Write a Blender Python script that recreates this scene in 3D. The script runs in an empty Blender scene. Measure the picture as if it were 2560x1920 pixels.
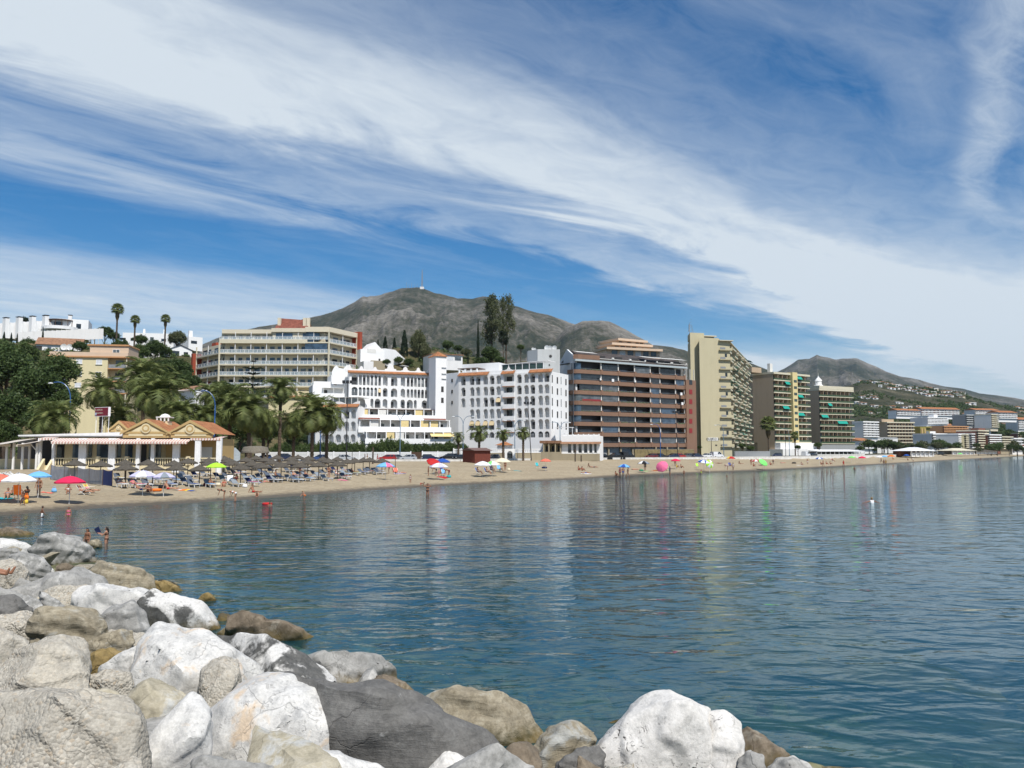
import bpy,bmesh,math,random
import numpy as np
from mathutils import Matrix,Vector,Euler
from mathutils import noise as mnoise
R = math.radians
scene = bpy.context.scene
COL = scene.collection
random.seed(7)
F = 2000.0
CAMZ = 4.6
PITCH = math.atan(165.0/F)
cd = bpy.data.cameras.new('camera');cam = bpy.data.objects.new('camera',cd);COL.objects.link(cam)
cam.location = (0,0,CAMZ);cam.rotation_euler = (R(90) + PITCH,0,0)
cd.sensor_width = 36;cd.lens = 36*F/2560;cd.clip_start = 0.1;cd.clip_end = 60000
scene.camera = cam
SUN = Vector((0.27,-0.50,0.82)).normalized()
sun_el = math.asin(SUN.z);sun_az = math.atan2(SUN.x,SUN.y)
world = bpy.data.worlds.new('World');scene.world = world;world.use_nodes = True
sl = bpy.data.lights.new('sun','SUN');sl.energy = 4.3;sl.angle = R(0.53);sl.color = (1.0,0.955,0.89)
so = bpy.data.objects.new('sun',sl);COL.objects.link(so)
so.rotation_euler = SUN.to_track_quat('Z','Y').to_euler()
vs = scene.view_settings
vs.view_transform = 'Standard';vs.look = 'None';vs.gamma = 1.0;vs.exposure = 0.36;vs.use_curve_mapping = False
scene.render.engine = 'CYCLES'
cy = scene.cycles
cy.max_bounces = 6;cy.diffuse_bounces = 3;cy.glossy_bounces = 3;cy.transmission_bounces = 4
cy.transparent_max_bounces = 8;cy.volume_bounces = 0;cy.caustics_reflective = False;cy.caustics_refractive = False
cy.use_denoising = True;cy.sample_clamp_indirect = 6.0
try:
 cy.denoiser = 'OPENIMAGEDENOISE';cy.denoising_input_passes = 'RGB_ALBEDO_NORMAL';cy.denoising_prefilter = 'ACCURATE'
except Exception: pass
def ray_dir(u,v):
 a = (u - 1280)/F;t = (960 - v)/F;c,s = math.cos(PITCH),math.sin(PITCH);d = Vector((a,c - s*t,s + c*t));return d.normalized()
def build_world():
 nt = world.node_tree;N = nt.nodes;Lk = nt.links;N.clear()
 def nd(t,**k):
  n = N.new(t)
  for a,b in k.items(): setattr(n,a,b)
  return n
 def math_(op,a,b=None,c=None,clamp=False):
  n = nd('ShaderNodeMath',operation=op);n.use_clamp = clamp
  for i,x in enumerate((a,b,c)):
   if x is None: continue
   if isinstance(x,(int,float)): n.inputs[i].default_value = x
   else: Lk.new(x,n.inputs[i])
  return n.outputs[0]
 out = nd('ShaderNodeOutputWorld');bg = nd('ShaderNodeBackground');Lk.new(bg.outputs[0],out.inputs[0])
 sky = nd('ShaderNodeTexSky',sky_type='NISHITA');sky.sun_disc = False
 sky.sun_elevation = sun_el;sky.sun_rotation = sun_az;sky.altitude = 0;sky.air_density = 1.0;sky.dust_density = 0.3;sky.ozone_density = 4.0
 sk = nd('ShaderNodeHueSaturation');Lk.new(sky.outputs[0],sk.inputs['Color']);sk.inputs['Saturation'].default_value = 1.42;sk.inputs['Value'].default_value = 0.82
 tc = nd('ShaderNodeTexCoord');sp = nd('ShaderNodeSeparateXYZ');Lk.new(tc.outputs['Generated'],sp.inputs[0])
 zc = math_('ADD',math_('MAXIMUM',sp.outputs[2],0.0),0.03)
 px = math_('DIVIDE',sp.outputs[0],zc);py = math_('DIVIDE',sp.outputs[1],zc)
 th = R(50)
 c = math_('SUBTRACT',math_('MULTIPLY',px,math.cos(th)),math_('MULTIPLY',py,math.sin(th)))
 a = math_('ADD',math_('MULTIPLY',px,math.sin(th)),math_('MULTIPLY',py,math.cos(th)))
 def noise(ca,cc,scale,detail,rough,dist,off=0.0):
  v = nd('ShaderNodeCombineXYZ')
  Lk.new(math_('MULTIPLY',a,ca),v.inputs[0]);Lk.new(math_('MULTIPLY',c,cc),v.inputs[1]);v.inputs[2].default_value = off
  n = nd('ShaderNodeTexNoise');n.inputs['Scale'].default_value = scale;n.inputs['Detail'].default_value = detail
  n.inputs['Roughness'].default_value = rough;n.inputs['Distortion'].default_value = dist
  Lk.new(v.outputs[0],n.inputs['Vector']);return n.outputs['Fac']
 big = noise(0.55,1.0,1.0,3.0,0.5,0.4,3.1)
 wisp = noise(0.8,2.0,1.25,10.0,0.60,1.0,8.4)
 fine = noise(2.2,4.4,1.7,8.0,0.68,0.9,1.7)
 cw = math_('ADD',c,math_('MULTIPLY',math_('SUBTRACT',big,0.5),0.55))
 cw = math_('ADD',cw,math_('MULTIPLY',math_('SUBTRACT',wisp,0.5),0.85))
 far = nd('ShaderNodeMapRange');far.interpolation_type = 'SMOOTHSTEP';far.inputs[1].default_value = 2.3;far.inputs[2].default_value = 5.0;Lk.new(a,far.inputs[0]);far = far.outputs[0]
 mr = nd('ShaderNodeMapRange');mr.inputs[1].default_value = -7.0;mr.inputs[2].default_value = 3.0;Lk.new(cw,mr.inputs[0])
 rp = nd('ShaderNodeValToRGB');rp.color_ramp.interpolation = 'EASE'
 stops = [(-7,.62),(-4.7,.80),(-4.1,.66),(-3.6,.10),(-3.2,.02),(-2.93,.10),(-2.6,.58),(-2.42,.56),(-2.05,1.0),(-1.75,.92),(-1.45,.50),(-1.1,.32),(-.6,.36),(0.4,.3),(1.5,.5),(3,.4)]
 els = rp.color_ramp.elements
 while len(els) < len(stops): els.new(0.5)
 for e,(p,d) in zip(els,stops):
  e.position = (p + 7)/10.0;e.color = (d,d,d,1)
 Lk.new(mr.outputs[0],rp.inputs[0])
 tex = math_('ADD',math_('MULTIPLY',wisp,1.3),math_('MULTIPLY',fine,0.65))
 tex = math_('SUBTRACT',tex,0.97)
 band = nd('ShaderNodeMapRange');band.interpolation_type = 'SMOOTHSTEP';band.inputs[1].default_value = -3.1;band.inputs[2].default_value = -2.5;Lk.new(cw,band.inputs[0])
 den = math_('ADD',rp.outputs[0],math_('MULTIPLY',tex,1.1))
 den = math_('ADD',den,math_('MULTIPLY',math_('MULTIPLY',far,band.outputs[0]),0.5))
 low = nd('ShaderNodeMapRange');low.interpolation_type = 'SMOOTHSTEP';low.inputs[1].default_value = 4.2;low.inputs[2].default_value = 7.2;Lk.new(a,low.inputs[0])
 den = math_('ADD',den,math_('MULTIPLY',low.outputs[0],0.75))
 den = math_('MULTIPLY',den,math_('ADD',math_('MULTIPLY',rp.outputs[0],0.85),math_('ADD',math_('ADD',0.13,math_('MULTIPLY',low.outputs[0],0.6)),math_('MULTIPLY',math_('MULTIPLY',far,band.outputs[0]),0.4))),clamp=True)
 den = math_('MULTIPLY',math_('POWER',den,0.9),0.93,clamp=True)
 d0 = ray_dir(2545,-40);d1 = ray_dir(2425,560);A = (d0[0]/(d0[2] + .03),d0[1]/(d0[2] + .03));B = (d1[0]/(d1[2] + .03),d1[1]/(d1[2] + .03));ux,uy = B[0] - A[0],B[1] - A[1];ul = math.hypot(ux,uy);ux/= ul;uy/= ul
 sx = math_('SUBTRACT',px,A[0]);sy = math_('SUBTRACT',py,A[1]);al = math_('ADD',math_('MULTIPLY',sx,ux),math_('MULTIPLY',sy,uy));ac = math_('ABSOLUTE',math_('ADD',math_('SUBTRACT',math_('MULTIPLY',sy,ux),math_('MULTIPLY',sx,uy)),math_('MULTIPLY',math_('SUBTRACT',wisp,.5),.30)))
 tw = nd('ShaderNodeMapRange');tw.interpolation_type = 'SMOOTHSTEP';tw.inputs[1].default_value = .11;tw.inputs[2].default_value = .02;Lk.new(ac,tw.inputs[0]);te = nd('ShaderNodeMapRange');te.interpolation_type = 'SMOOTHSTEP';te.inputs[1].default_value = ul*1.05;te.inputs[2].default_value = ul*.7;Lk.new(al,te.inputs[0])
 den = math_('ADD',den,math_('MULTIPLY',math_('MULTIPLY',tw.outputs[0],te.outputs[0]),math_('MULTIPLY',fine,.55)),clamp=True)
 mix = nd('ShaderNodeMix',data_type='RGBA')
 Lk.new(den,mix.inputs['Factor']);Lk.new(sk.outputs[0],mix.inputs['A']);mix.inputs['B'].default_value = (5.9,6.5,7.0,1)
 Lk.new(mix.outputs['Result'],bg.inputs[0]);bg.inputs[1].default_value = 0.098
build_world()
_c,_s = math.cos(PITCH),math.sin(PITCH)
def ray(u,v):
 a = (u - 1280)/F;t = (960 - v)/F
 return np.array([a,_c - _s*t,_s + _c*t])
def at(u,v,Y):
 d = ray(u,v);k = Y/d[1]
 return np.array([d[0]*k,Y,CAMZ + d[2]*k])
def on_z(u,v,z):
 d = ray(u,v);k = (z - CAMZ)/d[2]
 return np.array([d[0]*k,d[1]*k,z])
def zz(v,Y): return at(1280,v,Y)[2]
def px_of(p):
 x,y,z = p[0],p[1],p[2] - CAMZ
 f = y*_c + z*_s;up = -y*_s + z*_c
 return 1280 + F*x/f,960 - F*up/f
def _h(ix,iy,s):
 n = (ix*374761393 + iy*668265263 + s*1442695041) & 0xffffffff
 n = ((n ^ (n >> 13))*1274126177) & 0xffffffff
 return ((n ^ (n >> 16)) & 0xffff)/65535.0
def vnoise(x,y,s=0):
 x = np.asarray(x,float);y = np.asarray(y,float)
 ix = np.floor(x).astype(np.int64);iy = np.floor(y).astype(np.int64);fx = x - ix;fy = y - iy
 fx = fx*fx*(3 - 2*fx);fy = fy*fy*(3 - 2*fy)
 a = _h(ix,iy,s);b = _h(ix + 1,iy,s);c = _h(ix,iy + 1,s);d = _h(ix + 1,iy + 1,s)
 return (a + (b - a)*fx)*(1 - fy) + (c + (d - c)*fx)*fy
def fbm(x,y,o=4,s=0,g=0.5):
 r = 0;a = 1;n = 0
 for i in range(o):
  r = r + a*vnoise(x*2**i,y*2**i,s + i*17);n += a;a*= g
 return r/n
def sstep(a,b,x):
 t = np.clip((np.asarray(x,float) - a)/(b - a),0,1);return t*t*(3 - 2*t)
_ts = [None]
def eval_mesh(me,mods):
 """the mesh after its modifiers, worked out in a scratch scene"""
 if _ts[0] is None: _ts[0] = bpy.data.scenes.new('scratch')
 sc = _ts[0];o = bpy.data.objects.new('scratch',me);sc.collection.objects.link(o)
 for t,kw in mods:
  m = o.modifiers.new('m',t)
  for a,b in kw.items(): setattr(m,a,b)
 with bpy.context.temp_override(scene=sc,view_layer=sc.view_layers[0]): dg = bpy.context.evaluated_depsgraph_get()
 dg.update();out = bpy.data.meshes.new_from_object(o.evaluated_get(dg));bpy.data.objects.remove(o);return out
class MB:
 def __init__(s): s.v = [];s.f = [];s.m = [];s.cur = 0;s.o = (0,0,0);s.rz = 0.0
 def frame(s,o=(0,0,0),rz=0.0): s.o = o;s.rz = rz;return s
 def mat(s,i): s.cur = i;return s
 def P(s,pts):
  b = len(s.v);c,n = math.cos(s.rz),math.sin(s.rz);ox,oy,oz = s.o
  for x,y,z in pts: s.v.append((ox + x*c - y*n,oy + x*n + y*c,oz + z))
  return b
 def add(s,pts,faces):
  b = s.P(pts)
  for f in faces: s.f.append(tuple(i + b for i in f));s.m.append(s.cur)
  return s
 def box(s,x0,x1,y0,y1,z0,z1):
  return s.add([(x0,y0,z0),(x1,y0,z0),(x1,y1,z0),(x0,y1,z0),(x0,y0,z1),(x1,y0,z1),(x1,y1,z1),(x0,y1,z1)],
                     [(0,3,2,1),(4,5,6,7),(0,1,5,4),(1,2,6,5),(2,3,7,6),(3,0,4,7)])
 def quad(s,a,b,c,d): return s.add([a,b,c,d],[(0,1,2,3)])
 def prism(s,xy,z0,z1):
  n = len(xy);z1s = z1 if hasattr(z1,'__len__') else [z1]*n
  pts = [(x,y,z0) for x,y in xy] + [(x,y,z) for (x,y),z in zip(xy,z1s)]
  fs = [tuple(reversed(range(n))),tuple(range(n,2*n))]
  for i in range(n): j = (i + 1) % n;fs.append((i,j,n + j,n + i))
  return s.add(pts,fs)
 def slab_xz(s,xz,y0,y1):
  n = len(xz);pts = [(x,y0,z) for x,z in xz] + [(x,y1,z) for x,z in xz]
  fs = [tuple(range(n)),tuple(reversed(range(n,2*n)))]
  for i in range(n): j = (i + 1) % n;fs.append((j,i,n + i,n + j))
  return s.add(pts,fs)
 def cyl(s,p,q,r0,r1=None,n=8,cap=True):
  r1 = r0 if r1 is None else r1
  p = Vector(p);q = Vector(q);d = (q - p)
  if d.length < 1e-9: return s
  d.normalize();a = d.orthogonal().normalized();b = d.cross(a)
  pts = []
  for c,r in ((p,r0),(q,r1)):
   for i in range(n):
    t = 2*math.pi*i/n;pts.append(tuple(c + a*(r*math.cos(t)) + b*(r*math.sin(t))))
  fs = [(i,(i + 1) % n,n + (i + 1) % n,n + i) for i in range(n)]
  if cap: fs += [tuple(reversed(range(n))),tuple(range(n,2*n))]
  return s.add(pts,fs)
 def tube(s,pts,r,n=6):
  for i in range(len(pts) - 1):
   r0 = r[i] if hasattr(r,'__len__') else r;r1 = r[i + 1] if hasattr(r,'__len__') else r
   s.cyl(pts[i],pts[i + 1],r0,r1,n)
  return s
 def lathe(s,prof,c=(0,0,0),n=12,sx=1.0,sy=1.0,wob=None):
  pts = [];m = len(prof)
  for r,z in prof:
   for i in range(n):
    t = 2*math.pi*i/n;w = 1.0 if wob is None else wob(i,z)
    pts.append((c[0] + r*sx*math.cos(t)*w,c[1] + r*sy*math.sin(t)*w,c[2] + z))
  fs = []
  for k in range(m - 1):
   for i in range(n):
    j = (i + 1) % n;fs.append((k*n + i,k*n + j,(k + 1)*n + j,(k + 1)*n + i))
  fs.append(tuple(reversed(range(n))));fs.append(tuple(range((m - 1)*n,m*n)))
  return s.add(pts,fs)
 def mesh(s,name,smooth=False):
  me = bpy.data.meshes.new(name);me.from_pydata(s.v,[],s.f);
  if any(s.m): me.polygons.foreach_set('material_index',s.m)
  if smooth: me.polygons.foreach_set('use_smooth',[True]*len(s.f))
  me.update();return me
 def build(s,name,mats,parent=None,smooth=False,loc=None,rz=0.0):
  return mkobj(name,s.mesh(name,smooth),mats,parent,loc,rz)
def mkobj(name,me,mats=None,parent=None,loc=None,rz=0.0):
 if mats is not None and len(me.materials) == 0:
  for m in (mats if isinstance(mats,(list,tuple)) else [mats]): me.materials.append(M(m))
 o = bpy.data.objects.new(name,me);COL.objects.link(o)
 if parent is not None: o.parent = parent
 if loc is not None: o.location = loc
 if rz: o.rotation_euler = (0,0,rz)
 return o
def np_mesh(name,V,Q,smooth=True):
 me = bpy.data.meshes.new(name);V = np.asarray(V,np.float32);Q = np.asarray(Q,np.int32);k = Q.shape[1]
 me.vertices.add(len(V));me.vertices.foreach_set('co',V.ravel())
 me.loops.add(Q.size);me.loops.foreach_set('vertex_index',Q.ravel())
 me.polygons.add(len(Q));me.polygons.foreach_set('loop_start',np.arange(0,Q.size,k,dtype=np.int32))
 me.polygons.foreach_set('loop_total',np.full(len(Q),k,np.int32))
 if smooth: me.polygons.foreach_set('use_smooth',np.ones(len(Q),bool))
 me.update(calc_edges=True);me.validate();return me
def grid_faces(nr,nc):
 i = np.arange(nr - 1)[:,None]*nc + np.arange(nc - 1)[None,:];i = i.ravel()
 return np.stack([i,i + 1,i + nc + 1,i + nc],1)
def tag(o,label=None,cat=None,group=None,kind=None):
 if label: o['label'] = label
 if cat: o['category'] = cat
 if group: o['group'] = group
 if kind: o['kind'] = kind
 return o
def empty(name,loc=(0,0,0),rz=0.0,label=None,cat=None,group=None):
 o = bpy.data.objects.new(name,None);COL.objects.link(o);o.location = loc;o.rotation_euler = (0,0,rz)
 o.empty_display_size = 0.2
 return tag(o,label,cat,group)
def kids(o): return [c for c in KIDS.get(o.name,[])]
def copy_tree(o,parent=None):
 c = o.copy();COL.objects.link(c);c.parent = parent
 for ch in list(o.children): copy_tree(ch,c)
 return c
_mesh_cache = {}
def cached(key,fn):
 if key not in _mesh_cache: _mesh_cache[key] = fn()
 return _mesh_cache[key]
_mats = {};_defs = {}
def M(name):
 if not isinstance(name,str): return name
 if name not in _mats: _mats[name] = _defs[name]() if name in _defs else flat(name,(0.5,0.0,0.5))
 return _mats[name]
class NT:
 def __init__(s,name):
  s.m = bpy.data.materials.new(name);s.m.use_nodes = True;s.t = s.m.node_tree;s.N = s.t.nodes;s.L = s.t.links
  s.N.clear();s.out = s.N.new('ShaderNodeOutputMaterial')
  s.tc = s.N.new('ShaderNodeTexCoord')
 def n(s,t,**k):
  x = s.N.new(t)
  for a,b in k.items(): setattr(x,a,b)
  return x
 def link(s,a,b): s.L.new(a,b)
 def setv(s,inp,x):
  if x is None: return
  if isinstance(x,(int,float,tuple,list)): inp.default_value = x if not (isinstance(x,(tuple,list)) and len(x) == 3 and inp.type == 'RGBA') else (*x,1)
  else: s.L.new(x,inp)
 def math(s,op,a,b=None,c=None,clamp=False):
  x = s.n('ShaderNodeMath',operation=op);x.use_clamp = clamp
  for i,v in enumerate((a,b,c)): s.setv(x.inputs[i],v)
  return x.outputs[0]
 def coord(s,kind='Object',scale=(1,1,1),rot=(0,0,0),loc=(0,0,0)):
  mp = s.n('ShaderNodeMapping');mp.inputs['Scale'].default_value = scale;mp.inputs['Rotation'].default_value = rot;mp.inputs['Location'].default_value = loc
  if kind == 'World':
   g = s.n('ShaderNodeNewGeometry');s.link(g.outputs['Position'],mp.inputs[0])
  else: s.link(s.tc.outputs[kind],mp.inputs[0])
  return mp.outputs[0]
 def noise(s,vec,scale,detail=4,rough=0.55,dist=0.0,out='Fac',typ=None):
  x = s.n('ShaderNodeTexNoise');s.link(vec,x.inputs['Vector'])
  if typ: x.noise_type = typ
  x.inputs['Scale'].default_value = scale;x.inputs['Detail'].default_value = detail;x.inputs['Roughness'].default_value = rough;x.inputs['Distortion'].default_value = dist
  return x.outputs[out]
 def voro(s,vec,scale,feat='F1',out='Distance',rnd=1.0):
  x = s.n('ShaderNodeTexVoronoi',feature=feat);s.link(vec,x.inputs['Vector']);x.inputs['Scale'].default_value = scale;x.inputs['Randomness'].default_value = rnd
  return x.outputs[out]
 def ramp(s,fac,stops,interp='LINEAR'):
  x = s.n('ShaderNodeValToRGB');x.color_ramp.interpolation = interp;e = x.color_ramp.elements
  while len(e) < len(stops): e.new(0.5)
  for el,(p,c) in zip(e,stops):
   el.position = p;el.color = (c,c,c,1) if isinstance(c,(int,float)) else (*c,1)
  s.link(fac,x.inputs[0]);return x.outputs[0]
 def mix(s,fac,a,b,blend='MIX'):
  x = s.n('ShaderNodeMix',data_type='RGBA',blend_type=blend)
  s.setv(x.inputs['Factor'],fac);s.setv(x.inputs['A'],a);s.setv(x.inputs['B'],b);return x.outputs['Result']
 def rnd(s):
  return s.n('ShaderNodeObjectInfo').outputs['Random']
 def bump(s,h,strength=1.0,dist=0.05,normal=None):
  x = s.n('ShaderNodeBump');x.inputs['Strength'].default_value = strength;x.inputs['Distance'].default_value = dist
  s.link(h,x.inputs['Height'])
  if normal is not None: s.link(normal,x.inputs['Normal'])
  return x.outputs[0]
 def bsdf(s,col,rough=0.8,spec=0.3,metal=0.0,normal=None,**kw):
  b = s.n('ShaderNodeBsdfPrincipled');s.setv(b.inputs['Base Color'],col);s.setv(b.inputs['Roughness'],rough)
  b.inputs['Specular IOR Level'].default_value = spec;b.inputs['Metallic'].default_value = metal
  if normal is not None: s.link(normal,b.inputs['Normal'])
  for k,v in kw.items(): s.setv(b.inputs[k],v)
  s.link(b.outputs[0],s.out.inputs[0]);return b
def flat(name,col,rough=0.7,spec=0.3,metal=0.0,var=0.10,scale=3.0):
 t = NT(name);n = t.noise(t.coord('Object'),scale,4,0.6)
 k = t.ramp(n,[(0.25,1 - var*1.6),(0.75,1 + var*0.4)])
 c = t.mix(1.0,col,k,'MULTIPLY');t.bsdf(c,rough,spec,metal);return t.m
def defflat(name,col,**k): _defs[name] = lambda: flat(name,col,**k)
def wall_mat(name,col,stain=(0.35,0.33,0.3),amt=0.25,rough=0.85):
 def f():
  t = NT(name);co = t.coord('World')
  st = t.noise(t.coord('World',(0.9,0.9,0.09)),1.0,5,0.6)
  bl = t.noise(co,0.35,5,0.6)
  m = t.math('MULTIPLY',t.ramp(st,[(0.45,0.0),(0.72,1.0)]),t.ramp(bl,[(0.35,0.15),(0.7,1.0)]))
  c = t.mix(t.math('MULTIPLY',m,amt),col,tuple(a*b for a,b in zip(col,stain)))
  g = t.noise(co,6.0,4,0.6);c = t.mix(1.0,c,t.ramp(g,[(0.2,0.93),(0.8,1.03)]),'MULTIPLY')
  t.bsdf(c,rough,0.25,normal=t.bump(t.noise(co,14,3),0.25,0.02));return t.m
 _defs[name] = f
# ================================================================== terrain
SHORE = np.array([(-160,-60),(-62,20),(-44,44),(-36.5,55),(-33,64),(-26.5,72),(-22.8,78.6),(-15,94),(-6.9,106),(8.7,124),(23,146),
                  (56,180),(80,209),(117,255),(202,368),(392,613),(800,1050),(2000,2300),(9000,9000)],float)
def shore_dist(x,y):
 """signed distance to the waterline, positive on the land side"""
 x = np.asarray(x,float);y = np.asarray(y,float);best = np.full(x.shape,1e9);sg = np.ones(x.shape)
 for (x0,y0),(x1,y1) in zip(SHORE[:-1],SHORE[1:]):
  dx,dy = x1 - x0,y1 - y0;L2 = dx*dx + dy*dy
  t = np.clip(((x - x0)*dx + (y - y0)*dy)/L2,0,1)
  ex,ey = x - (x0 + t*dx),y - (y0 + t*dy);d = np.hypot(ex,ey);cr = dx*ey - dy*ex
  m = d < best - 1e-6;best = np.where(m,d,best);sg = np.where(m,np.where(cr >= 0,1.0,-1.0),sg)
 return best*sg
WALL = np.array([(-130,150),(-75,170),(-38.7,180),(-12,186),(10,208),(45,234),(81,262),(104,285),(150,338),(235,450),(420,700),(800,1120)],float)
def wall_side(x,y):
 x = np.asarray(x,float);y = np.asarray(y,float);best = np.full(x.shape,1e9);sg = np.ones(x.shape)
 for (x0,y0),(x1,y1) in zip(WALL[:-1],WALL[1:]):
  dx,dy = x1 - x0,y1 - y0;t = np.clip(((x - x0)*dx + (y - y0)*dy)/(dx*dx + dy*dy),0,1)
  ex,ey = x - (x0 + t*dx),y - (y0 + t*dy);d = np.hypot(ex,ey);cr = dx*ey - dy*ex
  m = d < best - 1e-6;best = np.where(m,d,best);sg = np.where(m,np.where(cr >= 0,1.0,-1.0),sg)
 return best*sg
def hill(x,y):
 w = wall_side(x,y)
 lo = sstep(-70,-30,x);a = (34*sstep(30,98,w)*(1 - lo) + 37*sstep(26,80,w)*lo)*sstep(120,45,x)*(1 - .62*np.exp(-((x + 92)/20)**2 - ((y - 243)/13)**2)) + 9*sstep(100,230,w)*sstep(160,40,x)
 b = 0.055*np.clip(w - 70,0,900)*sstep(80,260,x)*sstep(1600,900,y)
 return a + b
def ground_z(x,y,rough=True):
 x = np.asarray(x,float);y = np.asarray(y,float)
 s = shore_dist(x,y)
 z = np.interp(s,[-60,-20,-5,0,1.2,2.6,8,20,45,70],[-5,-2.3,-.7,0,.12,.34,.62,1.1,2.0,2.1])
 if rough:
  lf = sstep(10,-12,x)
  z = z + sstep(1.0,6,s)*sstep(60,35,s)*((fbm(x*.35,y*.35,4,5) - .5)*.30 + (fbm(x*1.3,y*1.3,3,9) - .5)*(.10 + .12*lf))
  z = z + sstep(3,9,s)*sstep(26,12,s)*lf*.22*(vnoise(x*.18,y*.18,2))
 w = wall_side(x,y)
 z = np.where(w > 0,2.05,np.minimum(z,2.05))
 h = hill(x,y)
 if rough: h = h*(0.86 + 0.28*fbm(x*.03,y*.03,4,3)) + sstep(2,15,h)*(fbm(x*.12,y*.12,3,31) - .5)*3.0
 return z + h
def gz(x,y): return float(ground_z(np.array([x]),np.array([y]))[0])
def on_ground(u,v,dmax=700):
 """where the line of sight through photo pixel (u,v) meets the land"""
 d = ray(u,v);k = np.concatenate([np.arange(35,320,0.5),np.arange(320,dmax,2.0)])
 X,Y,Z = d[0]*k,d[1]*k,CAMZ + d[2]*k
 g = np.maximum(ground_z(X,Y),0.0);i = np.argmax(Z <= g)
 if Z[i] > g[i]: i = len(k) - 1
 return np.array([X[i],Y[i],g[i]])
def sand():
 t = NT('sand');co = t.coord('World');z = t.n('ShaderNodeSeparateXYZ');t.link(co,z.inputs[0])
 n1 = t.noise(co,0.12,4,0.6);n2 = t.noise(co,1.6,5,0.65);n3 = t.noise(co,9,4,0.7)
 c = t.ramp(n2,[(0.25,(0.29,0.23,0.15)),(0.5,(0.375,0.31,0.21)),(0.8,(0.45,0.385,0.275))])
 c = t.mix(t.math('MULTIPLY',t.ramp(n1,[(0.4,0.0),(0.65,1.0)]),0.35),c,(0.235,0.19,0.125))
 c = t.mix(1.0,c,t.ramp(n3,[(0.3,0.8),(0.7,1.08)]),'MULTIPLY')
 wet = t.math('ADD',z.outputs[2],t.math('MULTIPLY',t.math('SUBTRACT',n2,0.5),0.25))
 wf = t.ramp(t.math('MULTIPLY',wet,1.0),[(0.10,1.0),(0.34,0.0)])
 c = t.mix(wf,c,(0.105,0.088,0.062))
 foot = t.voro(t.coord('World',(1,1,1)),1.9,'SMOOTH_F1')
 h = t.math('ADD',t.math('MULTIPLY',t.ramp(foot,[(0.1,0),(0.45,1)]),0.6),t.math('MULTIPLY',n3,0.5))
 t.bsdf(c,t.math('SUBTRACT',0.95,t.math('MULTIPLY',wf,0.45)),0.2,normal=t.bump(h,0.8,0.18));return t.m
_defs['sand'] = sand
def earth():
 t = NT('earth');co = t.coord('World')
 n1 = t.noise(co,0.05,5,0.6);n2 = t.noise(co,0.5,5,0.65);n3 = t.noise(co,3,4,0.7)
 c = t.ramp(n2,[(0.3,(0.055,0.06,0.028)),(0.5,(0.11,0.095,0.05)),(0.72,(0.22,0.165,0.09))])
 c = t.mix(t.ramp(n1,[(0.42,0.0),(0.6,0.8)]),c,(0.05,0.065,0.028))
 c = t.mix(1.0,c,t.ramp(n3,[(0.3,0.6),(0.7,1.15)]),'MULTIPLY')
 t.bsdf(c,0.95,0.1,normal=t.bump(n3,0.7,0.4));return t.m
_defs['earth'] = earth
def build_land():
 th = np.concatenate([np.linspace(-70,-36,60),np.linspace(-35.8,36,520),np.linspace(37,62,60)]);th = np.radians(th)
 r = np.concatenate([np.arange(36,130,0.7),np.arange(130,330,1.6),np.geomspace(332,12000,110)])
 T,Rr = np.meshgrid(th,r);X = Rr*np.sin(T);Y = Rr*np.cos(T)
 Z = ground_z(X,Y)
 S = shore_dist(X,Y);W = wall_side(X,Y)
 far = sstep(1500,4000,Rr);Z = np.where(S > 0,Z + far*30*sstep(100,1500,S),Z)
 V = np.stack([X,Y,Z],-1).reshape(-1,3);Q = grid_faces(len(r),len(th))
 s4 = S.ravel()[Q];w4 = W.ravel()[Q]
 sandf = (s4.max(1) > -22) & (w4.min(1) <= 0.3);land = (w4.max(1) >= -0.2) & (s4.max(1) > 0)
 for nm,mk,mt in (('beach',sandf,'sand'),('ground',land & ~sandf,'earth')):
  q = Q[mk];used = np.unique(q);mp = np.zeros(len(V),int);mp[used] = np.arange(len(used))
  o = mkobj(nm,np_mesh(nm,V[used],mp[q]),mt);tag(o,kind='structure')
build_land()
BW = np.array([(-60,62),(-26,41),(-17.4,33.5),(-12.2,27.5),(-7.6,20.5),(-4.2,17.7),(-2.3,15.3),(0.2,13.2),(2.0,12.3),(4.3,12.5),(7.0,9.5),(14,-2),(30,-40)],float)
def bw_dist(x,y):
 """signed distance to the breakwater's waterline, positive on the rock side"""
 x = np.asarray(x,float);y = np.asarray(y,float);best = np.full(x.shape,1e9);sg = np.ones(x.shape)
 for (x0,y0),(x1,y1) in zip(BW[:-1],BW[1:]):
  dx,dy = x1 - x0,y1 - y0;t = np.clip(((x - x0)*dx + (y - y0)*dy)/(dx*dx + dy*dy),0,1)
  ex,ey = x - (x0 + t*dx),y - (y0 + t*dy);d = np.hypot(ex,ey);cr = dx*ey - dy*ex
  m = d < best - 1e-6;best = np.where(m,d,best);sg = np.where(m,np.where(cr >= 0,-1.0,1.0),sg)
 return best*sg
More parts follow.
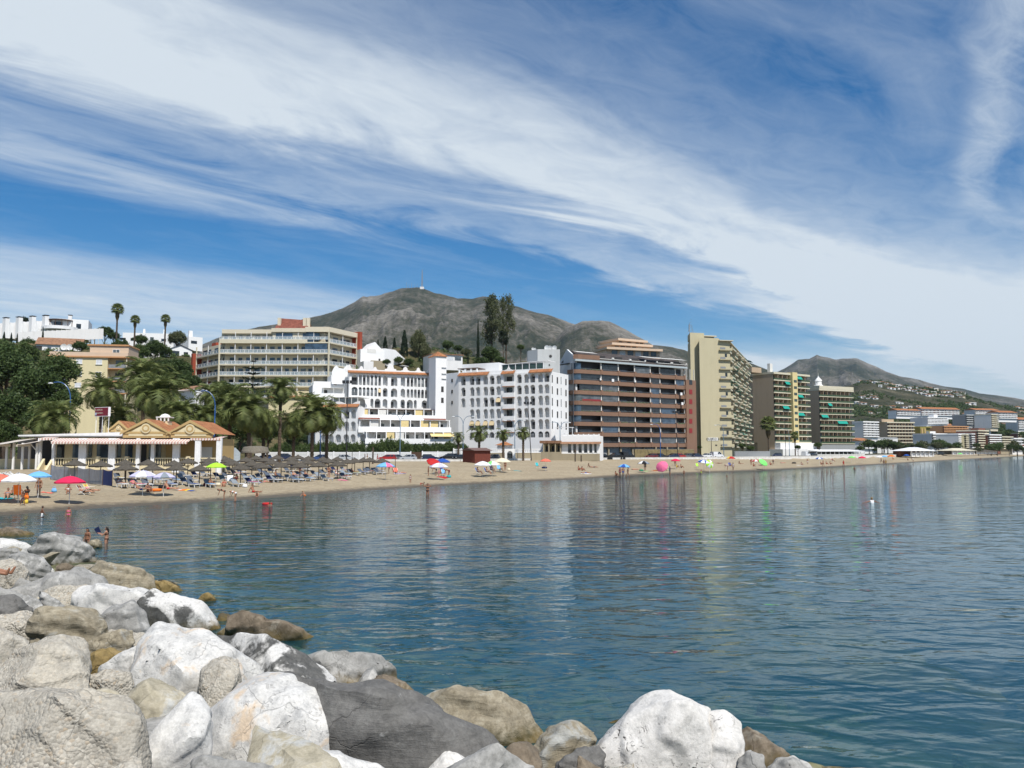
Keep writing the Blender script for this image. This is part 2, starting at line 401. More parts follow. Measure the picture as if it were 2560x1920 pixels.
def water():
 t = NT('sea_water');co = t.coord('World')
 sp = t.n('ShaderNodeSeparateXYZ');t.link(co,sp.inputs[0])
 w0 = t.noise(t.coord('World',(0.16,0.30,1),(0,0,R(-18))),1.0,2,0.5,0.5)
 w1 = t.noise(t.coord('World',(0.62,1.05,1),(0,0,R(-10))),1.0,2,0.45,0.6)
 w2 = t.noise(t.coord('World',(1.5,2.5,1),(0,0,R(14))),1.0,2,0.5,0.5)
 w3 = t.noise(t.coord('World',(5.5,7.5,1),(0,0,R(-25))),1.0,2,0.5,0.4)
 gust = t.ramp(t.noise(t.coord('World',(0.018,0.045,1),(0,0,R(-16))),1.0,3,0.55,0.4),[(0.36,0.45),(0.62,1.25)])
 h = t.math('ADD',t.math('MULTIPLY',w0,0.11),t.math('MULTIPLY',w1,0.08))
 h = t.math('ADD',h,t.math('MULTIPLY',t.math('MULTIPLY',w2,0.021),gust))
 h = t.math('ADD',h,t.math('MULTIPLY',t.math('MULTIPLY',w3,0.0045),gust))
 nrm = t.bump(h,1.0,1.0)
 fr = t.n('ShaderNodeFresnel');fr.inputs['IOR'].default_value = 1.333;t.link(nrm,fr.inputs['Normal'])
 gl = t.n('ShaderNodeBsdfGlossy');gl.inputs['Roughness'].default_value = 0.03;gl.inputs['Color'].default_value = (0.84,0.92,0.97,1);t.link(nrm,gl.inputs['Normal'])
 df = t.n('ShaderNodeBsdfDiffuse');df.inputs['Color'].default_value = (0.010,0.082,0.115,1)
 tr = t.n('ShaderNodeBsdfRefraction');tr.inputs['IOR'].default_value = 1.333;tr.inputs['Roughness'].default_value = 0.0;tr.inputs['Color'].default_value = (0.62,0.83,0.82,1);t.link(nrm,tr.inputs['Normal'])
 tp = t.n('ShaderNodeBsdfTransparent');tp.inputs['Color'].default_value = (0.62,0.84,0.82,1)
 m0 = t.n('ShaderNodeMixShader');m0.inputs[0].default_value = 0.38;t.link(tp.outputs[0],m0.inputs[1]);t.link(df.outputs[0],m0.inputs[2])
 m1 = t.n('ShaderNodeMixShader');t.link(fr.outputs[0],m1.inputs[0]);t.link(m0.outputs[0],m1.inputs[1]);t.link(gl.outputs[0],m1.inputs[2])
 t.link(m1.outputs[0],t.out.inputs[0]);return t.m
_defs['sea_water'] = water
def build_sea():
 mb = MB();mb.quad((-9000,-4000,0),(14000,-4000,0),(14000,14000,0),(-9000,14000,0))
 tag(mb.build('sea','sea_water'),kind='structure')
 g = np.concatenate([np.arange(-70,60,0.6)]);gy = np.concatenate([np.arange(0,62,0.6)])
 X,Y = np.meshgrid(g,gy);d = -bw_dist(X,Y);e = -shore_dist(X,Y)
 Z = -np.minimum(0.15 + 0.16*np.clip(d,-6,60),0.02 + 0.11*np.clip(e,0,60));Z = np.clip(Z,-5.2,0.6)
 Z = Z + (fbm(X*.7,Y*.7,4,44) - .5)*.9*sstep(14,2,d)
 Z = np.minimum(Z,np.where(e < 14,-0.25,2.0))
 o = mkobj('seabed',np_mesh('seabed',np.stack([X,Y,Z],-1).reshape(-1,3),grid_faces(len(gy),len(g))),'seabed');tag(o,kind='structure')
 mb = MB();mb.quad((-9000,-4000,-5.6),(14000,-4000,-5.6),(14000,14000,-5.6),(-9000,14000,-5.6));tag(mb.build('deep_seabed','seabed'),kind='structure')
def seabed():
 t = NT('seabed');co = t.coord('World')
 n = t.noise(co,0.9,5,0.6);n2 = t.noise(co,0.16,3,0.5)
 c = t.ramp(n,[(0.3,(0.02,0.026,0.016)),(0.5,(0.11,0.11,0.055)),(0.7,(0.30,0.28,0.16))])
 z = t.n('ShaderNodeSeparateXYZ');t.link(co,z.inputs[0]);c = t.mix(t.ramp(n2,[(0.42,0),(0.6,0.6)]),c,(0.03,0.045,0.035))
 c = t.mix(t.ramp(t.math('MULTIPLY',z.outputs[2],-.4),[(.25,0),(.85,1)]),c,(.008,.035,.045))  # light lost with depth is put into the bed colour as dark teal
 t.bsdf(c,0.9,0.1);return t.m
_defs['seabed'] = seabed
build_sea()
def ridge(name,pts,D0,D1,D2,seed,gul=0.16,z0=4.0,nu=640,nq=120,mat='mountain_scrub',crest=0.012):
 pts = np.array(pts,float);us = np.linspace(pts[0,0],pts[-1,0],nu);vsil = np.interp(us,pts[:,0],pts[:,1])
 q = np.concatenate([np.linspace(0,1,nq),1 + np.linspace(0,1,14)[1:]])
 zr = np.array([at(u,v,D1)[2] for u,v in zip(us,vsil)])
 rough = (fbm(us*.05,us*0 + 3.3,4,seed) - .5)*crest
 zr = zr*(1 + rough)
 U,Q = np.meshgrid(us,q)
 D = np.where(Q <= 1,D0 + (D1 - D0)*Q,D1 + (D2 - D1)*(Q - 1))
 X = (U - 1280)/F*D1*(0.35 + 0.65*D/D1)*1.0;X = (U - 1280)/F*D
 p = np.where(Q <= 1,np.clip(Q,0,1)**1.12,1 - (Q - 1)*.9)
 Z = z0 + (zr[None,:] - z0)*p
 wx = X + 120*(fbm(X*.004,D*.004,3,seed + 5) - .5);
 g = np.abs(fbm(wx*.0028,D*.0011,5,seed + 1) - .5)*2
 g2 = np.abs(fbm(wx*.009,D*.005,4,seed + 2) - .5)*2
 env = np.clip(np.sin(np.pi*np.clip(Q,0,1)),0,1)**.7*np.where(Q <= 1,1,0)
 g3 = np.abs(fbm(wx*.022,D*.012,3,seed + 3) - .5)*2
 Z = Z - (zr[None,:] - z0)*gul*(g*1.5 + g2*.55 + g3*.2 - 0.35)*env
 o = mkobj(name,np_mesh(name,np.stack([X,D + 0*X,Z],-1).reshape(-1,3),grid_faces(len(q),nu)),mat);tag(o,kind='structure');return o
def mountain_scrub():
 t = NT('mountain_scrub');co = t.coord('World')
 n1 = t.noise(co,0.0028,5,0.6,0.3);n2 = t.noise(co,0.018,6,0.7);n3 = t.noise(co,0.11,5,0.75)
 vo = t.voro(co,0.045)
 v = t.math('ADD',t.math('MULTIPLY',n1,0.62),t.math('ADD',t.math('MULTIPLY',n2,0.30),t.math('MULTIPLY',n3,0.34)))
 v = t.math('ADD',v,t.math('MULTIPLY',t.math('SUBTRACT',vo,0.5),0.10))
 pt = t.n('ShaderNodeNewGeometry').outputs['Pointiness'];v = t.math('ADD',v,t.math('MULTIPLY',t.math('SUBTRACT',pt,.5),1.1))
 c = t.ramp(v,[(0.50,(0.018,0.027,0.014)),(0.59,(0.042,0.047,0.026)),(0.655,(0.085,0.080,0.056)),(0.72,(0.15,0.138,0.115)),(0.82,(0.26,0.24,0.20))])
 t.bsdf(c,0.95,0.1,normal=t.bump(t.math('ADD',n2,t.math('MULTIPLY',n3,0.5)),1.0,16.0));return t.m
_defs['mountain_scrub'] = mountain_scrub
def hill_scrub():
 t = NT('hill_scrub');co = t.coord('World');n1 = t.noise(co,.02,5,.65);n2 = t.noise(co,.15,5,.7)
 t.bsdf(t.ramp(t.math('ADD',t.math('MULTIPLY',n1,.6),t.math('MULTIPLY',n2,.4)),[(.4,(.03,.036,.02)),(.52,(.07,.068,.042)),(.64,(.14,.125,.085))]),.95,.1,normal=t.bump(n2,.8,6));return t.m
_defs['hill_scrub'] = hill_scrub
RM = [(150,1000),(300,960),(480,870),(560,835),(640,817),(728,803),(822,782),(857,768),(883,754),(904,741),(913,743),(946,737),(979,728),(999,720),(1017,719),(1045,719),(1060,722),(1085,732),
      (1115,738),(1141,746),(1176,747),(1207,741),(1232,745),(1277,761),(1334,780),(1378,789),(1416,802),(1440,812),(1470,822),(1530,845),(1600,880),(1700,950),(1800,1010),(1960,1060)]
RM2 = [(1290,960),(1360,880),(1410,828),(1440,810),(1458,803),(1505,801),(1524,803),(1552,816),(1584,833),(1610,848),(1635,863),(1657,864),(1679,867),(1704,872),(1730,881),(1800,893),(1877,907),(1904,917),(1960,940),(2060,985),(2150,1040)]
RS = [(1780,1030),(1850,985),(1900,950),(1963,922),(1979,912),(2000,899),(2027,897),(2047,887),(2057,891),(2078,894),(2092,899),(2110,897),(2148,896),(2169,905),(2194,916),(2219,928),(2250,940),
      (2300,949),(2329,958),(2370,967),(2412,972),(2454,984),(2495,988),(2528,993),(2560,999),(2640,1015),(2760,1040)]
RV = [(1980,1050),(2060,1000),(2100,970),(2133,962),(2152,953),(2171,951),(2204,951),(2246,961),(2308,968),(2412,981),(2424,989),(2454,999),(2495,1010),(2560,1018),(2680,1040),(2800,1060)]
ridge('mountain',RM,1500,3700,5200,11)
ridge('mountain.001',RM2,1400,3100,4200,23,gul=0.14)
ridge('mountain.002',RS,3000,5600,7800,37,gul=0.16)
ridge('village_hill',RV,700,1350,2100,51,gul=0.05,z0=2,mat='hill_scrub',nu=260)
# ================================================================== plants
def leafmat(name,c1,c2,c3,scale=0.6,trans=0.35):
 def f():
  t = NT(name);n = t.noise(t.coord('World'),scale,4,0.65);n2 = t.noise(t.coord('World'),scale*9,2,0.6)
  col = t.ramp(n,[(0.3,c1),(0.52,c2),(0.75,c3)]);col = t.mix(1.0,col,t.ramp(n2,[(0.3,.7),(0.7,1.2)]),'MULTIPLY')
  b = t.n('ShaderNodeBsdfPrincipled');t.link(col,b.inputs['Base Color']);b.inputs['Roughness'].default_value = .55;b.inputs['Specular IOR Level'].default_value = .25
  tr = t.n('ShaderNodeBsdfTranslucent');t.link(col,tr.inputs['Color']);m = t.n('ShaderNodeMixShader');m.inputs[0].default_value = trans
  t.link(b.outputs[0],m.inputs[1]);t.link(tr.outputs[0],m.inputs[2]);t.link(m.outputs[0],t.out.inputs[0]);return t.m
 _defs[name] = f
leafmat('leaf_dark',(0.040,0.066,0.022),(0.071,0.109,0.034),(0.124,0.171,0.054));leafmat('leaf_mid',(0.053,0.085,0.027),(0.094,0.138,0.043),(0.150,0.194,0.062))
leafmat('leaf_olive',(0.068,0.087,0.036),(0.127,0.142,0.068),(0.194,0.202,0.105));leafmat('leaf_cypress',(0.016,0.029,0.016),(0.026,0.044,0.022),(0.042,0.065,0.031))
leafmat('leaf_palm',(0.105,0.140,0.045),(0.166,0.201,0.066),(0.297,0.297,0.109),1.2,.35);leafmat('leaf_dry',(0.16,0.11,0.05),(0.22,0.16,0.08),(0.27,0.2,0.1))
leafmat('leaf_pine',(0.02,0.035,0.016),(0.035,0.055,0.025),(0.06,0.08,0.035))
defflat('bark',(0.10,0.075,0.055),scale=6,var=.35,rough=.95);defflat('palm_bark',(0.115,0.085,0.06),scale=8,var=.45,rough=.95)
def crown_mesh(key,shape,nclump,per,leaf,clump_r,seed):
 """leaf faces in clumps spread through a unit crown volume; shape(rng)->point in about [-1,1]^3"""
 def f():
  g = np.random.default_rng(seed);P = []
  C = np.array([shape(g) for _ in range(nclump)]);
  cen = np.repeat(C,per,0) + g.normal(0,1,(nclump*per,3))*clump_r
  n = len(cen);a = g.normal(0,1,(n,3));a[:,2]*= .6;a/= np.linalg.norm(a,axis=1)[:,None]
  b = np.cross(a,g.normal(0,1,(n,3)));b/= np.linalg.norm(b,axis=1)[:,None] + 1e-9
  s = leaf*(0.6 + .8*g.random(n))[:,None];a = a*s;b = b*s*.55
  V = np.stack([cen - a,cen + b,cen + a,cen - b],1).reshape(-1,3);Q = np.arange(len(V)).reshape(-1,4)
  return np_mesh('crown',V,Q,smooth=False)
 return cached(('crown',key),f)
def sh_ball(flat=1.0,lump=0.35,core=.25):
 def f(g):
  while True:
   d = g.normal(0,1,3);d/= np.linalg.norm(d);r = (core + (1 - core)*g.random()**.45)
   l = 1 - lump*(0.5 + 0.5*math.sin(3.1*d[0] + 1.3)*math.sin(2.7*d[1] + .4)*math.cos(3.3*d[2]))
   p = d*r*l
   if d[2] < -.55 and g.random() < .7: continue
   p[2]*= flat;return p
 return f
def sh_cone(g):
 h = g.random()**.8;r = (1 - h)**.6*(.35 + .65*g.random()**.5)*(.9 if h > .12 else .6);t = g.random()*6.283
 return np.array([r*math.cos(t),r*math.sin(t),h*2 - 1])
def sh_euc(g):
 k = [(-.35,0,.55,.42),(.3,.1,.75,.36),(.0,-.1,.2,.5),(-.55,.1,-.05,.4),(.5,-.1,.15,.42),(.1,.1,-.35,.45),(-.2,0,.9,.25),(.45,0,-.3,.3)]
 c = k[g.integers(len(k))];d = g.normal(0,1,3);d/= np.linalg.norm(d);return np.array([c[0],c[1],c[2]]) + d*c[3]*g.random()**.5*np.array([1,1,.8])
CROWNS = {
 'round': lambda k: crown_mesh(('round',k),sh_ball(.8),300,26,.055,.075,100 + k),'low': lambda k: crown_mesh(('low',k),sh_ball(.62,.5),190,26,.065,.085,200 + k),
 'cypress': lambda k: crown_mesh(('cyp',k),sh_cone,260,20,.07,.05,300 + k),'euc': lambda k: crown_mesh(('euc',k),sh_euc,210,24,.045,.07,400 + k),'far': lambda k: crown_mesh(('far',k),sh_ball(.75,.5),70,14,.12,.12,500 + k)}
def trunk_mesh(k=0):
 def f():
  g = random.Random(k);mb = MB();pts = [(0,0,0),(.02,.01,.3),(-.015,.02,.6),(.01,0,1.0)];mb.tube(pts,[.06,.045,.036,.02],8)
  for i in range(6):
   t = i*1.05 + g.random();z = .45 + .08*i;mb.tube([(0,0,z),(.2*math.cos(t),.2*math.sin(t),min(.86,z + .15)),(.36*math.cos(t),.36*math.sin(t),min(.97,z + .28))],[.022,.014,.006],5)
  return mb.mesh('trunk',True)
 return cached(('trunk',k),f)
_tk = [0]
def tree(name,label,pos,rx,rz,kind='round',mat='leaf_mid',trunk_h=None,cat='tree',group=None,ry=None):
 """pos = ground point; crown half-sizes rx (horizontal) and rz (vertical)"""
 _tk[0] += 1;k = _tk[0] % 3
 th = trunk_h if trunk_h is not None else rz*.7
 o = empty(name,pos,random.Random(_tk[0]).random()*6.28,label,cat,group)
 c = mkobj('crown',crown_copy(kind,k,mat),None,o,(0,0,th + rz*(.8 if kind != 'cypress' else 1.0)));c.scale = (rx,ry or rx,rz)
 t = mkobj('trunk',trunk_mesh(k),'bark',o,(0,0,-.3));H = th + rz*(1.0 if kind != 'cypress' else .6);w_ = min(H*.8,rx*1.5)*(.3 if kind == 'cypress' else 1);t.scale = (w_,w_,H)
 return o
def crown_copy(kind,k,mat):
 def f():
  m = CROWNS[kind](k).copy();m.materials.clear();m.materials.append(M(mat));return m
 return cached(('crowncopy',kind,k,mat),f)
def tree_px(name,label,u,v,r_px,d,rz_px=None,**kw):
 """crown centre at photo pixel (u,v), radius in pixels, standing at depth d on the ground"""
 c = at(u,v,d);rx = r_px*d/F;rz = (rz_px or r_px)*d/F;g = gz(c[0],d) if c[1] > 40 else 0
 f = .8 if kw.get('kind') != 'cypress' else 1.0
 th = max(0.15,c[2] - g - rz*f)
 if kw.get('cat') == 'shrub': rz = max(rz,(c[2] + rz*.6 - g)/1.35);th = -.15*rz
 return tree(name,label,(c[0],d,g),rx,rz,trunk_h=th,**kw)
def frond_mesh(k,L=1.0,droop=1.0):
 def f():
  g = random.Random(k);mb = MB();n = 11;pts = []
  x = z = 0.0;a = R(62 - 20*droop)
  for i in range(n + 1):
   pts.append((x,0,z));x += math.cos(a)*L/n;z += math.sin(a)*L/n;a -= R(9 + 3.4*droop)*(0.6 + 0.9*i/n)
  for i in range(n):
   mb.cyl(pts[i],pts[i + 1],.014*(1 - .7*i/n),.014*(1 - .7*(i + 1)/n),4,False)
  m = 24
  for i in range(2,m):
   t = i/m;q = t*n;j = min(int(q),n - 1);w = q - j;p = [pts[j][c]*(1 - w) + pts[j + 1][c]*w for c in range(3)]
   dx,dz = pts[j + 1][0] - pts[j][0],pts[j + 1][2] - pts[j][2];dl = math.hypot(dx,dz);dx/= dl;dz/= dl
   ll = .27*math.sin(math.pi*(0.12 + .86*t))**.7*(.85 + .3*g.random())
   for sd in (-1,1):
    ty = sd*.80;tx = .52;tz = .12 - .34*g.random()
    e = (p[0] + ll*(tx*dx + tz*-dz),p[1] + ll*ty,p[2] + ll*(tx*dz) + ll*tz);h = .020
    mb.add([(p[0] - dx*h,p[1],p[2] - dz*h),(p[0] + dx*h,p[1],p[2] + dz*h),(e[0] + dx*.008,e[1],e[2] + dz*.008),(e[0] - .004,e[1],e[2] - .012)],[(0,1,2,3)])
  return mb.mesh('frond')
 return cached(('frond',k,droop),f)
def palm_trunk(H,r):
 def f():
  mb = MB();prof = [];n = max(4,int(H/.28))
  for i in range(n): z = H*i/n;prof += [(r*(1.12 if i % 2 else .96),z),(r*(.96 if i % 2 else 1.08),z + H/n*.6)]
  prof += [(r*1.5,H),(r*1.7,H + r*1.6),(r*.8,H + r*2.6)];mb.lathe(prof,n=10);return mb.mesh('trunk',True)
 return cached(('ptrunk',round(H,1),round(r,2)),f)
_pk = [0]
def palm(label,pos,H,R_,nf=54,group='date palms behind the beach',full=True):
 _pk[0] += 1;g = random.Random(50 + _pk[0]);o = empty('date_palm',pos,g.random()*6.28,label,'palm',group)
 mkobj('trunk',palm_trunk(round(H,1),round(.26 + .012*R_,2)),'palm_bark',o)
 for i in range(nf):
  t = i/nf;el = R(78 - 108*t**.85 + g.uniform(-7,7));az = i*2.39996 + g.uniform(-.2,.2);dr = (0.6,1.0,1.35)[min(2,int(t*3))]
  fr = mkobj('frond',frond_mesh(g.randint(0,2),1.0,dr),'leaf_palm',o,(0,0,H + .35));s = R_*g.uniform(1.0,1.3)*(1.15 if t < .6 else 1.0)
  fr.scale = (s,s,s);fr.rotation_euler = (0,R(42) - el,az)
 if full:
  for i in range(10):
   fr = mkobj('dry_frond',cached(('dryf',i % 2),lambda: frond_mesh(i % 2,1.0,1.35).copy()),None,o,(0,0,H - .1))
   if not fr.data.materials or fr.data.materials[0].name != 'leaf_dry': fr.data.materials.clear();fr.data.materials.append(M('leaf_dry'))
   s = R_*.62;fr.scale = (s,s,s);fr.rotation_euler = (0,R(42) + R(50 + g.random()*20),i*.63 + g.random()*.3)
 return o
def palm_px(label,u,v,r_px,d,**kw):
 c = at(u,v,d);g = gz(c[0],d);return palm(label,(c[0],d,g - .1),max(.8,c[2] - g - .3),r_px*d/F*1.0,**kw)
def fan_mesh():
 def f():
  mb = MB();n = 15
  mb.cyl((0,0,0),(.5,0,.05),.02,.012,4,False)
  for i in range(n):
   a = R(-100 + 200*i/(n - 1));p = (.5,0,.05);e = (.5 + .5*math.cos(a),.5*math.sin(a),.05 - .16*abs(math.sin(a)) - .08);m = (.5 + .3*math.cos(a),.3*math.sin(a),.06);w = (-.045*math.sin(a),.045*math.cos(a))
   mb.add([p,(m[0] - w[0],m[1] - w[1],m[2]),e,(m[0] + w[0],m[1] + w[1],m[2])],[(0,1,2,3)])
  return mb.mesh('frond')
 return cached('fan',f)
def fan_palm(label,pos,H,R_,group='tall fan palms',nf=30):
 g = random.Random(int(H*100));o = empty('fan_palm',pos,0,label,'palm',group);mkobj('trunk',palm_trunk(round(H,1),round(.2 + .006*H,2)),'palm_bark',o)
 for i in range(nf):
  t = i/nf;el = R(80 - 125*t);fr = mkobj('frond',fan_mesh(),'leaf_palm',o,(0,0,H + .3));fr.scale = (R_,)*3;fr.rotation_euler = (0,-el,i*2.4)
 mkobj('dead_skirt',MB().lathe([(.13*R_,-1.3*R_),(.26*R_,-.8*R_),(.24*R_,-.2*R_),(.15*R_,.2)],(0,0,H),n=9).mesh('dead_skirt'),'leaf_dry',o);return o
def fan_px(label,u,v,r_px,d,**kw):
 c = at(u,v,d);g = gz(c[0],d);return fan_palm(label,(c[0],d,g - .2),max(1,c[2] - g),r_px*d/F*1.35,**kw)
# ================================================================== building kit
wall_mat('white_wall',(0.80,0.80,0.79),amt=0.10);wall_mat('white_old',(0.74,0.73,0.71),amt=0.25);wall_mat('hotel_cream',(0.62,0.56,0.43),amt=0.12);wall_mat('cream_wall',(0.66,0.58,0.36),amt=0.12)
wall_mat('peach_wall',(0.60,0.46,0.34),amt=0.15);wall_mat('tower_cream',(0.50,0.45,0.30),amt=0.18);wall_mat('tan_wall',(0.46,0.35,0.24),amt=0.2);wall_mat('brown_wall',(0.225,0.135,0.092),amt=0.25)
wall_mat('concrete',(0.47,0.48,0.47),amt=0.35);wall_mat('grey_white',(0.62,0.63,0.63),amt=0.2);wall_mat('ochre_wall',(0.47,0.33,0.15),amt=0.2);wall_mat('butter_wall',(0.66,0.57,0.37),amt=0.2)
wall_mat('olive_wall',(0.30,0.26,0.07),amt=0.15);wall_mat('brick_wall',(0.20,0.085,0.06),amt=0.2);wall_mat('stone_wall',(0.34,0.29,0.20),amt=0.4);wall_mat('red_panel',(0.30,0.065,0.035),amt=0.2)
wall_mat('orange_wall',(0.50,0.27,0.13),amt=0.15);wall_mat('grey_wall',(0.30,0.31,0.31),amt=0.2);wall_mat('yellow_col',(0.66,0.55,0.28),amt=0.1)
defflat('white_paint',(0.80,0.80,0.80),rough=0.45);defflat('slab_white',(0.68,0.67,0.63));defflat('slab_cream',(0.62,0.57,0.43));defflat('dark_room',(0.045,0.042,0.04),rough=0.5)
defflat('shutter_white',(0.62,0.64,0.66));defflat('shutter_red',(0.26,0.03,0.035));defflat('dark_metal',(0.03,0.03,0.033),rough=0.4);defflat('rail_grey',(0.25,0.26,0.27),rough=0.4)
defflat('awning_yellow',(0.70,0.56,0.27));defflat('awning_green',(0.010,0.30,0.23));defflat('wood_dark',(0.09,0.05,0.03));defflat('dish_white',(0.75,0.75,0.73),rough=0.4)
defflat('thatch',(0.10,0.088,0.07),scale=7,var=.35,rough=.95);defflat('green_rail',(0.05,0.085,0.045));defflat('blue_awning',(0.03,0.10,0.34));defflat('gutter_grey',(0.40,0.46,0.48));defflat('roof_slate',(0.075,0.062,0.056),scale=1.0,var=0.3)
def tile_roof(name,base):
 def f():
  t = NT(name);co = t.coord('Object');n = t.noise(co,1.2,5,0.6);n2 = t.noise(co,9,3,0.6)
  wv = t.n('ShaderNodeTexWave');wv.bands_direction = 'X';t.link(co,wv.inputs[0]);wv.inputs['Scale'].default_value = 1.3;wv.inputs['Distortion'].default_value = 0.3
  c = t.ramp(n,[(0.3,tuple(a*.62 for a in base)),(0.55,base),(0.8,tuple(min(1,a*1.35) for a in base))])
  c = t.mix(1.0,c,t.ramp(n2,[(0.3,.72),(0.7,1.12)]),'MULTIPLY');c = t.mix(1.0,c,t.ramp(wv.outputs['Fac'],[(0.1,.66),(0.6,1.05)]),'MULTIPLY')
  t.bsdf(c,0.85,0.2,normal=t.bump(wv.outputs['Fac'],0.7,0.08));return t.m
 _defs[name] = f
tile_roof('tiles',(0.46,0.20,0.09));tile_roof('tiles_red',(0.27,0.095,0.065));tile_roof('tiles_old',(0.36,0.20,0.12))
def glass(name,col,rough=0.06):
 def f():
  t = NT(name);n = t.noise(t.coord('World'),0.8,3,0.5)
  t.bsdf(t.mix(1.0,col,t.ramp(n,[(0.3,.55),(0.7,1.3)]),'MULTIPLY'),rough,0.6);return t.m
 _defs[name] = f
glass('glass_dark',(0.022,0.028,0.034));glass('glass_blue',(0.05,0.085,0.13));glass('glass_grey',(0.10,0.115,0.125));glass('glass_green',(0.035,0.06,0.05))
def stripes(name,c1,c2,scale,axis='X',kind='Object'):
 def f():
  t = NT(name);wv = t.n('ShaderNodeTexWave');wv.bands_direction = axis;t.link(t.coord(kind),wv.inputs[0]);wv.inputs['Scale'].default_value = scale
  t.bsdf(t.ramp(wv.outputs['Fac'],[(0.58,c1),(0.66,c2)]),0.85,0.1);return t.m
 _defs[name] = f
stripes('awning_stripe_red',(0.66,0.60,0.54),(0.46,0.24,0.20),.8);stripes('awning_stripe_yellow',(0.72,0.62,0.42),(0.45,0.30,0.12),1.6)
class Fac:
 """vertical plane through A and B (plan points, A left); local x along it, y into the building, z up"""
 def __init__(s,uA,dA,uB,dB):
  s.A = at(uA,1125,dA)[:2];s.B = at(uB,1125,dB)[:2];d = s.B - s.A;s.L = float(np.hypot(*d));s.rz = math.atan2(d[1],d[0]);s.X = d/s.L;s.N = np.array([-s.X[1],s.X[0]])
 def uv(s,u,v,off=0.0):
  o = s.A + s.N*off;r = ray(u,v);D = r[:2]
  k = float(np.dot(o,s.N)/np.dot(D,s.N));p = D*k
  return float(np.dot(p - s.A,s.X)),CAMZ + r[2]*k
 def root(s,name,label,cat='building',group=None,z=0.0): return empty(name,(s.A[0],s.A[1],z),s.rz,label,cat,group)
 def loc(s,x,y): p = s.A + s.X*x + s.N*y;return p
def arch_outline(w,h,seg=8):
 r = w/2;rz = min(r*1.05,h*.8);pts = [(-r,0),(-r,h - rz)]
 for i in range(1,seg): t = math.pi - math.pi*i/seg;pts.append((r*math.cos(t),h - rz + rz*math.sin(t)))
 return pts + [(r,h - rz),(r,0)]
def niche_mesh(w,h,dep,arched=True,seg=8):
 w = round(w,2);h = round(h,2)
 def f():
  mb = MB();o = arch_outline(w,h,seg) if arched else [(-w/2,0),(-w/2,h),(w/2,h),(w/2,0)];n = len(o)
  mb.add([(x,0,z) for x,z in o] + [(x,dep,z) for x,z in o],[(i,i + 1,n + i + 1,n + i) for i in range(n - 1)] + [(n - 1,0,n,2*n - 1)] + [tuple(range(n,2*n))])
  return mb.mesh('loggia')
 return cached(('niche',w,h,dep,arched),f)
def box_mesh(name,x0,x1,y0,y1,z0,z1):
 k = (name,) + tuple(round(a,2) for a in (x0,x1,y0,y1,z0,z1))
 return cached(('box',) + k,lambda: MB().box(*k[1:]).mesh(name))
def rail_mesh(w,h=0.95,n=6):
 w = round(w,2)
 def f():
  mb = MB();mb.box(-w/2,w/2,0.03,0.08,h - .05,h)
  mb.box(-w/2,w/2,0.03,0.06,0.08,0.12);mb.box(-w/2,w/2,0.03,0.06,h*.5,h*.5 + .04)
  for i in range(n + 1): x = -w/2 + w*i/n;mb.box(x - .015,x + .015,0.035,0.065,0,h)
  return mb.mesh('railing')
 return cached(('rail',w,h,n),f)
def wall_with_holes(mb,x0,x1,z0,z1,holes,seg=8):
 """front sheet at y=0 with openings (hx0,hx1,hz0,hz1,arched)"""
 xs = sorted({x0,x1,*[h[0] for h in holes],*[h[1] for h in holes]});zs = sorted({z0,z1,*[h[2] for h in holes],*[h[3] for h in holes]})
 for i in range(len(xs) - 1):
  for j in range(len(zs) - 1):
   cx,cz = (xs[i] + xs[i + 1])/2,(zs[j] + zs[j + 1])/2
   if cx < x0 or cx > x1 or cz < z0 or cz > z1: continue
   if any(h[0] < cx < h[1] and h[2] < cz < h[3] for h in holes): continue
   mb.quad((xs[i],0,zs[j]),(xs[i + 1],0,zs[j]),(xs[i + 1],0,zs[j + 1]),(xs[i],0,zs[j + 1]))
 for h in holes:
  if len(h) > 4 and h[4]:
   c = (h[0] + h[1])/2;o = [(c + x,h[2] + z) for x,z in arch_outline(round(h[1] - h[0],2),round(h[3] - h[2],2),seg)];m = len(o)//2
   for part,cor in ((o[1:m + 1] if len(o) % 2 else o[1:m + 1],(h[0],h[3])),(o[m:-1],(h[1],h[3]))):
    for a,b in zip(part[:-1],part[1:]): mb.add([(cor[0],0,cor[1]),(a[0],0,a[1]),(b[0],0,b[1])],[(0,1,2)])
 return mb
def body(mb,x0,x1,y0,y1,z0,z1):
 mb.add([(x0,y0,z0),(x1,y0,z0),(x1,y1,z0),(x0,y1,z0),(x0,y0,z1),(x1,y0,z1),(x1,y1,z1),(x0,y1,z1)],[(4,5,6,7),(1,2,6,5),(2,3,7,6),(3,0,4,7)]);return mb
RG = random.Random(11)
